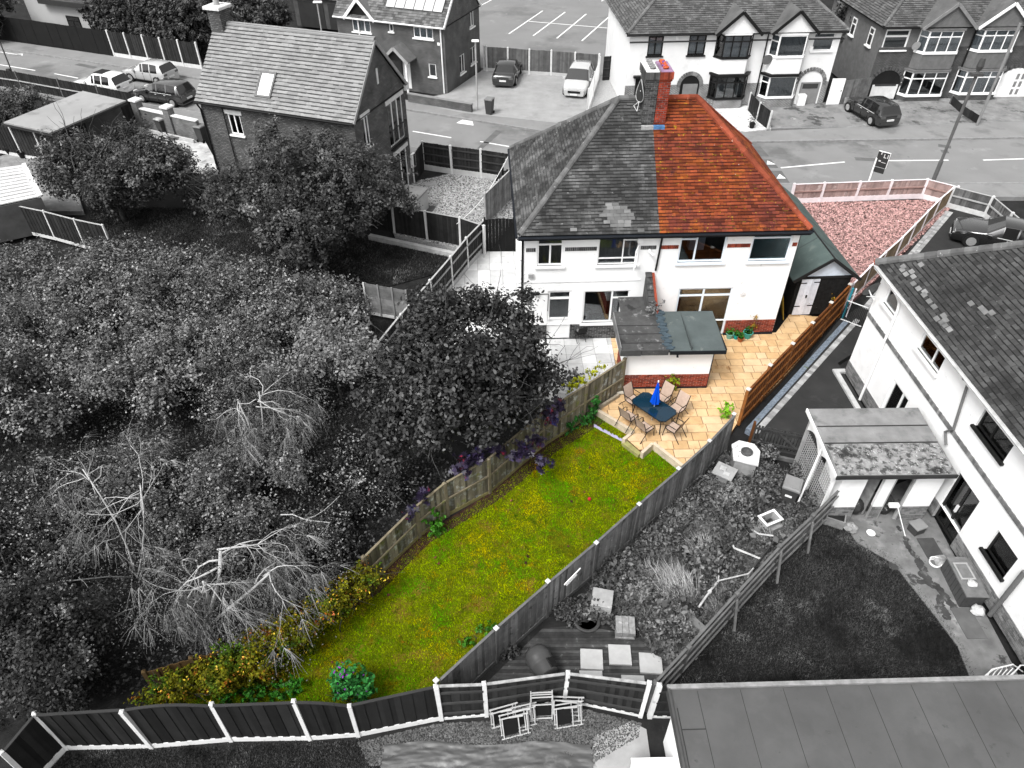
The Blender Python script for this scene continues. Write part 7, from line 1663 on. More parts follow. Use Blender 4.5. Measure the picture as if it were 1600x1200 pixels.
p_ = (-6.46, 9.23); plant('garden_plant', 'green plants at the bottom left corner of the lawn', p_, [(p_[0] + dx, p_[1] + dy, .0, .4, .3, .3) for dx, dy in ((0, 0), (-.6, -.1), (.5, .1), (-1.1, -.2))], 1100, .09, 'oval', M('deep_leaf2', (.025, .12, .01), .5, .4, 3, rnd=.6))

# overgrown garden: weeds as ground cover with taller dry grass
wd = [(7.7, 17.9), (6.8, 16.9), (5.5, 15.6), (4.0, 14.1), (2.6, 12.75), (1.9, 11.6), (3.6, 11.0), (4.2, 10.2), (5.0, 10.2), (7.9, 13.0), (10.3, 15.2), (10.0, 17.0)]
X, Y = scatter(wd, 20000)
n_ = len(X); hz = .1 + .75 * (np.sin(X * 2.3) * np.cos(Y * 1.9) * .5 + .5) * rng.random(n_)
j = rng.integers(0, n_, n_ * 4)
P_ = np.c_[X[j], Y[j], ZG + hz[j] * rng.random(len(j)) ** .5] + rng.normal(size=(len(j), 3)) * np.array([.06, .06, .03]); P_[:, 2] = np.maximum(P_[:, 2], ZG + .02)
ks = rng.random(len(P_))
o = leaves('weeds', P_[ks < .8], rng.gamma(3.0, .026, (ks < .8).sum()) + .02, 'oval', M('weed_leaf', g(.075), .6, .35, 1.2, rnd=.9, spec=.3, spots=[(g(.17), 1.3, .54, .66), (g(.03), .8, .56, .66)]), None, .7)
setp(o, 'low mixed weeds covering the overgrown garden', 'weeds', kind='stuff')
o = grass('dry_grass', wd, 60000, .34, .007, M('dry_blade', g(.15), .8, .35, 1.2, rnd=.6), ZG, 'thin pale grass among the weeds of the overgrown garden')
o['category'] = 'grass'
def tuft(label, p, n, h, lean, r_):
    t = thing('grass_tuft', label, 'grass tuft', (p[0], p[1], ZG)); mb = MB()
    for k in range(n):
        a = random.uniform(0, 6.28); q = r_ * random.random() ** .5; L = h * random.uniform(.5, 1.1)
        b = Vector((q * math.cos(a), q * math.sin(a), 0)); d_ = Vector((lean[0] + random.gauss(0, .3), lean[1] + random.gauss(0, .3), 1)).normalized()
        p1 = b + d_ * L * .5; p2 = p1 + (d_ + Vector((lean[0] * .9, lean[1] * .9, -.4))).normalized() * L * .5; w = .008
        mb.add([b + Vector((-w, 0, 0)), b + Vector((w, 0, 0)), p1 + Vector((w * .8, 0, 0)), p1 + Vector((-w * .8, 0, 0)), p2], [(0, 1, 2, 3), (3, 2, 4)])
    mb.build('blades', M('straw_blade', g(.3), .8, .3, 3, rnd=.5), t)
tuft('tall dry grass leaning in the middle of the weed garden', (5.08, 12.32), 420, .95, (-.25, .5), .55)
tuft('dry grass tuft above the tall one in the weed garden', (6.14, 13.72), 240, .7, (-.2, .4), .4)
for lb, p in (('small dry grass tuft near the silvered fence, upper weed garden', (5.33, 14.99)), ('small dry grass tuft left of the tall one', (4.30, 13.00)), ('dry grass tuft beside the trailer drawbar', (6.35, 12.32)), ('dry grass tuft below the small pale table', (6.73, 15.53)), ('dry grass tuft by the speckled block stack', (4.19, 11.56)), ('dry grass tuft at the foot of the sagging fence', (5.94, 11.77))): tuft(lb, p, 110, .55, (random.uniform(-.4, .3), random.uniform(0, .5)), .3)
tuft('dry grass inside the trailer frame', (8.15, 14.34), 160, .6, (-.2, .3), .3)
for i, (lb, px, h_, r_, mt) in enumerate((('bushy weed behind the white plinth in the weed garden', (8.97, 17.89), .8, .45, m_lfm), ('leafy shrub right of the white plinth', (8.76, 16.67), .75, .6, m_lfm), ('leafy weed in front of the small pale table', (7.73, 16.09), .7, .45, M('weed_pale', g(.13), .6, .3, 1, rnd=.6)), ('flowering weed by the lone board', (4.88, 11.14), .6, .4, M('weed_pale', g(.13))), ('ivy weeds along the silvered fence', (3.20, 13.00), .4, .55, m_lfd), ('weeds beside the trellis store', (10.40, 15.81), .6, .45, m_lfm), ('weed clump behind the wheelie bin', (10.25, 17.11), .5, .4, m_lfm), ('low weeds around the sunken ring', (1.73, 11.77), .25, .45, m_lfd), ('leafy weed mound in the middle of the overgrown garden', (4.79, 14.21), .5, .6, m_lfm), ('pale weed mound left of the trailer drawbar', (3.94, 12.54), .45, .55, M('weed_pale', g(.13))), ('weed mound against the silvered fence below the table', (6.18, 15.53), .5, .5, m_lfm), ('weeds between the tub and the bin', (9.07, 14.99), .5, .4, m_lfm))):
    plant('weed_bush', lb, px, [(px[0] + random.gauss(0, .12), px[1] + random.gauss(0, .12), ZG + h_ * .5, r_, r_, h_ * .55) for _ in range(3)], int(1500 * r_ / .45), .085, 'oval', mt, 'weed', .08)
# fallen leaves on the lawn
X, Y = scatter(lawn_poly, 70)
o = leaves('fallen_leaves', np.c_[X, Y, np.full(len(X), ZG + .06)], rng.uniform(.08, .13, len(X)), 'maple', M('fallen_leaf', (.1, .03, .025), .7, .4, 3, rnd=.8, spots=[((.4, .16, .08), 3, .58, .62)]), None, 2.5)
setp(o, 'scattered dark red fallen leaves on the lawn', 'leaves', kind='stuff')

# ================================================================ garden furniture and small things
random.seed(3)
m_cf = M('dark_tube', g(.012), .4, .1)
m_sling = M('beige_sling', (.4, .3, .24), .8, .1, 8, bump=.3, bs=120)
TA = R(-48.7); TC = (5.32, 19.74)
tb = thing('patio_table', 'dark blue glass patio table on the tan slabs', 'table', (*TC, 0), TA)
def octo(a, b, c): return [(-a + c, -b), (a - c, -b), (a, -b + c), (a, b - c), (a - c, b), (-a + c, b), (-a, b - c), (-a, -b + c)]
MB().prism(octo(.82, .47, .16), .70, .715).build('rim', m_cf, tb)
MB().prism(octo(.8, .45, .155), .716, .728).build('glass_top', M('dark_blue_glass', (.005, .022, .04), .08, .1, spec=.6), tb)
for sx in (-1, 1):
    for sy in (-1, 1): MB().tube([(sx * .62, sy * .32, .7), (sx * .68, sy * .36, 0)], .022, 7).build('leg', m_cf, tb)
um = thing('closed_parasol', 'closed bright blue parasol standing through the patio table', 'parasol', (*TC, .0), .3)
MB().tube([(0, 0, 0.02), (0, 0, 1.98)], .018, 8).build('pole', M('pale_pole', g(.6), .4), um)
cm = MB(); n = 16; vs = []; prof = [(.02, 1.92), (.05, 1.75), (.1, 1.45), (.15, 1.15), (.19, .92)]
for r_, z in prof:
    for k in range(n): q = r_ * (1.0 if k % 2 else .62); a = 2 * math.pi * k / n; vs.append((q * math.cos(a), q * math.sin(a), z + (.03 if k % 2 else 0)))
cm.add(vs, [(i * n + k, i * n + (k + 1) % n, (i + 1) * n + (k + 1) % n, (i + 1) * n + k) for i in range(4) for k in range(n)]); cm.build('canopy', M('blue_canvas', (.0, .07, .55), .7, .1), um)
MB().lathe([(.025, 1.93), (.03, 1.97), (.01, 2.02)], 8).build('finial', m_upvc, um)
def sling_chair(label, loc, rz):
    """open-armed patio chair: sling seat and back on a bent dark tube frame; sits facing local +y"""
    c = thing('patio_chair', label, 'chair', (*loc, 0), rz, 'beige sling chairs round the patio table')
    s = MB(); vs = []; pr = [(-.16, .40), (.0, .385), (.2, .40), (.25, .41)]
    for y, z in pr: vs += [(-.23, y, z), (.23, y, z)]
    s.add(vs, [(2 * i, 2 * i + 1, 2 * i + 3, 2 * i + 2) for i in range(3)]); s.build('seat', m_sling, c)
    s = MB(); vs = []
    for y, z in ((-.17, .42), (-.22, .6), (-.29, .8), (-.35, .95)): vs += [(-.23, y, z), (.23, y, z)]
    s.add(vs, [(2 * i, 2 * i + 1, 2 * i + 3, 2 * i + 2) for i in range(3)]); s.build('backrest', m_sling, c)
    for sx in (-.25, .25):
        MB().tube([(sx, .26, .41), (sx, .0, .385), (sx, -.17, .41), (sx, -.22, .6), (sx, -.36, .97)], .016, 6).build('side_rail', m_cf, c)
        MB().tube([(sx * 1.08, .3, 0), (sx * 1.08, .22, .56), (sx * 1.08, .12, .63), (sx * 1.08, -.2, .62)], .016, 6).build('front_leg', m_cf, c)
        MB().tube([(sx * 1.04, -.42, 0), (sx * 1.04, -.12, .4)], .016, 6).build('rear_leg', m_cf, c)
    MB().tube([(-.25, .24, .4), (.25, .24, .4)], .012, 5).tube([(-.25, -.16, .4), (.25, -.16, .4)], .012, 5).build('cross_bar', m_cf, c)
    return c
ux, uy = (math.cos(TA), math.sin(TA)), (-math.sin(TA), math.cos(TA))
for lb, al, pe, rot in (('beige sling chair at the upper left end of the patio table', -1.02, .0, R(-90)), ('beige sling chair at the lower right end of the patio table', 1.05, -.02, R(95)), ('left beige sling chair on the brick wall side of the table', -.32, .92, R(180)), ('right beige sling chair on the brick wall side of the table', .42, .92, R(180)),
                        ('left beige sling chair on the lawn side of the table', -.48, -.85, R(2)), ('right beige sling chair on the lawn side of the table', .3, -.85, R(-3))):
    sling_chair(lb, (TC[0] + ux[0] * al + uy[0] * pe, TC[1] + ux[1] * al + uy[1] * pe), TA + rot)
def pot(label, loc, r_, h_, mat, leafm=None):
    t = thing('plant_pot', label, 'plant pot', (*loc, 0))
    MB().lathe([(r_ * .7, 0), (r_, h_ * .88), (r_ * 1.1, h_ * .88), (r_ * 1.1, h_), (r_ * .92, h_), (r_ * .9, h_ * .85)], 18).build('pot', mat, t, smooth=False)
    MB().lathe([(.01, h_ * .86), (r_ * .9, h_ * .86)], 14).build('soil', m_bed, t)
    if leafm: stuff(leaves('foliage', rng.normal(size=(70, 3)) * np.array([r_ * .45, r_ * .45, .08]) + np.array([0, 0, h_ + .1]), .08, 'oval', leafm, t, .5))
    return t
m_teal = M('teal_glaze', (.06, .3, .25), .4, .2, 6); m_terr = M('terracotta', (.3, .09, .03), .8, .2, 6)
pot('leftmost pale teal plant pot against the red brick plinth', (9.45, 24.92), .16, .26, M('pale_teal_glaze', (.16, .36, .3), .4, .2, 6), M('deep_leaf2', (.025, .12, .01)))
pot('small bright turquoise pot second along the plinth', (9.72, 24.87), .12, .2, M('turquoise_glaze', (.01, .3, .3), .4, .1), M('deep_leaf2', (.025, .12, .01)))
pot('terracotta pot in front of the teal pots', (9.87, 24.69), .13, .2, m_terr, M('deep_leaf2', (.025, .12, .01)))
pot('large teal glazed pot with a tall plant at the right of the plinth pots', (10.24, 24.96), .2, .3, m_teal, M('deep_leaf', (.02, .1, .015)))
p_ = (10.45, 25.24); plant('climbing_plant', 'thin orange-leaved climber up the plinth from the large pot', p_, [(p_[0] - .02, p_[1] - .12, .7, .12, .08, .5)], 120, .07, 'oval', M('orange_leaf', (.3, .16, .012)), 'climbing plant', z=0)
bd_ = thing('leaning_board', 'yellow-brown board leaning against the black garage side', 'board', (12.28, 26.73)+(0,), R(80)); o = MB().cbox(-.5, -.02, 0, .5, .02, 1.25, .005).build('sheet', M('ply_board', (.3, .2, .03), .8, .2, 4), bd_); o.rotation_euler = (R(-14), 0, 0)
MB().tube([(.1, -.3, .05), (.2, -.25, .5)], .02, 6).build('prop', m_curtain, bd_)
# metal chair on the grey patio
gc = thing('folding_chair', 'dark metal folding chair on the grey flagged patio', 'chair', (2.92, 24.78)+(0,), R(20))
MB().tube([(-.2, .2, 0), (-.2, -.2, .45), (-.2, -.3, .85)], .012, 5).tube([(.2, .2, 0), (.2, -.2, .45), (.2, -.3, .85)], .012, 5).tube([(-.2, -.25, 0), (-.2, .2, .45)], .012, 5).tube([(.2, -.25, 0), (.2, .2, .45)], .012, 5).build('frame', m_black, gc)
MB().box(-.2, -.2, .44, .2, .2, .46).build('seat', m_black, gc); MB().box(-.2, -.31, .6, .2, -.28, .84).build('backrest', m_black, gc); MB().lathe([(.12, .46), (.16, .52), (.14, .55)], 12).build('cushion', M('grey_cloth', g(.15)), gc)

# weed garden things
bq = thing('stone_plinth', 'white painted angular plinth with a burnt round bowl on top, weed garden', 'barbecue', (8.20, 17.42)+(ZG,), R(-20))
m_bqw = M('peeling_white', g(.6), .9, .2, 3, spots=[(g(.18), 4, .6, .68)])
MB().prism([(-.3, -.42), (.42, -.42), (.42, .2), (.2, .48), (-.25, .48), (-.45, .2)], 0, .85, .01).build('body', M('grey_block', g(.24), .9, .2, 3), bq)
MB().prism([(-.36, -.47), (.47, -.47), (.47, .24), (.24, .54), (-.3, .54), (-.52, .25)], .851, .93, .012).build('slab_top', m_bqw, bq)
MB().lathe([(.2, .93), (.21, 1.0), (.17, 1.01), (.15, .95)], 18, (.02, 0, 0)).build('bowl', M('burnt_bowl', g(.07), .8, .4, 8), bq)
st = thing('small_table', 'small pale square slab table beside the white plinth', 'table', (7.42, 16.90)+(ZG,), R(-35))
MB().cbox(-.36, -.32, .5, .36, .32, .56, .01).build('top', m_conc2, st); MB().box(-.2, -.2, 0, .2, .2, .5).build('base', M('grey_block', g(.24)), st); MB().cbox(-.2, -.05, .561, .02, .15, .61, .01).box(.0, -.2, .561, .2, -.05, .59).build('bricks', M('pale_slab', g(.4), .9, .2), st)
def wheelie(label, loc, rz, h_=1.0, lidm=None, bodym=None, z=0):
    b = thing('wheelie_bin', label, 'bin', (*loc, z), rz)
    bm_ = MB(); w0, w1, d0, d1 = .2, .27, .22, .3
    bm_.add([(-w0, -d0, .05), (w0, -d0, .05), (w0, d0, .05), (-w0, d0, .05), (-w1, -d1, h_ - .08), (w1, -d1, h_ - .08), (w1, d1, h_ - .08), (-w1, d1, h_ - .08)], BOXF); bm_.build('body', bodym or M('bin_grey', g(.05), .5, .1), b)
    l_ = MB().cbox(-w1 - .02, -d1 - .03, h_ - .079, w1 + .02, d1 + .02, h_ + .02, .03).build('lid', lidm or M('bin_lid', g(.17), .5, .1), b)
    MB().cbox(-w1 + .05, -d1 + .05, h_ + .02, w1 - .05, d1 - .08, h_ + .035, .008).build('lid_rim', lidm or M('bin_lid', g(.17)), l_)
    MB().tube([(-w1, d1 + .04, h_ - .05), (w1, d1 + .04, h_ - .05)], .018, 6).build('handle', M('bin_grey', g(.05)), b)
    for sx in (-1, 1): MB().tube([(sx * (w0 + .0), d0 + .02, .1), (sx * (w0 + .06), d0 + .02, .1)], .1, 12).build('wheel', m_black, b)
    return b
wb = wheelie('grey-lidded wheelie bin standing among the weeds', (9.41, 15.95), R(-28), 1.0, M('bin_lid_pale', g(.2), .5, .1), z=ZG)
MB().box(-.12, -.275, .55, .1, -.262, .72).build('label_sticker', m_upvc, wb)
wheelie('wheelie bin on the sandy yard beside the brick wall', (-23.39, 47.53), R(150), 1.05, M('bin_lid_worn', g(.35), .6, .3, 6))
wheelie('wheelie bin half hidden behind the brick house corner', (-20.35, 46.25), R(160), 1.05)
wheelie('wheelie bin on the far pavement by the low wall', (-1.59, 51.12), R(-20), 1.1)
tubb = thing('plastic_tub', 'white-rimmed rectangular tub on a grey block in the weeds', 'tub', (8.46, 14.86)+(ZG,), R(25))
MB().box(-.1, -.32, 0, .42, .0, .3).build('block', M('grey_block', g(.24)), tubb)
tm = MB()
for a in ((-.3, -.2, -.27, .2), (.27, -.2, .3, .2), (-.27, -.2, .27, -.17), (-.27, .17, .27, .2)): tm.box(a[0], a[1], .12, a[2], a[3], .52)
tm.box(-.27, -.17, .12, .27, .17, .15); tm.build('tub', M('tub_grey', g(.35), .6), tubb)
rm = MB()
for a in ((-.34, -.24, -.27, .24), (.27, -.24, .34, .24), (-.27, -.24, .27, -.17), (-.27, .17, .27, .24)): rm.box(a[0], a[1], .521, a[2], a[3], .55)
rm.build('rim', m_upvc, tubb); MB().box(-.26, -.16, .151, .26, .16, .2).build('dark_water', m_black, tubb)
# trailer frame
tr = thing('trailer_frame', 'bare pale metal trailer frame with a drawbar lying in the weeds', 'trailer', (5.55, 11.73, ZG))
L_ = lambda p, z=.42: (p[0] - 5.55, p[1] - 11.73, z)
m_tr = M('galvanised', g(.5), .5, .2, 5, metal=.2); m_trd = M('dark_steel', g(.04), .6)
MB().tube([L_((5.5, 11.65)), L_((5.95, 12.2)), L_((6.28, 12.55))], .035, 7).build('drawbar', m_tr, tr)
MB().tube([L_((6.28, 12.55)), L_((6.45, 13.35)), L_((6.62, 13.5))], .025, 6).tube([L_((6.28, 12.55)), L_((7.25, 12.8)), L_((7.45, 13.0))], .025, 6).build('a_frame', m_tr, tr)
MB().tube([L_((6.62, 13.5)), L_((7.75, 14.55))], .028, 6).tube([L_((7.45, 13.0)), L_((8.5, 14.15))], .028, 6).build('side_rail', m_trd, tr)
MB().tube([L_((7.02, 13.85)), L_((7.03, 13.75)), L_((7.75, 13.35))], .035, 6).tube([L_((7.72, 14.5)), L_((7.95, 14.3)), L_((8.4, 14.22))], .03, 6).build('cross_member', m_tr, tr)
MB().lathe([(.05, 0), (.07, .05), (.05, .1)], 10, L_((5.92, 12.15), .4)).tube([L_((5.92, 12.15), 0), L_((5.92, 12.15), .45)], .025, 6).tube([L_((7.3, 12.85), 0), L_((7.3, 12.85), .42)], .03, 6).tube([L_((7.6, 14.4), 0), L_((7.6, 14.4), .42)], .03, 6).tube([L_((8.4, 14.1), 0), L_((8.4, 14.1), .42)], .03, 6).build('coupling', m_tr, tr)
pl = thing('plank', 'short weathered plank lying in the weeds above the trailer', 'plank', (7.19, 14.52)+(ZG,), R(55)); MB().cbox(-.4, -.08, .1, .4, .08, .15, .01).build('board', M('worn_rail', g(.16)), pl)
bd2 = thing('flat_board', 'smooth grey board leaning among the weeds near the sagging fence', 'board', (5.25, 11.14)+(ZG,), R(-52)); o = MB().cbox(-.52, -.2, 0, .52, .2, .05, .01).build('sheet', M('smooth_board', g(.13), .7, .1), bd2); o.rotation_euler = (R(35), 0, 0); o.location = (0, 0, .35)
def slabstack(label, loc, rz, w, d, n, mat, t=.09, split=1):
    s = thing('slab_stack', label, 'slab stack', (*loc, ZG), rz)
    for k in range(n):
        ox, oy = random.uniform(-.02, .02), random.uniform(-.02, .02)
        for q in range(split):
            MB().cbox(-w / 2 + q * w / split + ox + .004, -d / 2 + oy, k * t, -w / 2 + (q + 1) * w / split + ox - .004, d / 2 + oy, (k + 1) * t - .006, .008).build('slab', mat, s)
    return s
m_cs = M('concrete_slab', g(.3), .85, .15, 4, bump=.3, bs=60, spots=[(g(.4), 3, .6, .7)])
slabstack('square stack of concrete slabs beside the silvered fence', (2.66, 11.88), R(-12), .62, .62, 6, m_cs)
slabstack('stack of small speckled blocks below the concrete slab stack', (3.28, 11.14), R(-4), .56, .55, 4, M('speckled_block', g(.22), .9, .3, 9, spots=[(g(.4), 8, .6, .66)]), split=3)
slabstack('single broken block by the speckled stack', (3.87, 10.94), R(30), .28, .18, 1, m_cs, .12)
for lb, p, rz in (('leftmost concrete slab laid on the deck', (2.26, 10.23), R(-3)), ('middle concrete slab of the upper three on the deck', (3.05, 10.33), R(-2)), ('right concrete slab on the deck beside the sagging fence', (3.92, 10.08), R(-4)), ('lower concrete slab on the deck behind the railed fence', (3.34, 9.45), R(-2)), ('concrete slab on the deck just showing above the fence, left', (2.20, 9.56), R(-1))):
    slabstack(lb, p, rz, .64, .6, 1, M('clean_slab', g(.4), .85, .1, 3, bump=.2, bs=60), .1)
rg = thing('sunken_ring', 'round black ring of a sunken pond tub in the deck', 'tub', (2.21, 11.41)+(ZG,), 0)
MB().lathe([(.36, 0), (.4, .12), (.36, .14), (.31, .12), (.3, .03)], 26).build('rim', M('rubber_ring', g(.05), .7, .2), rg); MB().lathe([(.01, .03), (.3, .03)], 20).build('water', M('dark_pool', g(.01), .15, spec=.6), rg)
MB().box(-.28, -.02, .04, .0, .3, .06).build('lid_half', M('dark_panel', g(.03), .6), rg)
cp_ = thing('composter', 'dark plastic compost barrel lying on its side on the deck', 'composter', (0.81, 9.96)+(ZG,), R(118))
T = Matrix.Translation((0, 0, .36)) @ Matrix.Rotation(R(90), 4, 'Y') @ Matrix.Rotation(R(20), 4, 'Z')
MB().lathe([(.28, -.42), (.3, -.4), (.34, -.1), (.355, -.09), (.355, -.05), (.36, .1), (.37, .11), (.37, .15), (.34, .32), (.3, .36), (.27, .42), (.05, .43)], 22, (0, 0, 0), T).build('barrel', M('barrel_grey', g(.06), .45, .15), cp_, smooth=True)
o = MB().cbox(-.16, -.15, 0, .16, .15, .03, .02).build('hatch', m_black, cp_, (-.22, -.2, .58)); o.rotation_euler = (R(35), R(-10), 0)
fw_ = MB()
for zz, L in ((1.42, .7), (1.3, .5)): pass
pp = thing('timber_offcuts', 'two pale timber strips hung on the silvered fence', 'timber', (1.75, 12.05, 1.0), R(45))
MB().bar((-.35, -.0, .08), (.35, 0, .18), .03, .04).bar((-.25, -.0, -.05), (.2, 0, .03), .03, .07).build('strips', m_upvc, pp)

# folded garden chairs behind the bottom fence
m_alu = M('pale_frame', g(.4), .5, .1)
def folded(label, loc, rz, tilt, w=.55, h_=.95, side=False):
    c = thing('folded_chair', label, 'folding chair', (*loc, ZG), rz, 'folded chairs leaning on the bottom fence')
    f_ = MB(); a = math.sin(tilt); b = math.cos(tilt)
    q = (lambda x, s, o=0: (s - h_ / 2, (x + w / 2 + .03) * a + o, (x + w / 2 + .03) * b)) if side else (lambda x, s, o=0: (x, s * a + o, s * b))
    for o in (0, -.1):
        f_.tube([q(-w / 2, .03, o), q(-w / 2, h_ - .05 * (o < 0), o)], .019, 5).tube([q(w / 2, .03, o), q(w / 2, h_ - .05 * (o < 0), o)], .019, 5)
    for s, o in ((.06, 0), (.1, -.1), (h_ - .06, 0), (h_ - .14, 0), (h_ - .1, -.1), (h_ * .62, -.1)): f_.tube([q(-w / 2, s, o), q(w / 2, s, o)], .018, 5)
    f_.build('frame', m_alu, c)
    MB().add([q(-w / 2 + .03, .12, -.05), q(w / 2 - .03, .12, -.05), q(w / 2 - .03, h_ * .58, -.05), q(-w / 2 + .03, h_ * .58, -.05)], [(0, 1, 2, 3)]).build('sling', M('black_sling', g(.008), .8), c)
    for sx in (-1, 1): b_ = MB(); b_.bar(q(sx * (w / 2 + .03), .3, -.13), q(sx * (w / 2 + .03), h_ - .2, -.16), .04, .025); b_.build('armrest', m_alu, c)
    return c
folded('folded chair leaning upright at the middle of the group', (.78, 8.62), R(3), R(14), .56, 1.0)
folded('folded chair stacked sideways at the front left of the group', (.1, 8.2), R(14), R(28), .6, .85, True)
folded('folded chair stacked sideways behind the front left one', (-.2, 8.5), R(16), R(14), .55, .8, True)
folded('folded chair leaning between the left pair and the upright one', (.35, 8.45), R(13), R(22), .58, .7, True)
folded('folded chair on its side at the right of the group', (1.5, 8.45), R(9), R(26), .6, .85, True)
folded('folded chair on its side behind the right one', (1.45, 8.75), R(-2), R(12), .58, .9, True)
# crinkled tarpaulin
tp = MB(); nx, ny = 110, 64; vs = []
for j in range(ny + 1):
    for i in range(nx + 1):
        x = -3.3 + 5.35 * i / nx; y = 5.9 + 2.02 * j / ny
        vs.append((x + .03 * math.sin(j * 1.3), y + .05 * math.sin(x * 2.2), ZG + .07 + .035 * mnoise.noise((x * 1.1, y * 5, 0)) + .03 * mnoise.noise((x * 2.6 + y, y * 11, 7)) + .014 * mnoise.noise((x * 7, y * 19, 3))))
tp.add(vs, [(j * (nx + 1) + i, j * (nx + 1) + i + 1, (j + 1) * (nx + 1) + i + 1, (j + 1) * (nx + 1) + i) for j in range(ny) for i in range(nx)])
setp(tp.build('tarpaulin', M('tarp_grey', g(.075), .5, .2, 1, spots=[(g(.17), 1.2, .54, .68)], spec=.5), smooth=True), 'crinkled grey tarpaulin spread on the ground at the bottom edge', 'tarpaulin')
# right-hand patio
bx = thing('storage_box', 'dark wooden storage box with a pale picture frame on its lid, against the right wall', 'storage box', (13.75, 12.55, ZG), R(88))
MB().box(-.68, -.3, 0, .68, .3, .6).build('body', M('dark_box_wood', g(.05), .7, .3, 4), bx); MB().cbox(-.71, -.33, .601, .71, .33, .65, .01).build('lid', M('box_lid_wood', g(.14), .7, .2, 5), bx)
for k in range(8): MB().box(-.66 + k * .165, .301, .05, -.52 + k * .165, .315, .55).build('slat', M('box_slat', g(.07)), bx)
pf = thing('picture_frame', 'pale empty frame lying on the dark storage box', 'frame', (13.72, 12.72, .41), R(90))
fm = MB(); fm.box(-.3, -.22, 0, .3, -.17, .03).box(-.3, .17, 0, .3, .22, .03).box(-.3, -.17, 0, -.25, .17, .03).box(.25, -.17, 0, .3, .17, .03); fm.build('rim', m_conc2, pf); MB().box(-.25, -.17, 0, .25, .17, .01).build('panel', M('box_lid_wood', g(.14)), pf)
def bag(label, loc, r_, h_, mat, name='plastic_bag'):
    b = MB(); n = 12; vs = []
    for i, (rr, z) in enumerate(((.6, 0), (1, .3), (.95, .6), (.6, .85), (.2, 1))):
        for k in range(n): q = r_ * rr * random.uniform(.8, 1.15); vs.append((q * math.cos(6.283 * k / n), q * math.sin(6.283 * k / n), h_ * z + random.uniform(-.02, .02)))
    b.add(vs, [(i * n + k, i * n + (k + 1) % n, (i + 1) * n + (k + 1) % n, (i + 1) * n + k) for i in range(4) for k in range(n)] + [tuple(range(4 * n, 5 * n))])
    o = b.build(name, mat, None, (*loc,)); return setp(o, label, 'bag')
m_bag = M('crumpled_plastic', g(.45), .4, .3, 6)
bag('crumpled pale bag beyond the near end of the storage box', (13.85, 11.7, ZG + .05), .2, .28, m_bag); bag('small crumpled bag on the storage box lid', (13.75, 12.28, .4), .15, .1, m_bag); bag('pale bundle at the far end of the storage box', (13.6, 13.45, ZG + .05), .25, .2, M('grey_bundle', g(.25), .7, .4, 6))
hs_ = thing('hose_reel', 'coil of pale hose at the far end of the storage box', 'hose', (13.35, 13.4, ZG + .05)); MB().tube([((.16 + .01 * k / 12) * math.cos(k * .52), (.16 + .01 * k / 12) * math.sin(k * .52), .02 + .005 * k) for k in range(30)], .015, 5).build('coil', m_curtain, hs_)
cd = thing('crate_planter', 'square wooden planter with soil at the corner of the store', 'planter', (10.75, 15.35 - .25, ZG), R(-25))
pm_ = MB()
for a in ((-.3, -.24, -.26, .24), (.26, -.24, .3, .24), (-.26, -.24, .26, -.2), (-.26, .2, .26, .24)): pm_.box(a[0], a[1], 0, a[2], a[3], .38)
pm_.build('sides', M('planter_wood', g(.2), .8, .3, 5), cd); MB().box(-.26, -.2, .05, .26, .2, .33).build('soil', m_soil, cd)
bag('grey sack slumped beside the wooden planter', (11.15, 14.75, ZG + .05), .22, .3, M('grey_bundle', g(.25)), 'sack')
bl_ = thing('bowl', 'white round bowl on the stained patio by the store', 'bowl', (11.75, 14.55, ZG + .05)); MB().lathe([(.08, 0), (.14, .1), (.12, .1), (.06, .02)], 16).build('bowl_shell', m_upvc, bl_)
kb = thing('lidded_caddy', 'small lidded grey caddy beside the store wall', 'caddy', (13.3, 14.7, ZG + .05), R(20)); MB().box(-.2, -.17, 0, .2, .17, .3).build('body', M('bin_grey', g(.05)), kb); MB().cbox(-.23, -.2, .301, .23, .2, .36, .02).build('lid', M('bin_lid_pale', g(.2)), kb)
br = thing('broom', 'pale broom leaning out of the store doorway', 'broom', (12.55, 15.0, ZG + .05)); MB().tube([(.0, .15, .9), (.3, -.55, .05)], .014, 5).build('handle', m_upvc, br); MB().box(-.22, .05, .75, .1, .2, .85).build('head', m_upvc, br)
for k, (lb, x) in enumerate((('dark clutter bag inside the left store doorway', 11.55), ('dark clutter bag inside the right store doorway', 12.5))): bag(lb, (x, 15.55, ZG + .05), .3, .6 + .2 * k, M('dark_bag', g(.03), .5, .4, 6, spots=[(g(.4), 5, .62, .68)]))
dm_ = thing('door_mat', 'dark mat outside the glazed door of the right-hand house', 'mat', (13.5, 14.0, ZG + .055), R(-88)); MB().cbox(-.4, -.28, 0, .4, .28, .02, .004).build('mat_sheet', M('mat_dark', g(.06), .9, .3), dm_)
d2_ = thing('door_mat', 'dark slab in the patio below the storage box', 'slab', (13.45, 11.35, ZG + .05), R(-88)); MB().cbox(-.5, -.3, 0, .5, .3, .02, .004).build('slab_sheet', M('dark_patch_slab', g(.1), .9, .2), d2_)
cl_ = thing('clothes_airer', 'white wire clothes airer lying on its side near the outbuilding roof', 'clothes airer', (13.3, 9.55, ZG), R(10))
am = MB()
for k in range(6): am.tube([(-.5 + k * .12, -.1, .1), (-.3 + k * .18, .1, .5), (.1 + k * .12, .25, .25)], .014, 5)
am.tube([(-.6, 0, .05), (-.2, .15, .55), (.5, .2, .5), (.9, .1, .15)], .02, 5).tube([(.2, -.1, .05), (.6, .1, .6), (1.0, .15, .4)], .018, 5); am.build('wires', m_upvc, cl_)

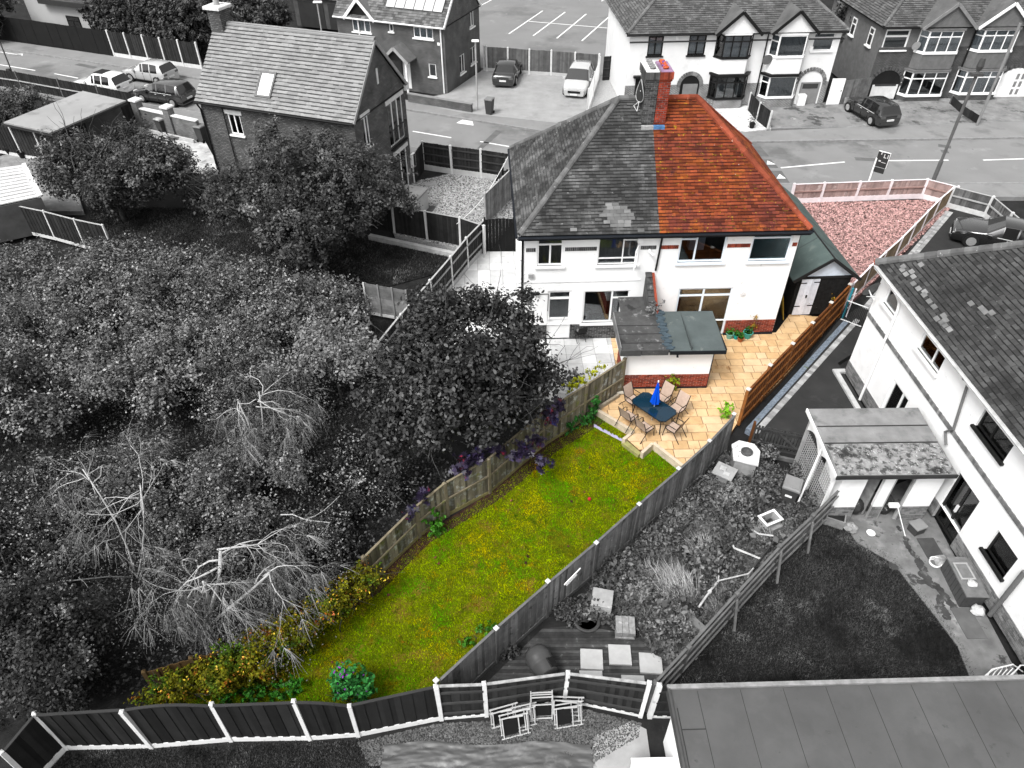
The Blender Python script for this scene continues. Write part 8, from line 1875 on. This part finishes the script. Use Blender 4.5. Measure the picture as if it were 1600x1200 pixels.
# street furniture
lp = thing('lamp_post', 'tall grey street lamp post on the near pavement, right', 'street lamp', (24.7, 39.6, 0), 0)
MB().tube([(0, 0, 0), (0, 0, 1.6)], .12, 10).tube([(0, 0, 1.6), (0, 0, 7.0)], .085, 10).build('column', M('post_grey', g(.1), .6, .2), lp); MB().box(-.3, -.15, 6.3, .3, .15, 6.45).lathe([(.12, 6.6), (.18, 6.8), (.12, 7.2)], 10).build('bracket', M('post_dark', g(.06), .6), lp)
tp_ = thing('telegraph_pole', 'slim pale pole on the far pavement, top right', 'pole', (31.99, 48.99)+(0,), 0); MB().tube([(0, 0, 0), (0, 0, 6.5)], .09, 8).build('column', M('pole_grey', g(.2), .7), tp_)
l2_ = thing('lamp_post', 'thin pale lamp post in front of the solar panel house', 'street lamp', (-2.48, 51.86)+(0,), 0); MB().tube([(0, 0, 0), (0, 0, 4.6)], .06, 8).build('column', M('post_pale', g(.32), .6), l2_); MB().cbox(-.25, -.1, 4.6, .25, .1, 4.72, .03).build('lantern', m_curtain, l2_)
l3_ = thing('lamp_post', 'pale street lamp behind the slate roof ridge', 'street lamp', (-15.52, 63.06)+(0,), 0); MB().tube([(0, 0, 0), (0, 0, 4.4)], .06, 8).build('column', M('post_pale', g(.32)), l3_); MB().cbox(-.3, -.1, 4.4, .4, .1, 4.52, .03).build('lantern', m_curtain, l3_)
ls = thing('sign_post', 'leaning dark post with two small boxes by the road at the left edge', 'post', (-38.97, 58.14)+(0,), 0); MB().tube([(0, 0, 0), (-.0, .3, 4.5)], .05, 7).build('column', M('post_dark', g(.06)), ls); MB().box(-.3, -.1, .3, -.05, .05, .9).build('box', M('post_dark', g(.06)), ls); MB().box(.05, -.1, .1, .3, .08, .6).build('small_box', M('pole_grey', g(.2)), ls)
sg2 = thing('estate_agent_board', 'dark estate agent board on a white post behind the pinkish fence', 'sign', (20.4, 38.6, 0), R(-40))
MB().box(-.04, -.04, 0, .04, .04, 2.2).build('post', m_upvc, sg2)
pn = MB().box(.0, -.025, 1.75, .62, .025, 2.6).build('board', M('sign_dark', g(.03), .6), sg2); MB().box(.0, -.03, 2.601, .64, .03, 2.63).box(.621, -.028, 1.75, .64, .028, 2.6).build('edge', m_upvc, pn); MB().box(0.02, -.022, 1.42, .6, .022, 1.7).build('lower_plate', M('sign_dark', g(.03)), sg2)
lt = MB()
for (x, z, w_, h_) in ((.16, 2.45, .05, .18), (.21, 2.58, .1, .05), (.34, 2.3, .04, .22), (.38, 2.3, .1, .04), (.53, 2.3, .04, .22), (.14, 2.05, .12, .08), (.3, 2.02, .24, .03)): lt.box(x, -.034, z, x + w_, -.027, z + h_)
lt.build('lettering', M('sign_white', g(.5)), pn)
# washing line and bits in the gravel yard
wl = thing('washing_line', 'washing line across the gravel yard with a few clothes near the post', 'washing line', (-0.15, 40.16)+(0,), 0)
a_, b_ = (0, 0, 1.75), ((-2.77, 32.51)[0] - (-0.15, 40.16)[0], (-2.77, 32.51)[1] - (-0.15, 40.16)[1], 1.4)
lp_ = lambda t: tuple(a_[i] + (b_[i] - a_[i]) * t for i in range(2)) + (a_[2] + (b_[2] - a_[2]) * t - .5 * math.sin(math.pi * t),)
MB().tube([lp_(k / 12) for k in range(13)], .02, 4).build('line', m_upvc, wl); MB().tube([(0, 0, 0), (0, 0, 1.85)], .05, 6).build('post', m_conpost, wl)
for t, m_, h_ in ((.05, m_upvc, .7), (.1, m_upvc, .5), (.16, m_black, .5), (.2, M('grey_cloth', g(.15)), .55), (.25, m_black, .35)):
    x, y, z = lp_(t); MB().add([(x - .1, y - .12, z), (x + .1, y + .12, z), (x + .08, y + .1, z - h_), (x - .12, y - .08, z - h_ * .9)], [(0, 1, 2, 3)]).build('garment', m_, wl)
sb = thing('storage_shed', 'low pale storage chest with a grey lid below the brick house gable', 'storage chest', (-5.71, 36.55)+(0,), R(-19))
MB().box(-.9, -.6, 0, .9, .6, 1.15).build('body', M('pale_box', g(.42), .7, .1), sb); MB().cbox(-.95, -.66, 1.151, .95, .66, 1.25, .03).build('lid', M('grey_lid', g(.18), .7), sb)
slabstack('pale slab lying on the grey gravel yard', (-4.82, 39.91), R(20), .7, .5, 1, m_cs, .3)
slabstack('dark slatted pallet beside the storage chest', (-4.81, 36.85), R(-15), .9, .6, 2, M('pallet_dark', g(.08)), .16, split=5)
ty = thing('tyre_planter', 'dark round planter on the wall top by the white cabin', 'planter', (-27.38, 37.46)+(0,), 0); MB().lathe([(.3, 0), (.42, .1), (.42, .35), (.3, .42), (.22, .38), (.2, .1)], 20).build('ring', M('rubber_ring', g(.05)), ty)
for lb, p, r_ in (('dark pot beside the dark fence post at the left', (-30.91, 43.72), .25), ('dark pot left of the yard', (-31.99, 44.31), .3)): pot(lb, p, r_, .4, m_black, m_lfd)
st_ = thing('side_table', 'tipped side table lying on the sandy yard', 'table', (-22.40, 46.56)+(0,), R(10)); MB().box(-.45, -.2, .15, .45, .2, .2).build('top', M('brown_top', g(.12)), st_); MB().tube([(-.3, 0, 0), (-.3, 0, .15)], .03, 5).tube([(.3, 0, 0), (.3, 0, .15)], .03, 5).build('legs', m_black, st_)
pk_ = thing('plank', 'thin dark plank on the sandy yard', 'plank', (-20.90, 44.41)+(0,), R(10)); MB().box(-.7, -.04, 0.01, .7, .04, .06).build('board', M('brown_top', g(.12)), pk_)
bl2 = setp(MB().lathe([(.01, 0), (.05, .02), (.065, .065), (.05, .11), (.01, .13)], 12, (0, 0, 0)).build('ball', M('red_ball', (.4, .02, .03), .5), None, (2.66, 16.02)+(ZG + .03,), smooth=True), 'small red ball on the lawn near the silvered fence', 'ball')
db = setp(MB().tube([(-.5, 0, .05), (.5, .15, .05)], .07, 8).build('clay_pipe', M('pale_pipe', (.45, .42, .36), .8), None, (3.97, 21.09)+(.05,)), 'pale pipe lying beside the weathered fence on the patio', 'pipe')
bdg = thing('front_planter', 'little dark shrub tub in the far pale front garden', 'planter', (16.37, 48.54)+(0,), 0); MB().lathe([(.15, 0), (.2, .35), (.16, .35)], 12).build('pot', m_black, bdg); stuff(leaves('foliage', rng.normal(size=(120, 3)) * .18 + np.array([0, 0, .6]), .1, 'oval', m_lfd, bdg, .6))

# ================================================================ cars
def car(label, loc, rz, L, W, H_, paint, kind='hatch', z=-.11, tail=None, wheel_r=.32, plate_rear=True, roofm=None, glassroof=False, group=None, chrome=None):
    """lofted body: cross-sections along the length; glazed faces become windows; nose towards local +x"""
    root = thing('parked_car', label, 'car', (*loc, z), rz, group)
    hw = W / 2; bl = H_ * .575
    # stations: x fraction from the tail, roof-line height, width factor, segment kind up to the next station
    S = {'hatch': [(.0, .50, .86, 'b'), (.015, .62, .93, 'r'), (.09, .93, .95, 'p'), (.15, .975, .97, 's'), (.30, 1.0, 1, 'p'), (.32, 1.0, 1, 's'), (.46, .985, 1, 'p'), (.48, .98, 1, 'q'), (.53, .95, 1, 'f'), (.685, .645, 1, 'b'), (.70, .63, 1, 'b'), (.86, .575, .97, 'b'), (.96, .50, .9, 'b'), (1.0, .38, .78, 'e')],
         'saloon': [(.0, .55, .84, 'b'), (.02, .66, .92, 'b'), (.15, .675, .95, 'r'), (.27, .93, .97, 'p'), (.30, .965, .98, 's'), (.42, 1.0, 1, 'p'), (.435, 1.0, 1, 's'), (.56, .985, 1, 'p'), (.57, .98, 1, 'f'), (.70, .665, 1, 'b'), (.72, .65, 1, 'b'), (.87, .6, .97, 'b'), (.965, .53, .9, 'b'), (1.0, .42, .8, 'e')],
         'mpv': [(.0, .5, .88, 'b'), (.012, .62, .94, 'r'), (.07, .94, .95, 'p'), (.1, .985, .97, 's'), (.27, 1.0, 1, 'p'), (.29, 1.0, 1, 's'), (.46, .99, 1, 'p'), (.48, .98, 1, 'q'), (.54, .95, 1, 'f'), (.74, .62, 1, 'b'), (.75, .61, 1, 'b'), (.88, .545, .97, 'b'), (.965, .47, .9, 'b'), (1.0, .37, .8, 'e')]}[kind]
    rows = []
    for fx, zt, wf, sk in S:
        x = (fx - .5) * L; w = hw * wf; zt = zt * H_; b = min(bl, zt - .02)
        up = max(0.0, (zt - bl) / (H_ - bl))
        wr = w * (1 - .24 * up) if up > .02 else w * .93
        zr = zt - (.05 if up > .1 else .03)
        rows.append([(x, w * .9, .2), (x, w * .985, .34), (x, w, b * .78), (x, w * .97, b), (x, wr, max(zr, b + .008)), (x, wr * .82, zt), (x, 0, zt + (.02 if up < .1 else .015))])
    K = 7
    def pt(i, j, s): x, y, zz = rows[i][j]; return (x, s * y, zz)
    body, side, scr, rear = MB(), MB(), MB(), MB()
    for i in range(len(S) - 1):
        k = S[i][3]
        for s in (1, -1):
            for j in range(K - 1):
                q = [pt(i, j, s), pt(i + 1, j, s), pt(i + 1, j + 1, s), pt(i, j + 1, s)]
                if s < 0: q = q[::-1]
                tgt = body
                if j == 3 and k in 'sq': tgt = side
                if j >= 4 and k == 'f': tgt = scr
                if j >= 4 and k == 'r': tgt = rear
                tgt.add(q, [(0, 1, 2, 3)])
    for i in (0, len(S) - 1):
        ring = [pt(i, j, 1) for j in range(K)] + [pt(i, j, -1) for j in range(K - 2, -1, -1)]
        body.add(ring, [tuple(range(len(ring)))])
    b = body.build('body', paint, root, smooth=True)
    bm_ = bmesh.new(); bm_.from_mesh(b.data); bmesh.ops.remove_doubles(bm_, verts=bm_.verts, dist=.0015); bm_.to_mesh(b.data); bm_.free()
    b.data.polygons.foreach_set('use_smooth', [len(p.vertices) <= 4 for p in b.data.polygons])
    m_cg = M('car_glass', g(.012), .06, .05, spec=.8)
    side.build('side_windows', m_cg, root); scr.build('windscreen', M('car_screen', g(.03), .05, .05, spec=1.0), root); rear.build('rear_window', m_cg, root)
    if glassroof: MB().box(-.18 * L, -hw * .5, H_ + .004, .02 * L, hw * .5, H_ + .018).build('glass_roof', m_cg, root)
    m_ty = M('tyre', g(.012), .8, .1); m_rim = M('alloy', g(.45), .35, .1, metal=.6)
    for fx in (.19, .805):
        for s in (1, -1):
            x = (fx - .5) * L
            MB().tube([(x, s * (hw * .8), wheel_r + .02), (x, s * (hw * .955 + .012), wheel_r + .02)], wheel_r + .06, 18).build('wheel_arch', m_ty, root)
            wo = MB().tube([(x, s * (hw * .75), wheel_r), (x, s * (hw + .008), wheel_r)], wheel_r, 18).build('wheel', m_ty, root)
            rm_ = MB().tube([(x, s * (hw - .01), wheel_r), (x, s * (hw + .018), wheel_r)], wheel_r * .66, 16)
            for q in range(8):
                a = q * math.pi / 4
                rm_.bar((x + math.cos(a) * wheel_r * .15, s * (hw + .02), wheel_r + math.sin(a) * wheel_r * .15), (x + math.cos(a) * wheel_r * .62, s * (hw + .02), wheel_r + math.sin(a) * wheel_r * .62), .03, .015, up=(0, 1, 0))
            rm_.build('rim', m_rim, wo)
    for s in (1, -1):
        MB().cbox(L * .455, s * hw * .62 - .17, H_ * .41, L * .485, s * hw * .62 + .17, H_ * .48, .02).build('headlight', M('lamp_glass', g(.5), .15, .1, spec=.8), root)
        MB().box(-L * .503, s * hw * .68 - .16, H_ * .47, -L * .47, s * hw * .68 + .16, H_ * .56).build('taillight', tail or M('tail_glass', g(.08), .2, spec=.6), root)
        MB().cbox(L * .15, s * (hw + .08) - .09, H_ * .58, L * .19, s * (hw + .08) + .07, H_ * .67, .02).build('door_mirror', paint, root)
        MB().box(-L * .03, s * hw * .992 - .012, H_ * .5, L * .005, s * hw * .992 + .02, H_ * .52).box(-L * .21, s * hw * .99 - .012, H_ * .5, -L * .175, s * hw * .99 + .02, H_ * .52).build('door_handle', chrome or paint, root)
        sm_ = MB()
        for fx in (.3, .47, .66): x_ = (fx - .5) * L; sm_.box(x_ - .006, s * hw * .995 - .01, .3, x_ + .006, s * hw * .995 + .012, bl - .02)
        sm_.box(-L * .2, s * hw * .97 - .01, .24, L * .2, s * hw * .97 + .03, .29); sm_.build('door_seams', m_ty, root)
        if chrome: MB().box(-L * .33, s * hw * .975 - .008, bl - .012, L * .1, s * hw * .975 + .014, bl + .012).build('window_trim', chrome, root)
    MB().box(L * .49, -hw * .5, H_ * .25, L * .507, hw * .5, H_ * .34).build('grille', m_ty, root)
    m_pl = M('number_plate', g(.6), .5, .05)
    MB().box(L * .5, -.26, .24, L * .512, .26, .35).build('front_plate', m_pl, root); MB().box(-L * .512, -.26, .5, -L * .498, .26, .61).build('rear_plate', m_pl, root)
    MB().box(-L * .507, -hw * .82, .28, -L * .49, hw * .82, .44).build('rear_bumper', paint if kind != 'mpv' else m_ty, root)
    return root
def paint(name, v, rough=.22): return M(name, v if isinstance(v, tuple) else g(v), rough, .05, 2, spec=.8, coat=1.0)
car('white hatchback parked at the roadside behind the low fence, left', (-31.0, 56.0), R(159), 4.35, 1.8, 1.5, paint('white_paint', .75), glassroof=True)
car('silver hatchback passing on the far side of the two parked cars', (-28.4, 58.6), R(159), 4.2, 1.78, 1.52, paint('silver_paint', .4), z=-.11)
car('dark estate car parked behind the brick wall pier', (-25.6, 54.0), R(159), 4.5, 1.82, 1.55, paint('charcoal_paint', .03), kind='mpv', chrome=M('chrome_trim', g(.55), .3))
car('black saloon parked nose-in on the block-paved drive', (-.35, 58.6), R(81), 4.6, 1.82, 1.42, paint('black_paint_car', .008), kind='saloon', z=.006)
car('silver people carrier facing the road beside the trellis', (5.05, 56.2), R(-103), 4.3, 1.85, 1.62, paint('pale_silver_paint', .42), kind='mpv', z=.006)
car('dark hatchback parked across the far front garden, right', (25.1, 50.5), R(104), 4.3, 1.8, 1.48, paint('dark_blue_grey_paint', .01), z=.006, chrome=M('chrome_trim', g(.55), .3))
car('black saloon with chrome trim on the black drive behind the right roof', (25.3, 32.7), R(152), 4.9, 1.85, 1.42, paint('black_paint_car', .008), kind='saloon', z=0, chrome=M('chrome_trim', g(.55), .3), wheel_r=.35)
car('dark car with a red tail light half hidden behind the right-hand house corner', (19.0, 28.55), R(40), 4.1, 1.75, 1.45, paint('navy_paint', (.01, .02, .06)), z=0, tail=M('red_tail', (.4, .01, .01), .3))
